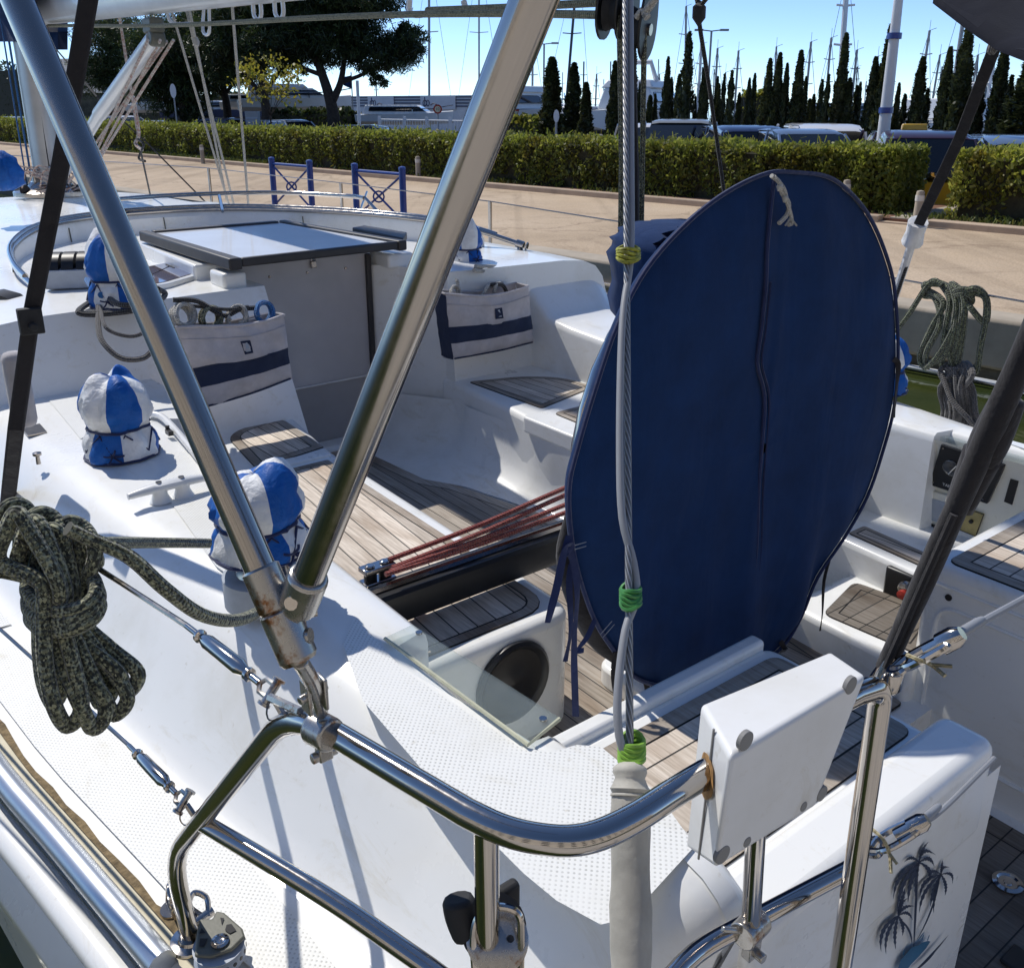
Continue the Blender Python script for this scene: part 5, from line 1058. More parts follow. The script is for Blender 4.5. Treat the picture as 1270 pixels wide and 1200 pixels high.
ties(((738, 768), (728, 790), (716, 806), (724, 806)), -.01, .005); ties(((764, 808), (762, 840), (768, 880), (770, 920)), -.01, .007, 'blackf'); ties(((800, 842), (803, 858), (797, 880), (795, 905)), .01, .006, 'blackf')
ties(((1108, 445), (1114, 452), (1112, 480), (1108, 518)), -.01, .0065, 'blackf'); ties(((1030, 690), (1022, 720), (1020, 760), (1017, 782)), .03, .004, 'blackf')
ties(((968, 795), (972, 802), (975, 806), (968, 808)), -.01, .006, 'blackf'); ties(((900, 843), (902, 852), (910, 855), (912, 850)), .0, .006, 'blackf')
mb = MB(); mb.tube([PU(x, y, UW+.05) for x, y in ((708, 640), (705, 690), (722, 740), (745, 785), (775, 815), (790, 830))], .03, 10, 4, rf=lambda t: .012+.022*math.sin(math.pi*t)); mb.build('back_panel', 'blackf', wcov, wcb, sharp=80)
mb = MB(); q = [PU(x, y, UW-.026) for x, y in ((713, 673), (727, 671), (727, 679), (714, 681))]
for (a, b) in (((713, 676), (727, 672)), ((713, 681), (727, 677)), ((745, 786), (759, 770)), ((748, 790), (762, 774))): mb.tube([PU(*a, UW-.022), PU(*b, UW-.022)], .0010, 4)
mb.build('stitching', 'hose', wcov, wcb)
# navy cover of the instrument pod behind the wheel
pb_ = PU(800, 385, 1.38)
mb = MB(); rows = []
cA = [Vector(PU(x, y, 1.36)) for x, y in ((786, 400), (785, 320), (792, 295), (812, 280), (845, 275), (880, 275), (960, 290), (1000, 330))]
for k, (f, du) in enumerate(((.97, -.05), (1.0, -.02), (1.0, .05), (.93, .085), (.5, .09))):
    cc_ = sum(cA, Vector())/len(cA); rows.append([cc_+(p-cc_)*(f+.02*noise.noise(Vector((i, k, 4))))+Vector((0, du+.01*math.sin(2*i), 0)) for i, p in enumerate(spline(cA, 4))])
mb.grid(rows); mb.grid([[rows[0][i], sum(cA, Vector())/len(cA)+Vector((0, -.05, 0))] for i in range(len(rows[0]))])
single(mb, 'instrument_cover', 'navy', 'small crumpled navy cover peeping out behind the upper left of the wheel cover', 'instrument cover', pb_, sharp=80)
# ------------------------------------------------------------------ red control lines along the traveller
mb = MB(); e = Vector(PZ(472, 703, 1.30))
far = [Vector(PU(705, y, 1.56)) for y in (603, 612, 624, 634)]
for k, (f, y0) in enumerate(zip(far, ((482, 694), (486, 704), (484, 708), (478, 712)))):
    a = Vector(PZ(*y0, 1.31)); mb.tube([a, a.lerp(f, .5)+Vector((0, 0, -.006)), f, f+(f-a)*.75], .0058, 7, 3)
mb.tube([PZ(500, 742, 1.25), PZ(506, 750, 1.20), PZ(515, 752, 1.18), PZ(526, 756, 1.175)], .0065, 7, 3)
single(mb, 'traveller_line', 'rope_r', 'faded red control lines stretched along the black traveller beam', 'rope', tuple(e))
# ------------------------------------------------------------------ white outboard pad on the stern rail
fa = [Vector(PU(x, y, .393)) for x, y in ((906, 938), (1076, 836), (1012, 1000), (886, 1078))]
c_ = sum(fa, Vector())/4
bt_ = [Vector(PU(x, y, .462)) for x, y in ((868, 872), (1031, 806), (975, 975), (850, 1052))]
pad = thing('outboard_pad', 'white plastic outboard motor pad with rust stain, clamped on the stern rail', 'motor pad', tuple(fa[3]))
mb = MB(); mb.add(fa+bt_, [(0, 1, 2, 3), (7, 6, 5, 4), (4, 5, 1, 0), (5, 6, 2, 1), (6, 7, 3, 2), (7, 4, 0, 3)]); bm = bmesh.new(); o = mb.build('pad_body', 'hdpe', pad, tuple(fa[3]), bev=.006, segs=4)
bm.from_mesh(o.data); bmesh.ops.recalc_face_normals(bm, faces=bm.faces); bm.to_mesh(o.data); bm.free()
mb = MB(); mb.tube([fa[0].lerp(bt_[0], .5)+Vector((-.0006, 0, 0)), fa[3].lerp(bt_[3], .5)+Vector((-.0006, 0, 0))], .0012, 5); mb.build('split_line', 'hole', pad, tuple(fa[3]))
for x, y, r in ((926, 919, .0105), (1056, 850, .0105), (1020, 984, .0095), (897, 1060, .0105), (997, 1000, .006), (927, 1044, .006)):
    r *= .85; mb = MB(); p = Vector(PU(x, y, .3927)); mb.lathe([(r, .004), (r, 0), (r*.9, -.0004), (.0001, -.0003)], p, (0, 1, 0), 22); mb.build('plug', 'hole', pad, tuple(fa[3]), sharp=12)
e = Vector(PU(893, 949, .428)); mb = MB(); rows = []
nl = (fa[3]-fa[0]).cross(bt_[0]-fa[0]).normalized(); nl = -nl if nl.x > 0 else nl
p_, q_ = r2[6], r2[8]; pin = p_+(q_-p_)*((fa[0]-p_).dot(nl)/(q_-p_).dot(nl))
for rr in (.0122, .0135, .0155, .018): rows.append([pin+nl*(.0014 if rr < .016 else .0006)+(fa[3]-fa[0]).normalized()*(math.sin(t)*rr*(1.35 if math.sin(t) > 0 else 1))+(bt_[0]-fa[0]).normalized()*math.cos(t)*rr*(1+.1*math.sin(5*t)) for t in [k*2*math.pi/26 for k in range(26)]])
mb.grid(rows, 0, True); mb.build('rust_stain', 'ruststain', pad, tuple(fa[3]))
# ------------------------------------------------------------------ rope coil on the port lifeline
lc = Vector(PZ(52, 655, 1.685)); ld = (LU[1]-LU[0]).normalized()
rnd = random.Random(3)
def pxrope(pts, t0, seed, r=.0112, amp=.02, sub=7):
    rr = random.Random(seed); return [Vector(PD(x, y, t0+amp*math.sin(i*1.9+seed)+rr.uniform(-.006, .006))) for i, (x, y) in enumerate(pts)]
T0 = 1.17
coil = MB(); RR = .0096
fan = [((20, 636), (62, 742), (84, 900), 17), ((42, 646), (70, 746), (116, 903), 15), ((64, 656), (80, 748), (142, 886), 16), ((88, 668), (90, 750), (158, 858), 13), ((106, 680), (84, 740), (126, 872), 14), ((4, 640), (56, 740), (66, 872), 12)]
for k, (tp_, ws_, bt_, hw) in enumerate(fan):
    dz_ = .016*(k-2.5); q = [(tp_[0]-12, tp_[1]+22), (tp_[0], tp_[1]), (tp_[0]+14, tp_[1]+18), (ws_[0]+10, ws_[1]-20), (ws_[0]+12, ws_[1]+20), ((ws_[0]+bt_[0])/2+hw, (ws_[1]+bt_[1])/2), (bt_[0]+hw, bt_[1]-24), (bt_[0], bt_[1]), (bt_[0]-hw, bt_[1]-26), ((ws_[0]+bt_[0])/2-hw, (ws_[1]+bt_[1])/2), (ws_[0]-8, ws_[1]+20), (ws_[0]-12, ws_[1]-20), (tp_[0]-20, tp_[1]+60)]
    coil.tube([Vector(PD(x, y, T0+dz_+(.012 if 4 <= i <= 7 else -.006)+rnd.uniform(-.004, .004))) for i, (x, y) in enumerate(q)], RR, 10, 7, closed=True)
for k, (y, w) in enumerate(((728, 40), (742, 42), (756, 41))):
    ctr = Vector(PD(76+2*k, y, T0)); xv = Vector(PD(76+2*k+w, y-9, T0))-ctr; coil.tube([ctr+xv*math.cos(t)+Vector((0, .058, 0))*math.sin(t)+Vector((0, 0, .006*math.sin(t+k))) for t in [j*2*math.pi/20 for j in range(20)]], RR, 10, 3, closed=True)
# coil head humps lying over the wire
for k, x in enumerate((12, 46, 84)):
    coil.tube(pxrope([(x-14, 715-k*2), (x-20, 668-k*2+k*6), (x-2, 628+k*10), (x+22, 632+k*12), (x+34, 672+k*8), (x+22, 720)], T0+.006*(-1)**k, 20+k, amp=.010), RR, 9, 7)
tail = [Vector(PD(*q)) for q in ((84, 655, 1.14), (112, 668, 1.16), (160, 690, 1.18), (205, 730, 1.21), (250, 762, 1.28), (290, 769, 1.38), (322, 758, 1.50), (350, 738, 1.62))]
coil.tube(tail, RR, 9, 7); coil.tube([Vector(PD(100, 676, 1.2)), Vector(PD(140, 673, 1.35)), Vector(PD(210, 673, 1.6)), Vector(PD(290, 674, 1.85))], RR*.95, 9, 5)
single(coil, 'rope_coil', 'rope_g', 'thick green flecked mooring rope coiled over the port lifeline, tail led to the winch', 'rope', PD(95, 900, T0))
# starboard: green line hung on the lifeline and a dark rope bundle below
cS = Vector(PV(1170, 360, 1.39))
def pv(x, y, k=0): return Vector(PV(x, y, 1.39+k))
mb = MB()
for k, q in enumerate([[(1150, 352), (1176, 356), (1190, 380), (1176, 420), (1150, 455), (1141, 440), (1156, 405), (1170, 375), (1148, 358)], [(1158, 350), (1182, 362), (1186, 400), (1172, 440), (1150, 450), (1150, 435), (1166, 400), (1160, 370), (1146, 366)], [(1168, 352), (1192, 370), (1190, 410), (1180, 450), (1168, 452), (1172, 410), (1178, 372)], [(1180, 352), (1196, 372), (1192, 430), (1184, 455), (1178, 430), (1186, 380)], [(1196, 362), (1212, 358), (1224, 372), (1222, 400), (1204, 382), (1198, 372)]]):
    mb.tube([pv(x, y, .02*math.sin(i*1.7+k)) for i, (x, y) in enumerate(q)], .0105, 8, 6, closed=True)
mb.tube([pv(1110, 412), pv(1130, 385), pv(1150, 354), pv(1160, 348), pv(1168, 354)], .0095, 8, 5); mb.tube([pv(1205, 362), pv(1222, 370), pv(1222, 398), pv(1216, 430), pv(1212, 458), pv(1206, 462), pv(1212, 452)], .010, 8, 5)
for y in (366, 372): mb.tube([pv(1194+12*math.cos(t), y+8*math.sin(t), .02*math.sin(t)) for t in [j*2*math.pi/12 for j in range(12)]], .009, 8, 3, closed=True)
M['rope_g2'] = rope('dark_green_rope', [(.014, .017, .010), (.06, .07, .035), (.17, .19, .10), (.02, .024, .015), (.09, .10, .055), (.012, .015, .01)], (230, 17))
single(mb, 'rope_coil', 'rope_g2', 'green flecked line looped over the starboard lifeline above the water', 'rope', PV(1180, 455, 1.39))
mb = MB()
for k in range(9):
    x0 = 1168+k*5; mb.tube([pv(1185+rnd.uniform(-14, 14), 455, .0), pv(x0-2, 480, .02*math.sin(k)), pv(x0+2, 510, .02*math.cos(k)), pv(x0-6+k*2, 535)], .0085, 7, 4)
for k in range(4): mb.tube([pv(1172+8*k, 475), pv(1166+9*k, 460-3*(k % 2), .01*k), pv(1182+6*k, 450, .02), pv(1198+3*k, 464, -.01*k), pv(1196, 480)], .0085, 7, 4)
mb.tube([pv(1168, 462), pv(1180, 495, -.03), pv(1200, 518, -.03), pv(1212, 535)], .0085, 7, 4)
single(mb, 'rope_coil', 'rope_d', 'dark grey rope bundle hanging under the green line on the starboard side', 'rope', PV(1190, 530, 1.39))
# turning blocks at the stern: grey one lying on the side deck, rusty snap block on the stanchion
gb = Vector(PZ(268, 1180, 1.14))
blk = thing('turning_block', 'grey plastic turning block with perforated cheeks shackled by the port rail foot', 'block', PZ(268, 1185, 1.125))
bb = PZ(268, 1185, 1.125)
def cheek(pts, t, off, name, m):
    P = [Vector(PZ(*q, 1.165+off)) for q in pts]; n = (P[1]-P[0]).cross(P[2]-P[0]).normalized(); n = n if n.z > 0 else -n; k = len(P)
    mb = MB(); mb.add([p-n*t for p in P]+P, [tuple(range(k-1, -1, -1)), tuple(range(k, 2*k))]+[(i, (i+1) % k, k+(i+1) % k, k+i) for i in range(k)]); o = mb.build(name, m, blk, bb, bev=.003, segs=3)
    bm = bmesh.new(); bm.from_mesh(o.data); bmesh.ops.recalc_face_normals(bm, faces=bm.faces); bm.to_mesh(o.data); bm.free(); return o
ck = cheek([(247, 1138), (263, 1138), (268, 1128), (278, 1130), (301, 1150), (304, 1160), (288, 1176), (262, 1185), (241, 1184), (243, 1160)], .006, .012, 'cheek', 'grey')
cheek([(243, 1150), (304, 1160), (300, 1180), (262, 1196), (240, 1192)], .006, -.018, 'cheek', 'grey')
mb = MB()
for q in ([(250, 1150), (255, 1156), (247, 1157)], [(248, 1163), (258, 1163), (253, 1173), (247, 1173)], [(273, 1137), (278, 1138), (275, 1146)], [(281, 1146), (287, 1145), (293, 1153), (285, 1157), (279, 1153)]):
    P = [Vector(PZ(*p, 1.1785)) for p in q]; mb.add(P, [tuple(range(len(P)))])
mb.build('cheek_hole', 'rubber', ck, bb, flat=True)
mb = MB(); mb.lathe([(.012, 0), (.012, .003), (.008, .004), (.005, .0025), (.0001, .003)], Vector(PZ(273, 1168, 1.177)), (0, 0, 1), 20); mb.build('axle', 'steel', blk, bb)
mb = MB(); mb.lathe([(.034, -.010), (.027, 0), (.034, .010)], Vector(PZ(272, 1178, 1.158)), (0, 0, 1), 28); mb.build('sheave', 'greyl', blk, bb)
mb = MB()
for k in range(9):
    a = -2.6+.32*k; c = Vector(PZ(272, 1178, 1.158)); p = c+Vector((.0345*math.cos(a), .0345*math.sin(a), 0)); mb.disc(p, (math.cos(a), math.sin(a), 0), .003, .001, 8)
mb.build('sheave_hole', 'black', blk, bb)
mb = MB(); s1 = Vector(PZ(250, 1132, 1.15)); mb.tube([s1+Vector((.0, -.01, 0)), s1+Vector((-.012, .01, .012)), s1+Vector((0, .026, .016)), s1+Vector((.012, .01, .012)), s1+Vector((.006, -.012, 0))], .0042, 8, 5); mb.lathe([(.007, -.014), (.007, .014)], s1+Vector((0, -.008, .0)), (1, .2, 0), 10); mb.build('shackle', 'steel', blk, bb)
mb = MB(); s2 = Vector(PZ(214, 1128, 1.125)); mb.tube([s2+Vector((0, -.02, .0)), s2+Vector((-.003, -.015, .03)), s2+Vector((0, .0, .042)), s2+Vector((.003, .015, .03)), s2+Vector((0, .02, 0))], .0042, 8, 5); mb.lathe([(.018, -.002), (.017, .004)], s2, (0, 0, 1), 16); part(mb, 'pad_eye', 'steel', deck)
sb0 = Vector((st.x, st.y, 1.50)); 
snap = thing('snap_block', 'rusty black snap block with a steel bail hanging on the stern rail stanchion', 'block', PD(610, 1195, .82))
sbb = PD(610, 1195, .82)
def sd(x, y, t=.80): return Vector(PD(x, y, t))
vw = (sd(615, 1160)-Vector((-1.6, 0, 2.24))).normalized()
mb = MB(); mb.tube([sd(590, 1215), sd(587, 1160), sd(596, 1132), sd(618, 1124), sd(642, 1132), sd(646, 1160), sd(645, 1215)], .0034, 9, 5); mb.build('bail', 'steel', snap, sbb)
mb = MB(); mb.lathe([(.027, 0), (.027, .004), (.024, .006), (.0001, .006)], sd(617, 1165, .806), -vw, 28); f_ = mb.build('cheek', 'rust', snap, sbb)
mb = MB()
for a in (2.4, 3.1, 3.9, 4.6, .3): mb.disc(sd(617+17*math.cos(a), 1168-15*math.sin(a), .799), -vw, .0031, .0006, 12)
mb.build('cheek_hole', 'black', f_, sbb)
mb = MB(); mb.disc(sd(630, 1178, .798), -vw, .0035, .001, 12); mb.build('rivet', 'steel', f_, sbb)
mb = MB(); mb.lathe([(.029, -.016), (.026, -.008), (.029, 0)], sd(612, 1150, .815), -vw, 28); mb.build('sheave', 'black', snap, sbb)
mb = MB(); mb.tube([sd(568, 1112, .815), sd(572, 1135, .815), sd(582, 1160, .815)], 0.0145, 12, 3); mb.box(sd(630, 1112, .85), (.022, .012, .03)); mb.build('clamp_knob', 'rubber', snap, sbb, bev=.004)
# ------------------------------------------------------------------ quay, road, water
QZ = .56
M['road'] = None
def roadmat():
    m, nt, b = mat('sandy_asphalt'); v = coords(nt)
    n = N(nt, 'ShaderNodeTexNoise', i_Scale=.35, i_Detail=5, i_Roughness=.6); L(nt, v, n.inputs['Vector'])
    n2 = N(nt, 'ShaderNodeTexNoise', i_Scale=45, i_Detail=3); L(nt, v, n2.inputs['Vector'])
    r = ramp(nt, [(.3, (.36, .27, .175)), (.5, (.48, .365, .245)), (.75, (.56, .44, .31))], n.outputs['Fac']); r2 = ramp(nt, [(.3, (.78, .77, .76)), (.7, (1.12, 1.12, 1.12))], n2.outputs['Fac'])
    mx = N(nt, 'ShaderNodeMix', data_type='RGBA', blend_type='MULTIPLY'); mx.inputs[0].default_value = 1; L(nt, r.outputs['Color'], mx.inputs[6]); L(nt, r2.outputs['Color'], mx.inputs[7])
    vo = N(nt, 'ShaderNodeTexVoronoi', feature='DISTANCE_TO_EDGE', i_Scale=.22); nz = N(nt, 'ShaderNodeTexNoise', i_Scale=1.3, i_Detail=4); L(nt, v, nz.inputs['Vector'])
    ad = N(nt, 'ShaderNodeVectorMath', operation='ADD'); L(nt, v, ad.inputs[0]); L(nt, nz.outputs['Color'], ad.inputs[1]); L(nt, ad.outputs[0], vo.inputs['Vector'])
    rc = ramp(nt, [(.002, (.55, .52, .5)), (.007, (1, 1, 1))], vo.outputs['Distance']); m2 = N(nt, 'ShaderNodeMix', data_type='RGBA', blend_type='MULTIPLY'); m2.inputs[0].default_value = .7; L(nt, mx.outputs[2], m2.inputs[6]); L(nt, rc.outputs['Color'], m2.inputs[7])
    ns = N(nt, 'ShaderNodeTexNoise', i_Scale=1, i_Detail=6, i_Roughness=.7, i_Distortion=.8); L(nt, coords(nt, 'Object', (1.1, 1.1, 1), (0, 0, R(45))), ns.inputs['Vector'])
    rs = ramp(nt, [(.34, (.74, .71, .69)), (.44, (1, 1, 1)), (.68, (1.06, 1.05, 1.03))], ns.outputs['Fac'])
    nl_ = N(nt, 'ShaderNodeTexNoise', i_Scale=1, i_Detail=3); L(nt, coords(nt, 'Object', (2.6, .05, 1), (0, 0, R(-45))), nl_.inputs['Vector']); rl_ = ramp(nt, [(.38, (.84, .83, .82)), (.5, (1, 1, 1))], nl_.outputs['Fac'])
    m3 = N(nt, 'ShaderNodeMix', data_type='RGBA', blend_type='MULTIPLY'); m3.inputs[0].default_value = 1; L(nt, m2.outputs[2], m3.inputs[6]); L(nt, rs.outputs['Color'], m3.inputs[7])
    m4 = N(nt, 'ShaderNodeMix', data_type='RGBA', blend_type='MULTIPLY'); m4.inputs[0].default_value = 1; L(nt, m3.outputs[2], m4.inputs[6]); L(nt, rl_.outputs['Color'], m4.inputs[7])
    L(nt, m4.outputs[2], b.inputs['Base Color']); b.inputs['Roughness'].default_value = .92; bump(nt, b, n2.outputs['Fac'], .4, .004); return m
M['road'] = roadmat()
M['concrete'] = simple('quay_concrete', (.40, .34, .26), .9, 0, .18, 2.5, .4, 40, .006); M['wallc'] = simple('wet_quay_wall', (.10, .085, .055), .8, 0, .5, 1.6, .6, 20, .02, detail=8)
M['kerb'] = simple('kerb_stone', (.46, .35, .25), .9, 0, .15, 3, .3, 40, .004); M['earth'] = simple('reddish_earth', (.17, .085, .05), .95, 0, .4, 5, .6, 30, .02)
M['parking'] = simple('parking_asphalt', (.12, .115, .11), .9, 0, .2, 1.5); M['grassm'] = leafm('grass_blades', (.05, .08, .015), (.10, .14, .03), (.16, .17, .05), .3)
M['paint'] = simple('white_road_paint', (.62, .60, .55), .8, 0, .15, 12)
def watermat():
    m, nt, b = mat('harbour_water'); v = coords(nt, 'Object', (1, 1, 1)); n = N(nt, 'ShaderNodeTexNoise', i_Scale=2.2, i_Detail=4, i_Distortion=.5); L(nt, v, n.inputs['Vector'])
    n2 = N(nt, 'ShaderNodeTexNoise', i_Scale=.5, i_Detail=5); L(nt, v, n2.inputs['Vector']); r = ramp(nt, [(.35, (.012, .024, .008)), (.65, (.045, .055, .012))], n2.outputs['Fac']); L(nt, r.outputs['Color'], b.inputs['Base Color'])
    b.inputs['Roughness'].default_value = .06; b.inputs['IOR'].default_value = 1.33; bump(nt, b, n.outputs['Fac'], .25, .05); return m
M['water'] = watermat()
def q2(c, t, z=0.0): return NQ*c+EQ*t+Vector((0, 0, z))       # quay frame: c across, t along
def strip(name, m, c0, c1, t0, t1, z0, z1=None, kind='structure', n=1, **k):
    mb = MB(); P = [q2(c0, t0), q2(c1, t0), q2(c1, t1), q2(c0, t1)]
    if z1 is None: mb.add([(p.x, p.y, z0) for p in P], [(0, 1, 2, 3)])
    else: mb.prism([(p.x, p.y) for p in P], z0, z1)
    o = mb.build(name, m, None, (0, 0, 0), **k); return tag(o, kind=kind)
strip('ground', 'earth', 8.2, 1500, -1500, 1500, QZ-.60); strip('road', 'road', 8.45, 13.75, -60, 260, QZ)
strip('quay_edge', 'concrete', 8.08, 8.47, -60, 260, QZ-.42, QZ+.003, bev=.03); 
mb = MB(); P = [q2(8.12, -60), q2(8.40, -60), q2(8.40, 260), q2(8.12, 260)]; mb.prism([(p.x, p.y) for p in P], -2, QZ-.40)
wq = single(mb, 'quay_wall', 'wallc', 'weathered dark concrete quay wall between the road edge and the green water', 'quay wall', (0, 0, 0), boat=False)
mb = MB()
for t, l in ((1.9, .55), (-2.2, .5), (6.5, .5), (11, .5)): p = q2(8.06, t); mb.tube([p+Vector((0, 0, .30))-EQ*l/2, p+Vector((0, 0, .30))+EQ*l/2], .035, 10)
mb.build('mooring_pipe', 'concrete', wq)
mb = MB(); mb.tube([q2(8.02, 20, .06), q2(8.0, -20, .05)], .02, 6); mb.build('water_pipe', 'alu_w', wq)
strip('road_bed', 'concrete', 8.3, 13.76, -60, 260, -1.5, QZ-.004)
strip('kerb', 'kerb', 13.75, 13.93, -60, 5.35, QZ-.2, QZ+.10, bev=.02); strip('kerb', 'kerb', 13.75, 13.93, 6.05, 200, QZ-.2, QZ+.10, bev=.02); strip('kerb', 'kerb', 13.75, 13.9, 5.35, 6.05, QZ-.2, QZ+.02)
strip('verge', 'earth', 13.9, 16.4, -60, 200, QZ-.5, QZ+.06); strip('path', 'concrete', 13.91, 16.4, 5.45, 5.95, QZ-.1, QZ+.075)
strip('parking', 'parking', 16.4, 60, -80, 200, QZ-.8, QZ-.18)
mb = MB(); mb.add([(-1500, -1500, 0), (1500, -1500, 0), (1500, 1500, 0), (-1500, 1500, 0)], [(0, 1, 2, 3)]); tag(mb.build('water', 'water'), kind='structure')
mb = MB(); p = [Bw(*a) for a in ((-9, -.30, 0), (9, -.30, 0), (9, -2.8, 0), (-9, -2.8, 0))]; mb.prism([(a.x, a.y) for a in p], .1, .62); M['bounce_pontoon'] = simple('pale_bounce_concrete', (.50, .47, .42), .9, 0, .15, 3); tag(mb.build('bounce_pontoon', 'bounce_pontoon'), kind='structure')  # added out of view, kept pale to bounce light and show in the chrome
M['bounce_stucco'] = simple('warm_bounce_stucco', (.66, .58, .47), .9, 0, .1, .8); M['shutter'] = simple('bounce_window_dark', (.06, .055, .05), .4)
mb = MB(); mb.box((0, -13.5, 4.6), (70, 5, 8.4)); hb = tag(mb.build('bounce_building', 'bounce_stucco'), kind='structure')  # unseen building added behind the camera to bounce warm light onto the stern
mb = MB()
for k in range(-12, 13):
    for z in (1.9, 4.5, 7.0): mb.box((k*2.7, -11.0, z), (1.1, .06, 1.5))
tag(mb.build('bounce_building_windows', 'shutter', hb), kind='structure')  # dark boxes added to break up the facade's reflection in the tubes
mb = MB(); mb.box((0, -9, .30), (70, 6, .5)); tag(mb.build('bounce_quay', 'bounce_pontoon'), kind='structure')  # unseen slab added behind the camera for bounced light
def leafcloud(P, s0, s1, up=.3, flat=None, elong=1.6):
    n = len(P); d = rng.normal(size=(n, 3)); d[:, 2] += up; d /= np.linalg.norm(d, axis=1, keepdims=True)
    e = rng.normal(size=(n, 3)); e -= d*np.sum(e*d, 1, keepdims=True); e /= np.linalg.norm(e, axis=1, keepdims=True); s = rng.uniform(s0, s1, (n, 1)); return d*s*elong*.5, e*s*.5
# grass along the foot of the hedge
n = 9000; c = 13.95+rng.random(n)**1.5*.55; t = rng.uniform(-4, 45, n)
keep = (np.sin(t*1.3)+np.sin(t*.47+1)+.6*rng.normal(size=n)) > np.where((t > 24) | (np.abs(t-4.6) < 1.2), -1.6, .9); c, t = c[keep], t[keep]; n = len(c)
P = np.outer(c, np.array(NQ))+np.outer(t, np.array(EQ)); P[:, 2] = QZ+.06+rng.random(n)*.05; A, B_ = leafcloud(P, .05, .11, 2.2, elong=1.6)
mb = MB(); mb.quads(P, A, B_*.22); o = mb.build('grass', 'grassm', flat=True); tag(o, kind='stuff')
# ------------------------------------------------------------------ hedges
M['hedgeleaf'] = leafm('hedge_leaves', (.15, .18, .034), (.27, .30, .055), (.40, .40, .10), .6); M['hedgetop'] = leafm('sunlit_hedge_leaves', (.22, .27, .035), (.32, .36, .06), (.44, .44, .10), .55)
M['twig'] = simple('hedge_twigs', (.045, .040, .020), .95, 0, .4, 12)
def hedge(t0, t1, label, n, H=.96):
    c0, c1 = 14.42, 15.6; b = tuple(q2(c0, (t0+t1)/2, QZ+.06)); o = thing('hedge', label, 'hedge', b, None, False)
    mb = MB(); q = [q2(c0+.14, t0+.12), q2(c1-.1, t0+.12), q2(c1-.1, t1-.12), q2(c0+.14, t1-.12)]; mb.prism([(p.x, p.y) for p in q], QZ, QZ+H-.10); mb.build('twigs', 'twig', o, b, flat=True)
    Lh = t1-t0; k = rng.random(n); t = rng.uniform(t0, t1, n)
    if Lh > 20: # more leaves where the hedge is near
        t = t0+(t1-t0)*rng.random(n)**1.35
    bumpy = .05*np.sin(t*2.1)+.04*np.sin(t*5.3+1)+.03*np.sin(t*11)
    face = k < .52; top_ = (k >= .52) & (k < .93); end = k >= .93
    c = np.where(face, c0+rng.random(n)**1.6*.20-.03+bumpy*.6, rng.uniform(c0, c1, n)); z = np.where(top_, H-.13*rng.random(n)**1.4+bumpy*.5+.03*rng.normal(size=n), rng.random(n)**.9*H)
    c = np.where(face, c+.10*np.maximum(0, (z-H+.18)/.18), c); t = np.where(end, np.where(rng.random(n) < .5, t0+.12*rng.random(n), t1-.12*rng.random(n)), t)
    P = np.outer(c, np.array(NQ))+np.outer(t, np.array(EQ)); P[:, 2] = QZ+.05+z
    gap = np.sin(t*3.7+z*4)+np.sin(t*8.1-z*6+2)+np.sin(t*1.9+z*9) > -2.1+(z < .2)*1.3; P = P[gap]; z = z[gap]; n = len(P)
    A, B_ = leafcloud(P, .025, .062, .5); y = np.where((z > H-.16) & (rng.random(n) < .75) | (rng.random(n) < .14), 1, 0).astype(int)  # top leaves get a paler, sunlit colour; a few are scattered elsewhere
    mb = MB(); mb.quads(P, A, B_*.75, y)
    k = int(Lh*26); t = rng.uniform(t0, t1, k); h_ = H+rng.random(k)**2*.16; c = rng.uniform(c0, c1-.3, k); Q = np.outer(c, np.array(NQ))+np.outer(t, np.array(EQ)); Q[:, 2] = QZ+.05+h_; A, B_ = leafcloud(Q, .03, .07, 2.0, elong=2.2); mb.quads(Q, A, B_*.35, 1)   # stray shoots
    mb.build('leaves', ['hedgeleaf', 'hedgetop'], o, b, flat=True); return o
hedge(6.15, 62, 'long clipped green hedge running along the far side of the road', 68000)
hedge(-9, 5.35, 'separate clipped hedge beyond the gap, at the right edge behind the road', 22000, 1.00)
# ------------------------------------------------------------------ bollards, barriers, signs
def boll(px, py, h, label):
    p = ground(px, py, QZ); mb = MB(); mb.lathe([(.06, 0), (.055, h-.02), (.045, h), (.0001, h+.01)], p, (0, 0, 1), 14); o = thing('bollard', label, 'bollard', tuple(p), 'small white bollards along the kerb', False)
    mb.build('post', 'concrete', o, tuple(p)); mb = MB(); mb.lathe([(.062, h-.14), (.062, h-.06)], p, (0, 0, 1), 14); mb.build('band', 'paint', o, tuple(p))
boll(252, 203, .52, 'small pale bollard at the hedge foot, behind the thin lines left of the blue barriers')
boll(519, 223, .52, 'small pale bollard at the hedge foot just right of the blue barriers'); boll(1046, 268, .55, 'small pale bollard top showing just above the wheel cover rim')
boll(1136, 281, .5, 'small pale bollard at the corner of the hedge gap')
M['bluep'] = simple('blue_paint', (.012, .045, .26), .4, 0, .15, 20, coat=.3)
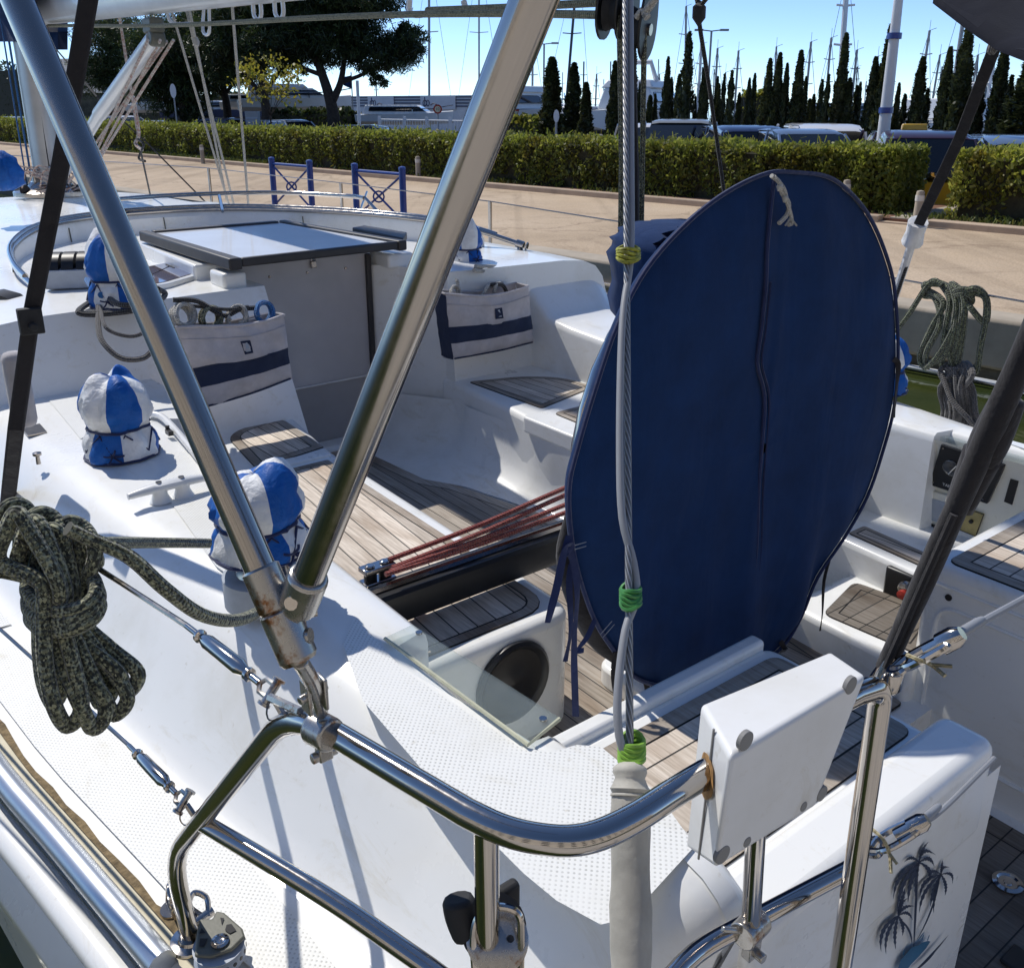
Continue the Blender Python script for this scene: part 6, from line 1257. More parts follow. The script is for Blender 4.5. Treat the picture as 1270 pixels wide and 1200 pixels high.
def barrier(pa, pb, label):
    a, b = [hit(px, py, NQ, 8.62) for px, py in (pa, pb)]; a.z = b.z = QZ; o = thing('barrier', label, 'barrier', tuple(a), 'blue cross barriers on the quay edge', False); h = .78; ab = tuple(a)
    for p in (a, b): mb = MB(); mb.tube([p, p+Vector((0, 0, h))], .05, 10); mb.lathe([(.055, h), (.05, h+.03), (.0001, h+.045)], p, (0, 0, 1), 12); mb.build('post', 'bluep', o, ab)
    mb = MB(); mb.tube([a+Vector((0, 0, h-.07)), b+Vector((0, 0, h-.07))], .024, 8); mb.build('top_rail', 'bluep', o, ab)
    mb = MB(); m_ = (a+b)/2+Vector((0, 0, .36)); mb.tube([a+Vector((0, 0, h-.08)), b+Vector((0, 0, .03))], .016, 6); mb.tube([b+Vector((0, 0, h-.08)), a+Vector((0, 0, .03))], .016, 6); mb.tube([m_+(a-m_)*.0+Vector((.08*math.cos(t), -.02, .08*math.sin(t))) for t in [k*2*math.pi/12 for k in range(12)]], .014, 6, closed=True); mb.build('cross_brace', 'bluep', o, ab)
barrier((337, 203), (384, 208), 'left one of two blue cross-braced barriers on the quay'); barrier((440, 213), (499, 219), 'right one of two blue cross-braced barriers, nearer the crossing chrome tube')
# ------------------------------------------------------------------ trees
M['cyp'] = leafm('cypress_foliage', (.024, .034, .014), (.044, .060, .022), (.085, .10, .036), .3); M['pine'] = leafm('pine_needles', (.018, .034, .011), (.040, .066, .020), (.095, .13, .034), .34); M['bark'] = simple('tree_bark', (.045, .033, .025), .95, 0, .4, 9, .8, 14, .03)
M['yellow'] = leafm('yellow_young_leaves', (.22, .20, .03), (.36, .32, .04), (.30, .34, .06), .5)
def cypress_proto(seed, n=3400, wr=.5, sparse=0.0):
    r_ = np.random.default_rng(seed); z = r_.random(n)**.8; prof = np.minimum(1, (z/.10)**.5)*np.maximum(0, 1-z)**.62*1.22
    a = r_.uniform(0, 2*np.pi, n); lob = 1+.16*np.sin(a*2+z*9+seed)+.13*np.sin(a*3-z*23)+.12*np.sin(z*41+a); rad = prof*lob*(1-.42*r_.random(n)**1.7)
    if sparse: k = (np.sin(z*30+a*2)+r_.normal(size=n)*.6) > sparse; z, a, rad = z[k], a[k], rad[k]; n = len(z)
    P = np.stack([rad*np.cos(a)*.5, rad*np.sin(a)*.5, z], 1)   # unit width, unit height: scaled per tree
    d = np.stack([np.cos(a)*.35, np.sin(a)*.35, np.ones(n)*.11], 1)+r_.normal(size=(n, 3))*np.array([.25, .25, .035]); d /= np.linalg.norm(d*np.array([1, 1, 8]), axis=1, keepdims=True)
    e = np.stack([-np.sin(a), np.cos(a), 0*a], 1)+r_.normal(size=(n, 3))*np.array([.5, .5, .04]); e /= np.linalg.norm(e*np.array([1, 1, 8]), axis=1, keepdims=True)
    mb = MB(); mb.quads(P, d*.14, e*.065); mb.lathe([(.30, .02), (.36, .12), (.30, .4), (.18, .7), (.04, .95)], (0, 0, 0), (0, 0, 1), 9); o = mb.build('crown', 'cyp', flat=True)
    mb2 = MB(); mb2.tube([(0, 0, -.05), (0, 0, .1)], .06, 8); t = mb2.build('trunk', 'bark'); return o, t

cyps = [cypress_proto(1), cypress_proto(2), cypress_proto(3), cypress_proto(4, 2600, sparse=.1)]
CL = [ # px of base, py of top, px of top, width px, c, variant, label
 (683, 72, 685, 27, 27, 0, 'broad dark cypress left of the pair, behind the oval road sign'), (710, 79, 712, 23, 27, 1, 'dark cypress second in the group of three stout ones near the road signs'), (726, 103, 727, 18, 26.5, 2, 'shortest of the three stout dark cypresses right of the road signs'),
 (756, 77, 766, 16, 27, 1, 'slim cypress just left of the backstay wire, top lower than its neighbour'), (779, 50, 784, 18, 27, 0, 'tall cypress hidden mostly behind the backstay wire'), (791, 103, 793, 6, 28, 2, 'thin little cypress between the backstay and the green mainsheet line'), (811, 117, 813, 8, 28, 1, 'small cypress in front of the pale yacht, right of the mainsheet'),
 (823, 72, 828, 12, 27, 2, 'slim cypress right of the pale yacht'), (829, 97, 833, 9, 27.5, 0, 'short slim cypress tucked between two taller ones behind the white cars'), (845, 41, 854, 19, 27, 3, 'tallest cypress of the left part of the row, ragged top'), (861, 120, 862, 7, 28, 1, 'tiny cypress immediately right of the tallest ragged one'),
 (869, 82, 874, 14, 27, 0, 'cypress just left of the knotted black line'), (887, 105, 893, 9, 27.5, 2, 'small cypress right of the knotted black line'), (902, 88, 907, 13, 27, 3, 'ragged cypress rising over the dark blue estate car'), (914, 116, 917, 10, 27.5, 1, 'low cypress at the right end of the dark blue estate car'),
 (947, 74, 953, 15, 27, 0, 'first of four close cypresses above the silver car'), (957, 67, 966, 16, 27, 1, 'second and tallest of four close cypresses above the silver car'), (967, 80, 976, 11, 27, 2, 'third, thin one of four close cypresses above the silver car'), (981, 64, 993, 17, 27, 0, 'fourth, leaning-looking cypress of four above the white van'),
 (995, 96, 997, 9, 28, 1, 'small cypress behind the white van, left of a bare mast'), (1006, 118, 1009, 10, 27.5, 2, 'low cypress standing over the white van roof'), (1020, 93, 1027, 11, 27, 3, 'thin cypress at the nose of the white van'), (1033, 43, 1046, 17, 27, 0, 'tall cypress overlapping the thick white yacht mast'), (1045, 98, 1055, 15, 27, 1, 'medium cypress right of the thick white yacht mast'),
 (1057, 107, 1063, 14, 28, 3, 'sparse see-through cypress between two fuller ones'), (1073, 72, 1084, 16, 27, 2, 'pointed cypress left of the banded white pole'), (1083, 32, 1102, 19, 27, 0, 'very tall cypress right against the banded white pole'), (1109, 104, 1113, 10, 27.5, 1, 'small cypress just right of the banded white pole'),
 (1129, 72, 1143, 18, 27, 2, 'cypress above the yellow taxi rear'), (1143, 110, 1151, 14, 27.5, 3, 'short cypress above the yellow taxi roof sign'), (1160, 60, 1176, 16, 27, 1, 'slim tall cypress above the yellow taxi bonnet'), (1174, 28, 1200, 22, 27, 0, 'tall stout cypress behind the black canopy strap'), (1204, 86, 1219, 15, 27, 2, 'cypress just right of the black canopy strap'),
 (1224, 55, 1245, 19, 27, 1, 'tall cypress under the tip of the canopy'), (1243, 94, 1253, 16, 27.5, 3, 'bare-looking sparse cypress near the right edge'), (1262, 70, 1278, 38, 26.5, 0, 'widest dark cypress at the right edge')]
for k, (bx, ty, tx, w, c, var, lb) in enumerate(CL):
    p = stand((bx*.5+tx*.5), c, QZ-.2); d = math.hypot(p.x, p.y); h = height_at(tx, ty, p)-(QZ-.2); wm = w*d/1060
    o = thing('cypress_tree', lb, 'cypress', tuple(p), 'cypresses beyond the parked cars', False, rz=random.uniform(0, 6)); o.scale = (wm, wm, h)
    src = cyps[var]
    for q in src:
        x = q if (k == [i for i, r in enumerate(CL) if r[5] == var][0]) else q.copy()
        if x is not q: COL.objects.link(x)
        x.parent = o
rq = random.Random(5)
for k in range(16):
    px = (805, 838, 885, 895, 925, 935, 1000, 1015, 1036, 1066, 1098, 1120, 1136, 1186, 1210, 1236)[k]+rq.uniform(-3, 3); ty = rq.uniform(92, 128); p = stand(px, rq.uniform(29, 33), QZ-.2); d = math.hypot(p.x, p.y); h = height_at(px, ty, p)-(QZ-.2); wm = rq.uniform(8, 13)*d/1060
    o = thing('cypress_tree', 'small dark cypress filling a gap behind the taller row', 'cypress', tuple(p), 'small cypresses in the gaps', False, rz=rq.uniform(0, 6)); o.scale = (wm, wm, h)
    for q in cyps[k % 4]: x = q.copy(); COL.objects.link(x); x.parent = o
def pine(base, H, trunkpts, blobs, n, label, seed, group='stone pines behind the hedge'):
    r_ = np.random.default_rng(seed); b = tuple(base); o = thing('pine_tree', label, 'pine', b, group, False); mb = MB()
    for pts, r0, r1 in trunkpts: mb.tube([base+Vector(p) for p in pts], r0, 10, 4, rf=lambda t: r0+(r1-r0)*t)
    mb.build('trunk', 'bark', o, b, sharp=80)
    PP = []; tot = sum(x[3]*x[4]*x[5] for x in blobs)
    for x, y, z, rx, ry, rz in blobs:
        m = int(n*rx*ry*rz/tot); cl = max(6, m//60); d = r_.normal(size=(cl, 3)); d /= np.linalg.norm(d, axis=1, keepdims=True); q = d*(r_.random((cl, 1))**.45)*np.array([rx, ry, rz])
        c = np.repeat(q, m//cl, 0); c = c+r_.normal(size=c.shape)*np.array([.34, .34, .22])*min(1.4, rx*.33); PP.append(c+np.array([x, y, z]))
    P = np.concatenate(PP)+np.array(base); A, B_ = leafcloud(P, .06, .135, .5, elong=2.6); mb = MB(); mb.quads(P, A, B_*.34); mb.build('crown', 'pine', o, b, flat=True); return o
# the large stone pine right of centre-left
p = stand(412, 27, QZ-.2, 140); d1 = math.hypot(p.x, p.y); k = d1/1215
pine(p, 9, [(((0, 0, 0), (.05, 0, 1.2), (-.1, 0, 2.2), (-.5, 0, 3.6), (-1.0, .2, 5)), .36, .14), (((0, 0, 1.9), (.5, -.1, 2.8), (.8, 0, 4.2)), .20, .10), (((.5, -.1, 2.8), (1.6, .1, 3.2), (2.6, .2, 3.9)), .11, .06), (((-.3, 0, 3.1), (-1.6, 0, 3.6), (-2.6, 0, 4.3)), .12, .06)],
     [(-2.2, 0, 4.6, 1.9, 1.9, 1.0), (.2, .3, 5.0, 2.2, 2.0, 1.5), (2.6, -.2, 4.3, 1.7, 1.6, 1.1), (3.7, 0, 4.6, 1.1, 1.3, .8), (1.2, 0, 6.4, 2.4, 2.2, 1.2), (-1.5, .2, 6.6, 2.4, 2.2, 1.2), (2.4, .2, 2.95, .8, .7, .35), (-3.6, .1, 4.0, 1.1, 1.1, .6), (1.7, 0, 3.3, .6, .6, .35)], 58000, 'large stone pine with a forked trunk and spreading dark crown, right of the others', 11)
for px, c, H, bl, lb, sd in ((226, 25, 8, [(-1.2, 0, 3.0, 1.9, 1.7, 1.5), (.6, 0, 2.3, 1.3, 1.3, 1.5), (.2, 0, 4.8, 2.6, 2.2, 1.5), (1.8, .2, 3.6, 1.6, 1.5, 1.2), (-.4, 0, 1.7, .8, .9, .8)], 'dense dark pine behind the leaning boom strut, foliage almost to the hedge', 12),
                            (328, 26, 8, [(-1.4, 0, 4.6, 2.0, 1.9, 1.1), (.6, .2, 4.4, 1.8, 1.8, 1.0), (0, 0, 6.0, 2.7, 2.4, 1.3), (-2.2, .2, 3.4, 1.1, 1.1, .7), (1.6, .1, 3.6, .9, .9, .45)], 'dark-trunked pine between the thin lines and the yellow young tree', 13),
                            (280, 29, 8, [(-1.6, 0, 3.4, 1.8, 1.7, 1.2), (1, 0, 4.2, 2.2, 2.0, 1.3), (-.4, 0, 5.8, 2.6, 2.4, 1.3)], 'pine with a low dark crown behind the round-headed sign post', 14),
                            (150, 33, 9, [(-1.5, 0, 4.2, 2.4, 2, 1.8), (1.2, 0, 4.8, 2.4, 2.1, 1.8), (0, 0, 7, 2.8, 2.6, 1.6), (.8, 0, 2.8, 1.3, 1.3, 1.0)], 'bright-edged green tree behind the mast foot and black frame leg', 15)):
    p = stand(px, c, QZ-.2, 140); pine(p, H, [(((0, 0, 0), (.1, 0, 1.5), (0, 0, 3.2), (.2, 0, 5.0)), .30, .10), (((0, 0, 2.2), (-.8, 0, 3.2), (-1.6, 0, 4.2)), .13, .06), (((.1, 0, 2.4), (.9, .1, 3.4), (1.3, .1, 4.4)), .12, .05)], bl, 36000, lb, sd)
p = stand(335, 20, QZ-.18, 140); b = tuple(p); hh = height_at(345, 80, p)-p.z
o = thing('young_tree', 'small young tree with sparse yellow leaves in front of the dark pines', 'young tree', b, None, False); mb = MB(); mb.tube([p, p+Vector((0, 0, hh*.5))], .03, 8)
tips = []
for k in range(11): a = k*2.4; e = p+Vector((.75*math.cos(a)*(1+.3*(k % 3)), .6*math.sin(a), hh*(.66+.035*k))); tips.append(e); mb.tube([p+Vector((0, 0, hh*.42)), p.lerp(e, .55)+Vector((0, 0, hh*.22)), e], .012, 5, 3)
mb.build('trunk', 'bark', o, b); P = np.concatenate([np.array(e)+rng.normal(size=(60, 3))*np.array([.22, .22, .18]) for e in tips]); A, B_ = leafcloud(P, .05, .11, .2); mb = MB(); mb.quads(P, A, B_*.8); mb.build('crown', 'yellow', o, b, flat=True)
# dark hedge / shrubs behind the parked cars
def shrub(px0, px1, c, z1py, label, m='pine', n=5000, name='shrub', cat='shrub'):
    a, b2_ = stand(px0, c, QZ-.2), stand(px1, c, QZ-.2); h = height_at((px0+px1)/2, z1py, (a+b2_)/2)-a.z; ctr = (a+b2_)/2; Lh = (b2_-a).length; d = (b2_-a).normalized()
    t = rng.random(n)-.5; zz = rng.random(n)**.8*h*(1+.07*np.sin(t*23)); y = (rng.random(n)-.5)*1.1; P = np.array(ctr)+np.outer(t*Lh, np.array(d)); P[:, 1] += y; P[:, 2] += zz; A, B_ = leafcloud(P, .12, .26, .4); mb = MB(); mb.quads(P, A, B_*.7); o = thing(name, label, cat, tuple(ctr), None, False); mb.build('leaves', m, o, tuple(ctr), flat=True)
    mb = MB(); mb.box(ctr+Vector((0, 0, h*.45)), (Lh*.97, .8, h*.86), (d, Vector((-d.y, d.x, 0)), Vector((0, 0, 1)))); mb.build('twigs', 'twig', o, tuple(ctr), flat=True)
shrub(332, 446, 30, 137, 'dark tall hedge behind the parked cars, under the forked pine'); shrub(624, 672, 30, 146, 'clipped green shrub behind the triangular yield sign', 'hedgeleaf', 2500); shrub(920, 960, 60, 115, 'hazy green tree clump behind the four close cypresses', 'hedgeleaf', 2500, 'tree_clump', 'trees'); shrub(-90, 40, 45, 84, 'dark trees at the far left edge beyond the mast', 'pine', 7000, 'tree_belt', 'trees'); shrub(120, 330, 45, 118, 'dark tree belt behind the left pines', 'pine', 9000, 'tree_belt', 'trees'); shrub(1090, 1128, 70, 138, 'low hazy trees behind the banded pole', 'hedgeleaf', 1500, 'tree_clump', 'trees')
# ------------------------------------------------------------------ cars
def paintm(name, c, metal=.3): 
    m, nt, b = mat(name); b.inputs['Base Color'].default_value = (*c, 1); b.inputs['Metallic'].default_value = metal; b.inputs['Roughness'].default_value = .28; b.inputs['Coat Weight'].default_value = .8; b.inputs['Coat Roughness'].default_value = .04; return m
CARP = {'silver': paintm('silver_paint', (.42, .45, .48)), 'white': paintm('white_car_paint', (.72, .72, .72), 0), 'navy': paintm('dark_blue_paint', (.02, .03, .075)), 'black': paintm('black_car_paint', (.015, .016, .02)), 'blue': paintm('blue_grey_paint', (.16, .22, .32)), 'yellow': paintm('yellow_paint', (.60, .36, .02), 0), 'beige': paintm('grey_beige_paint', (.30, .29, .25)), 'darkred': paintm('dark_maroon_paint', (.05, .02, .035))}
M['glass'] = simple('car_glass', (.012, .014, .017), .05, 0, .1, 3, coat=.5); M['tyre'] = simple('tyre', (.015, .015, .016), .9); M['rim'] = simple('alloy_rim', (.42, .43, .44), .3, .8); M['lampr'] = simple('red_lamp', (.30, .01, .01), .2); M['lampw'] = simple('clear_lamp', (.6, .6, .6), .1)
CARS = {'sedan': dict(L=4.5, W=1.76, H=1.45, sh=.86, gl=[(-1.75, .88), (-1.05, 1.38), (-.6, 1.45), (.35, 1.44), (1.25, .92)], hood=(2.2, .70), tail=(-2.2, .86)), 'suv': dict(L=4.5, W=1.84, H=1.64, sh=.98, gl=[(-2.1, 1.0), (-1.85, 1.55), (-1.2, 1.64), (.3, 1.62), (1.15, 1.02)], hood=(2.2, .86), tail=(-2.22, .98)), 'van': dict(L=4.5, W=1.84, H=1.84, sh=1.05, gl=[(-2.15, 1.08), (-2.08, 1.72), (-1.6, 1.84), (.55, 1.82), (1.45, 1.12)], hood=(2.2, .88), tail=(-2.2, 1.05))}
def car(px, c, kind, col, label, rz, py=None):
    rz = R(90)-math.atan((px-635)/1215)+rz
    K = CARS[kind]; p = stand(px, c, QZ-.178); b = tuple(p)
    if py: p.z += height_at(px, py, p)-(p.z+K['H']); b = tuple(p)
    o = thing('parked_car', label, 'car', b, 'cars parked behind the hedge', False, rz); hw = K['W']/2
    mb = MB(); prof = [(-K['L']/2, .28), (K['tail'][0], K['tail'][1]), (-1.6, K['sh']), (1.15, K['sh']), (K['hood'][0]-.25, K['hood'][1]), (K['L']/2, .55), (K['L']/2, .26)]
    ws = [.80, .93, .98, 1.0, .98, .93, .80] if False else [.84, .95, 1.0, 1.0, .98, .95, .84, .0]
    rows = []
    for f, dz in ((-.84, -.03), (-.97, -.05), (-1.0, -.12), (1.0, -.12), (.97, -.05), (.84, -.03)): rows.append([(x*(1 if abs(f) < .95 else .985), f*hw, max(.25, z+(dz if z > .5 else 0))) for x, z in prof])
    rows = [[(x, -hw, .26) for x, z in prof]]+rows+[[(x, hw, .26) for x, z in prof]]
    mb.grid(rows); body = mb.build('body', CARP[col], o, (0, 0, 0), sharp=32)
    g = K['gl']; mb = MB(); rows = [[(x, s*hw*(.90-.17*(z-K['sh'])/(K['H']-K['sh'])), z) for x, z in g] for s in (-1, -.86, .86, 1)]
    for i in (1, 2): rows[i] = [(x, y, z+.015) for x, y, z in rows[i]]
    mb.grid(rows, 0); mb.add(rows[0], [tuple(range(5))]); mb.add(rows[3], [(4, 3, 2, 1, 0)]); mb.build('windows', 'glass', o, (0, 0, 0), sharp=25)
    mb = MB(); rf = [q for q in g[1:4]]; rf = [(rf[0][0]-.02, rf[0][1]-.02)]+rf+[(rf[-1][0]+.10, rf[-1][1]-.05)]
    mb.grid([[(x, s*hw*(.755), z+dz) for x, z in rf] for s, dz in ((-1, -.06), (-.96, .004), (-.7, .03), (.7, .03), (.96, .004), (1, -.06))])
    for s in (-1, 1):
        for i, j in ((0, 1), (3, 4)): mb.tube([(g[i][0], s*hw*.905, g[i][1]-.01), (g[j][0], s*hw*(.90-.17*(g[j][1]-K['sh'])/(K['H']-K['sh'])), g[j][1])], .035, 6)
        if kind == 'van': mb.add([(-2.1, s*hw*.905, 1.08), (-.3, s*hw*.905, 1.08), (-.3, s*hw*.745, 1.83), (-1.95, s*hw*.745, 1.78)], [(0, 1, 2, 3)])
        else: mb.tube([(-.35, s*hw*.905, K['sh']), (-.35, s*hw*.74, K['H']-.02)], .03, 6)
    mb.build('roof', CARP[col], o, (0, 0, 0), sharp=40)
    for x in (-1.35, 1.40):
        for s in (-1, 1):
            mb = MB(); mb.lathe([(.20, 0), (.30, .01), (.32, .05), (.32, .15), (.30, .19), (.2, .2)], (x, s*(hw-.10)-.1, .32), (0, 1, 0), 20); wq_ = mb.build('wheel', 'tyre', o, (0, 0, 0)); mb = MB(); mb.lathe([(.19, -.105), (.19, .105)], (x, s*(hw-.10), .32), (0, 1, 0), 16); mb.build('rim', 'rim', wq_, (0, 0, 0))
    for s in (-1, 1):
        mb = MB(); mb.box((K['L']/2-.13, s*hw*.70, .64), (.22, .34, .13)); mb.build('headlight', 'lampw', o, (0, 0, 0), bev=.03); mb = MB(); mb.box((-K['L']/2+.06, s*hw*.78, .80), (.14, .22, .2)); mb.build('tail_light', 'lampr', o, (0, 0, 0), bev=.03)
        mb = MB(); mb.box((.95, s*(hw+.07), K['sh']+.05), (.10, .17, .12)); mb.build('mirror', CARP[col], o, (0, 0, 0), bev=.03)
    return o
ra = R(135)
car(354, 24, 'sedan', 'silver', 'silver car parked left of the forked pine trunk', R(30), 149); car(336, 26, 'suv', 'white', 'white car half hidden behind the silver one near the yellow tree', R(10), 149); car(438, 19.5, 'sedan', 'black', 'dark car whose pale roofline shows right of the forked pine trunk', R(75), 156)
car(145, 23, 'sedan', 'white', 'white car behind the hedge at the striped vang ropes', R(40), 144); car(182, 24, 'sedan', 'silver', 'silver grey car behind the hedge at the red tackle', R(30), 150); car(268, 23, 'sedan', 'navy', 'dark blue car under the pines right of the sign post', R(50), 147); car(8, 22, 'suv', 'silver', 'silver car at the far left edge beyond the mast', R(20), 145)
car(806, 21.5, 'sedan', 'white', 'white car just right of the backstay wire', R(12), 154); car(828, 22.5, 'suv', 'navy', 'navy car close behind the white one near the mainsheet', R(-6), 157); car(845, 19.5, 'suv', 'beige', 'grey beige car left of the knotted black line', R(178), 150); car(872, 24, 'sedan', 'black', 'black car between the beige one and the blue estate', R(14), 160)
car(912, 19.3, 'suv', 'navy', 'dark blue estate car right of the knotted black line', R(14), 156); car(986, 18.4, 'sedan', 'blue', 'blue grey saloon in front of the white van', R(20), 161); car(1014, 22, 'van', 'white', 'white delivery van behind the blue grey saloon', R(10), 154)
tx = car(1134, 18.2, 'suv', 'yellow', 'yellow taxi with dark maroon roof at the hedge gap', R(10), 162)
for ch in tx.children:
    if ch.name.startswith('roof'): ch.data.materials[0] = CARP['darkred']
mb = MB(); mb.box((-.2, 0, 1.70), (.14, .45, .13)); mb.build('roof_sign', CARP['yellow'], tx, (0, 0, 0), bev=.03)
car(1254, 18.4, 'suv', 'blue', 'blue car roof showing over the hedge at the right edge', R(14), 168)
# ------------------------------------------------------------------ masts, lamps, poles
M['mastm'] = simple('grey_mast', (.30, .31, .32), .5, .2, .1, 2); M['mastd'] = simple('dark_mast', (.05, .055, .07), .5, .2); M['mastw'] = simple('white_mast', (.70, .71, .72), .4, 0, .05, 2)
def farmast(bx, tx, ty, wpx, m, label, c=52, spread=True, by=150, stays=True):
    p = stand(bx, c, .5); d = math.hypot(p.x, p.y); h = height_at(tx, ty, p); top_ = hit(tx, max(ty, -60), Vector((0, 1, 0)), p.y); r = wpx*d/1215/2; b = tuple(p)
    o = thing('boat_mast', label, 'mast', b, 'masts of boats beyond the cypresses', False); T = Vector((p.x*.0+top_.x, p.y, h)); Bq = Vector((p.x, p.y, .5))
    mb = MB(); mb.tube([Bq, T], r, 8); mb.build('spar', m, o, b)
    if spread:
        mb = MB()
        for f in (.55, .78): q = Bq.lerp(T, f); w = .055*h; mb.tube([q+Vector((-w, 0, .05)), q, q+Vector((w, 0, .05))], r*.4, 5)
        mb.build('spreaders', m, o, b)
    if stays:
        mb = MB(); mb.tube([T, Bq+Vector((h*.16, 0, 0))], .014, 4); mb.tube([T, Bq+Vector((-h*.15, 0, 0))], .012, 4); mb.tube([T, T+Vector((0, 0, .5))], .01, 4); mb.tube([T, T+Vector((.35, 0, .12))], .012, 4); mb.build('stays', 'mastd', o, b)
    return o
MS = [(886, 890, 60, 2.6, 'mastm', 'bare mast above the beige car'), (911, 916, 63, 2.6, 'mastm', 'bare mast above the blue estate car'), (959, 963, 58, 2.2, 'mastm', 'mast top showing behind the four close cypresses'), (998, 1006, 52, 2.8, 'mastm', 'slender mast over the white van'), (1023, 1031, 47, 2.6, 'mastm', 'mast left of the thick white one'), (1040, 1052, -40, 6.5, 'mastw', 'thick white mast running out of the top beside a tall cypress'), (1055, 1063, 62, 2.8, 'mastm', 'mast right of the thick white one'), (1085, 1089, 70, 2, 'mastm', 'faint mast left of the banded pole'),
 (1137, 1153, 38, 3, 'mastm', 'mast over the yellow taxi'), (1153, 1166, 68, 2.4, 'mastm', 'shorter mast over the yellow taxi bonnet'), (1177, 1203, -30, 4.5, 'mastm', 'tall pale mast behind the canopy strap'), (1190, 1204, 72, 2.4, 'mastm', 'mast just right of the canopy strap top'), (1200, 1213, 68, 2.4, 'mastm', 'second mast right of the canopy strap'), (1222, 1238, 40, 4, 'mastw', 'pale mast by the canopy tip'), (718, 731, 32, 2.6, 'mastd', 'dark mast over the middle stout cypress') if False else (700, 718, -60, 3.2, 'mastd', 'dark mast leaning over the stout cypresses, running out of the top'),
 (660, 661, 38, 2.6, 'mastm', 'mast just right of the big chrome tube'), (532, 532, -60, 3.0, 'mastm', 'mast above the striped long shed'), (594, 594, -60, 2.2, 'mastm', 'faint mast seen against the big chrome tube'), (738, 740, 92, 2, 'mastm', 'short mast right of the stout cypresses'), (850, 851, 8, 2.6, 'mastm', 'mast behind the tallest ragged cypress'), (865, 870, 55, 3.4, 'mastw', 'pale mast left of the knotted line'), (468, 466, 100, 1.6, 'mastm', 'short thin mast above the striped shed'), (816, 818, 92, 1.6, 'mastm', 'tiny mast right of the mainsheet'), (898, 900, 90, 1.8, 'mastm', 'tiny mast between the two bare masts')]
for a in MS: farmast(a[0], a[1], a[2], a[3], a[4], a[5])
rm = random.Random(21)
for k in range(34):
    x = rm.choice((rm.uniform(640, 760), rm.uniform(800, 960), rm.uniform(960, 1265), rm.uniform(990, 1230))); t_ = rm.uniform(70, 122); farmast(x, x+(x-635)*.0003*(150-t_)*.45, t_, rm.uniform(1.1, 1.9), rm.choice(('mastm', 'mastd', 'mastw')), 'thin bare mast in the far thicket of masts beyond the cypresses', rm.uniform(65, 95), k % 3 == 0, stays=k % 2 == 0)
p = stand(1100, 17.2, QZ-.18); Tq = hit(1121, -60, Vector((0, 1, 0)), p.y); b = tuple(p); o = thing('white_pole', 'tall white pole with blue-grey bands standing behind the hedge gap', 'pole', b, None, False); mb = MB(); mb.tube([p, Vector((Tq.x, p.y, Tq.z))], .10, 14, rf=lambda t: .125-.055*t); mb.build('pole', 'mastw', o, b)
for py, h_ in ((137, .10), (45, .10)):
    mb = MB(); q = p.lerp(Vector((Tq.x, p.y, Tq.z)), (height_at(1108, py, p)-p.z)/(Tq.z-p.z)); mb.lathe([(.125, -h_/2), (.125, h_/2)], q, (Vector((Tq.x, p.y, Tq.z))-p), 14); mb.build('band', 'bluep', o, b)
def lamp(bx, ty, c, label):
    p = stand(bx, c, QZ-.2); h = height_at(bx, ty, p); b = tuple(p); o = thing('street_lamp', label, 'street lamp', b, 'twin-arm street lamps', False); mb = MB(); mb.tube([p, Vector((p.x, p.y, h))], .05, 8); mb.build('lamp_post', 'mastm', o, b)
    for s in (-1, 1): mb = MB(); mb.tube([Vector((p.x, p.y, h)), Vector((p.x+s*.45, p.y, h+.05))], .03, 6); mb.box(Vector((p.x+s*.6, p.y, h+.05)), (.4, .18, .09)); mb.build('lamp_head', 'mastm', o, b)
lamp(674, 55, 40, 'twin-arm street lamp left of the stout cypresses'); lamp(876, 39, 40, 'twin-arm street lamp behind the knotted black line')
# signs
def sign(px, py0, py1, c, shape, label, wpx):
    p = stand(px, c, QZ-.15); zt = height_at(px, py0, p); zb = height_at(px, py1, p); b = tuple(p); d = math.hypot(p.x, p.y); r = wpx*d/1215/2; o = thing('road_sign', label, 'road sign', b, None, False); cz = (zt+zb)/2; mb = MB(); mb.tube([p, Vector((p.x, p.y, zt-.05))], .03, 8); mb.build('sign_post', 'mastm', o, b)
    f = Vector((p.x, p.y-.05, cz)); mb = MB()
    if shape == 'oval': mb.grid([[f+Vector((r*math.cos(t)*s, y, (zt-zb)/2*math.sin(t)*s)) for t in [k*2*math.pi/20 for k in range(20)]] for s, y in ((.01, 0), (1, 0), (1, .02))], 0, True); mb.build('panel', 'mastw', o, b)
    if shape == 'round':
        mb.disc(f, (0, -1, 0), r, .012, 24); mb.build('panel', 'lampr', o, b); mb = MB(); mb.disc(f+Vector((0, -.013, 0)), (0, -1, 0), r*.66, .004, 24); mb.build('face', 'seal', o, b); text('10', r*.9, o, 'lettering', 'ink', Vector(f)-p+Vector((0, -.019, 0)), (1, 0, 0), (0, 0, 1), .001)
    if shape == 'tri':
        for s, y, m in ((1, 0, 'lampr'), (.6, -.008, 'seal')): mb = MB(); h = (zt-zb)/2; P = [f+Vector((x*r*s, y, (z-.2)*h*s+.2*h)) for x, z in ((-1, 1), (1, 1), (0, -1))]; mb.add(P+[q+Vector((0, .006, 0)) for q in P], [(0, 2, 1), (3, 4, 5), (0, 1, 4, 3), (1, 2, 5, 4), (2, 0, 3, 5)]); mb.build('panel', m, o, b, flat=True)
    if shape == 'rect': mb.box(f, (r*2, .03, zt-zb)); mb.build('panel', 'lampr', o, b); mb = MB(); mb.box(f+Vector((0, -.016, -.02)), (r*1.6, .008, (zt-zb)*.62)); mb.build('face', 'greyl', o, b)
    return o
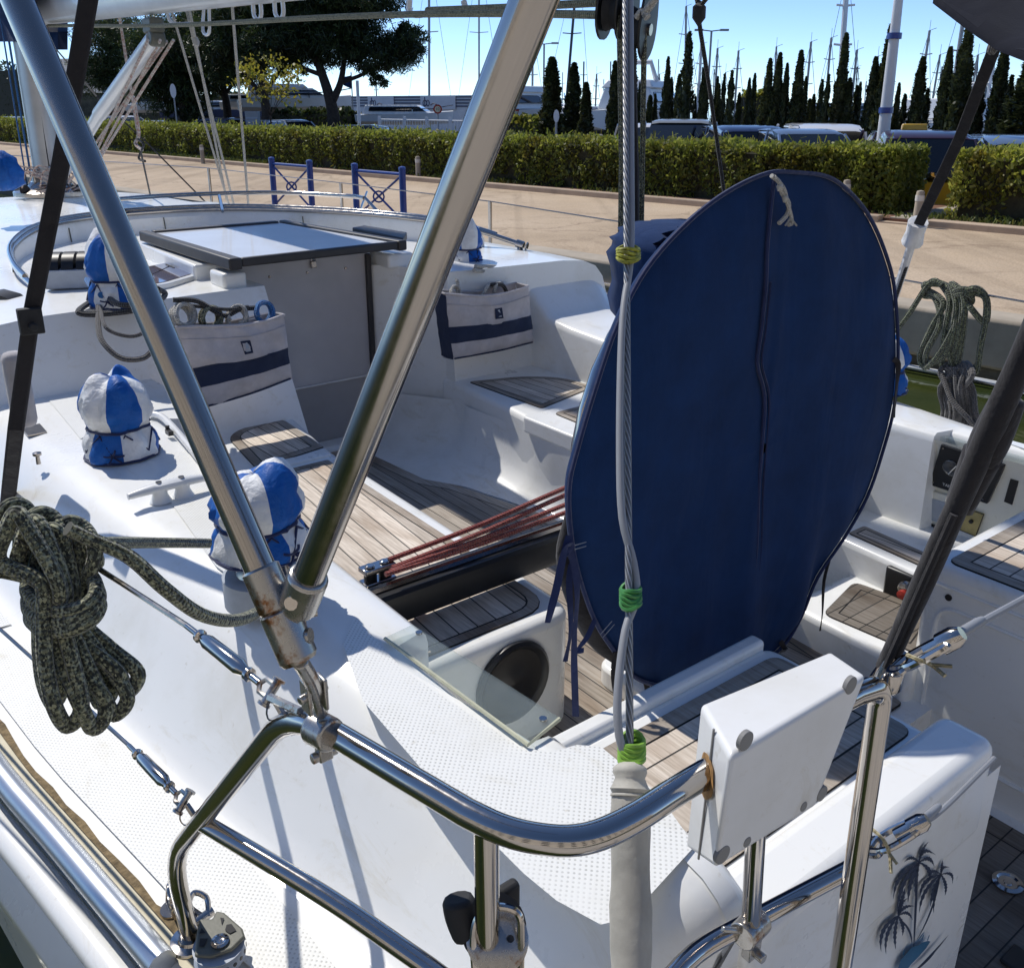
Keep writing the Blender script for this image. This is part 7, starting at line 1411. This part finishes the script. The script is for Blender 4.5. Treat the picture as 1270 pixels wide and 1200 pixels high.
sign(543, 129, 142, 24, 'round', 'round red-rimmed sign in front of the striped shed', 11); sign(640, 136, 148, 30, 'tri', 'small red-rimmed yield triangle right of the chrome tube', 8); sign(690, 136, 152, 20, 'oval', 'grey oval sign seen from behind, by the stout cypresses', 7); sign(218, 104, 122, 19, 'oval', 'pale oval sign on a leaning post under the left pines', 7); sign(195, 128, 148, 24, 'rect', 'red board with a grey panel behind the vang strut', 18) if False else sign(64, 127, 148, 24, 'rect', 'red board with a grey panel between the mast and the chrome tube', 20)
p = stand(445, 22, QZ-.2); b = tuple(p); o = thing('banded_post', 'white post with dark rings right of the forked pine', 'post', b, None, False); h = height_at(445, 100, p)-p.z; mb = MB(); mb.tube([p, p+Vector((0, 0, h))], .06, 10); mb.build('post', 'mastw', o, b); mb = MB()
for z in (.30, .36): mb.lathe([(.065, -.02), (.065, .02)], p+Vector((0, 0, h*z)), (0, 0, 1), 12)
mb.build('ring', 'mastd', o, b)
# flag
p = stand(438, 30, QZ-.2); b = tuple(p); zt = height_at(438, 95, p); k = math.hypot(p.x, p.y)/1215; o = thing('flag', 'dark blue flag streaming left beside the forked pine', 'flag', b, None, False); mb = MB(); mb.tube([p, Vector((p.x, p.y, zt+.2))], .03, 8); mb.build('flagpole', 'mastm', o, b)
mb = MB(); mb.grid([[Vector((p.x-s*14*k, p.y+.15*math.sin(s*6+j), zt-(j*.5*(1-.6*s)+.2*s)*16*k+k*1.5)) for s in [i/8 for i in range(9)]] for j in (0, .5, 1, 1.5, 2)]); mb.build('cloth', 'navy', o, b)
# ------------------------------------------------------------------ striped shed, yachts ashore, fence
M['shedw'] = simple('shed_white', (.60, .62, .66), .6, 0, .06, 1); M['shedb'] = simple('shed_blue_stripe', (.035, .05, .11), .6)
a, e = stand(384, 46, 1.2), stand(620, 46, 1.2); zt = height_at(480, 119, (a+e)/2); zb = height_at(480, 137, (a+e)/2); b = tuple(a); o = thing('long_shed', 'long white boat shed with dark blue stripes and sign panels', 'shed', b, None, False)
d = (e-a); ln = d.length; d.normalize(); nn = Vector((d.y, -d.x, 0)); nn = -nn if nn.y > 0 else nn
mb = MB(); mb.box((a+e)/2-nn*2+Vector((0, 0, (zt-1)/2)), (ln, 4, zt+1-.0), (d, nn, Vector((0, 0, 1)))); 
mb = MB(); mb.box((a+e)/2-nn*2+Vector((0, 0, (zt+.2)/2-1.2)), (ln, 4, zt-.2), (d, nn, Vector((0, 0, 1)))); mb.v = [(x, y, zt if z > 1 else 0) for x, y, z in mb.v]; mb.build('wall', 'shedw', o, b, flat=True)
for k in range(4):
    z = zt-(zt-zb)*(.10+.2*k); mb = MB(); mb.box(Vector(((a.x+e.x)/2, (a.y+e.y)/2, z))+nn*.03, (ln, .05, (zt-zb)*.09), (d, nn, Vector((0, 0, 1)))); mb.build('stripe', 'shedb', o, b, flat=True)
for x0, x1 in ((458, 490), (523, 566)):
    u0, u1 = stand(x0, 46, 0), stand(x1, 46, 0); m_ = (u0+u1)/2; zc = (zt+zb)/2+.05; mb = MB(); mb.box(Vector((m_.x, m_.y, zc))+nn*.07, ((u1-u0).length, .06, (zt-zb)*.9), (d, nn, Vector((0, 0, 1)))); pn = mb.build('sign_panel', 'shedw', o, b, flat=True)
    s = (zt-zb); q = Vector((u0.x, u0.y, zc))+d*s*.5+nn*.11
    mb = MB(); mb.tube([q+d*math.cos(t)*s*.20+Vector((0, 0, math.sin(t)*s*.2-.05*s)) for t in [k*2*math.pi/16 for k in range(16)]], s*.035, 5, closed=True); mb.tube([q+Vector((0, 0, s*.34)), q+Vector((0, 0, -.3*s))], s*.035, 5); mb.tube([q+d*s*.34+d*math.cos(t)*s*.14+Vector((0, 0, math.sin(t)*s*.2-.05*s)) for t in [k*2*math.pi/12 for k in range(12)]], s*.035, 5, closed=True)
    mb.tube([q+d*s*.62+Vector((0, 0, -.18*s)), q+d*s*.9+Vector((0, 0, -.06*s)), q+d*s*1.25+Vector((0, 0, -.12*s))], s*.045, 5, 3); mb.build('emblem', 'shedb', pn, b)
def yachtashore(px, c, Lm, label, zoff=.9, rz=0.0, fly=True, hull_m='mastw'):
    p = stand(px, c, 0); p.z = height_at(px, zoff, p) if zoff > 10 else zoff; b = tuple(p); o = thing('motor_yacht', label, 'motor yacht', b, 'motor boats ashore behind the trees', False, rz); mb = MB(); rows = []
    for i in range(9):
        t = i/8; x = (t-.5)*Lm; w = Lm*.16*(1-max(0, (t-.55)/.45)**2)+.02; s = .10*Lm*(1+.35*t*t); rows.append([(x, -w, s), (x, -w*.96, s*.9), (x, -w*.8, s*.35), (x, 0, 0+.2*max(0, t-.7)*Lm*.3), (x, w*.8, s*.35), (x, w*.96, s*.9), (x, w, s)])
    mb.grid(rows); mb.grid([[r[0], ((r[0][0]), 0, r[0][2]+.03), r[-1]] for r in rows]); mb.add(rows[0], [tuple(range(6, -1, -1))]); mb.build('hull', hull_m, o, (0, 0, 0), sharp=40)
    h0 = .105*Lm
    def cab(x0, x1, x2, x3, z0, z1, w, name, m): mb = MB(); mb.add([(x0, -w, z0), (x1, -w, z0), (x1, w, z0), (x0, w, z0), (x2, -w*.8, z1), (x3, -w*.8, z1), (x3, w*.8, z1), (x2, w*.8, z1)], [(3, 2, 1, 0), (4, 5, 6, 7), (0, 1, 5, 4), (1, 2, 6, 5), (2, 3, 7, 6), (3, 0, 4, 7)]); return mb.build(name, m, o, (0, 0, 0), bev=.03*Lm*.2)
    cab(-.42*Lm, .28*Lm, -.40*Lm, .14*Lm, h0, h0+.09*Lm, .13*Lm, 'cabin', 'mastw'); cab(-.36*Lm, .235*Lm, -.355*Lm, .165*Lm, h0+.03*Lm, h0+.075*Lm, .137*Lm, 'cabin_window', 'glass')
    if fly:
        cab(-.40*Lm, .10*Lm, -.38*Lm, .06*Lm, h0+.09*Lm, h0+.125*Lm, .12*Lm, 'flybridge', 'mastw'); mb = MB(); mb.tube([(-.25*Lm, -.1*Lm, h0+.12*Lm), (-.29*Lm, -.08*Lm, h0+.2*Lm), (-.29*Lm, .08*Lm, h0+.2*Lm), (-.25*Lm, .1*Lm, h0+.12*Lm)], .012*Lm, 6); mb.build('radar_arch', 'mastw', o, (0, 0, 0))
    mb = MB(); mb.tube([(-.1*Lm, -.15*Lm, h0+.05*Lm), (.3*Lm, -.11*Lm, h0+.055*Lm), (.5*Lm, 0, h0+.09*Lm)], .005*Lm, 5); mb.tube([(x*Lm, -.14*Lm, h0) for x in (.1, .1)]+[(.1*Lm, -.135*Lm, h0+.05*Lm)], .005*Lm, 5); mb.build('bow_rail', 'steel', o, (0, 0, 0)); return o
yachtashore(368, 31.5, 6.5, 'white motor yacht with a rounded windscreen behind the yellow young tree', 138, R(20)); yachtashore(322, 32, 4.6, 'white motor boat left of the yellow young tree', 136, R(10), False); yachtashore(264, 34, 7, 'motor boat with a dark blue hull under the left pines', 150, R(15), False, 'shedb'); yachtashore(208, 40, 7, 'small white boat behind the dense dark pine', 140, R(0), False)
yachtashore(503, 30, 4.7, 'pale cabin boat with a sheer stripe in front of the striped shed', 155, R(-6), False); yachtashore(652, 50, 12, 'large white motor yacht left of the stout cypresses', .6, R(60)); yachtashore(738, 44, 8, 'small white boat between the stout cypresses and the backstay', .5, R(50), False); yachtashore(800, 42, 11, 'large white motor yacht behind the mainsheet line', .8, R(70)); yachtashore(1085, 60, 9, 'white boat far behind the banded pole', .3, R(40), False); yachtashore(1045, 55, 10, 'white boat beyond the white van', .3, R(30), False); yachtashore(1195, 50, 10, 'white boat behind the trees at the canopy strap', .5, R(40), False); yachtashore(1225, 48, 8, 'white boat behind the cypresses near the right edge', .6, R(45))
# white metal fence left of the chrome tube
a, e = stand(470, 22, QZ-.2), stand(582, 22, QZ-.2); b = tuple(a); o = thing('metal_fence', 'white railing of thin upright bars behind the hedge, left of the big chrome tube', 'fence', b, None, False); hz = height_at(530, 149, (a+e)/2)-a.z; mb = MB()
for z in (.15, hz): mb.tube([a+Vector((0, 0, z)), e+Vector((0, 0, z))], .025, 6)
for k in range(34): q = a.lerp(e, k/33); mb.tube([q+Vector((0, 0, .15)), q+Vector((0, 0, hz))], .012, 5)
mb.build('railing', 'mastw', o, b)
for t in (0, .3, .55, .8): mb = MB(); q = a.lerp(e, t); mb.box(q+Vector((0, 0, hz*.54)), (.10, .10, hz*1.1)); mb.build('fence_post', 'mastw', o, b)
# grey shutter hut and far house
p = stand(313, 24, QZ-.2); b = tuple(p); o = thing('grey_cabinet', 'grey louvred cabinet left of the silver car, under the pines', 'cabinet', b, None, False); h = height_at(313, 138, p)-p.z; mb = MB(); mb.box(p+Vector((0, 0, h/2)), (.62, .4, h)); mb.build('cabinet_body', 'mastm', o, b, bev=.02); mb = MB()
for k in range(7): mb.box(p+Vector((0, -.205, h*(.2+.1*k))), (.54, .02, h*.05))
mb.build('louvres', 'greyl', o, b)
p = stand(88, 40, QZ-.2); b = tuple(p); o = thing('house', 'low house with a grey roof and shaded front, far behind the mast', 'house', b, None, False); mb = MB(); mb.box(p+Vector((0, 2, 1.6)), (7, 5, 3.2)); mb.build('wall', 'wallc', o, b); mb = MB(); hr = height_at(88, 72, p)-p.z; mb.add([p+Vector(v) for v in ((-4, -1, 2.9), (4, -1, 2.9), (4, 5, 2.9), (-4, 5, 2.9), (-3, 2, hr), (3, 2, hr))], [(0, 1, 5, 4), (2, 3, 4, 5), (1, 2, 5), (3, 0, 4)]); mb.build('roof', 'mastm', o, b, flat=True); mb = MB(); mb.box(p+Vector((.5, -.52, 1.5)), (1.6, .05, 1.2)); mb.build('window', 'glass', o, b)
p = stand(2, 33, QZ-.2); b = tuple(p)
# blue bundle on the foredeck
p = (-.55, 8.3, 1.6)
mb = MB(); mb.lathe([(.05, 0), (.09, .03), (.10, .1), (.075, .17), (.025, .21), (.0001, .215)], PV(6, 236, -.62), (0, 0, 1), 20, 0, lambda i, j: 1+.22*math.sin(j*1.9+i*2.3)+.12*math.sin(j*4.1+i)); single(mb, 'sail_bundle', 'blue', 'bright blue folded bundle on the foredeck left of the mast', 'bundle', PV(8, 235, -.62), sharp=80)
# ------------------------------------------------------------------ light, sky, camera
AZ, EL = R(44), R(50)      # sun: azimuth left of the view, elevation
sun = bpy.data.lights.new('sun', 'SUN'); sun.energy = 2.4; sun.angle = R(.55); sun.color = (1, .955, .88)
so = bpy.data.objects.new('sun', sun); COL.objects.link(so)
sd_ = Vector((-math.sin(AZ)*math.cos(EL), math.cos(AZ)*math.cos(EL), math.sin(EL)))
so.rotation_euler = sd_.to_track_quat('Z', 'Y').to_euler(); so.location = sd_*60
w = bpy.data.worlds.new('World'); sc.world = w; w.use_nodes = True; nt = w.node_tree; bg = nt.nodes['Background']
sky = nt.nodes.new('ShaderNodeTexSky'); sky.sky_type = 'NISHITA'; sky.sun_disc = False; sky.sun_elevation = EL; sky.sun_rotation = -AZ; sky.altitude = 0; sky.air_density = .52; sky.dust_density = 0; sky.ozone_density = 5
nt.links.new(sky.outputs[0], bg.inputs[0]); bg.inputs[1].default_value = .108
cam = bpy.data.cameras.new('camera'); co = bpy.data.objects.new('camera', cam); COL.objects.link(co); sc.camera = co
co.location = CAM; co.rotation_euler = (R(90)-TH, 0, 0)
cam.sensor_fit = 'HORIZONTAL'; cam.sensor_width = 36; cam.lens = 36*F/1270; cam.shift_y = -80/1270; cam.shift_x = 0; cam.clip_end = 3000; cam.clip_start = .02
sc.view_settings.view_transform = 'Standard'; sc.view_settings.look = 'None'; sc.view_settings.exposure = 0.76; sc.view_settings.gamma = 1
sc.cycles.max_bounces = 12; sc.cycles.diffuse_bounces = 8; sc.cycles.glossy_bounces = 5; sc.cycles.transparent_max_bounces = 12; sc.cycles.caustics_reflective = False; sc.cycles.caustics_refractive = False
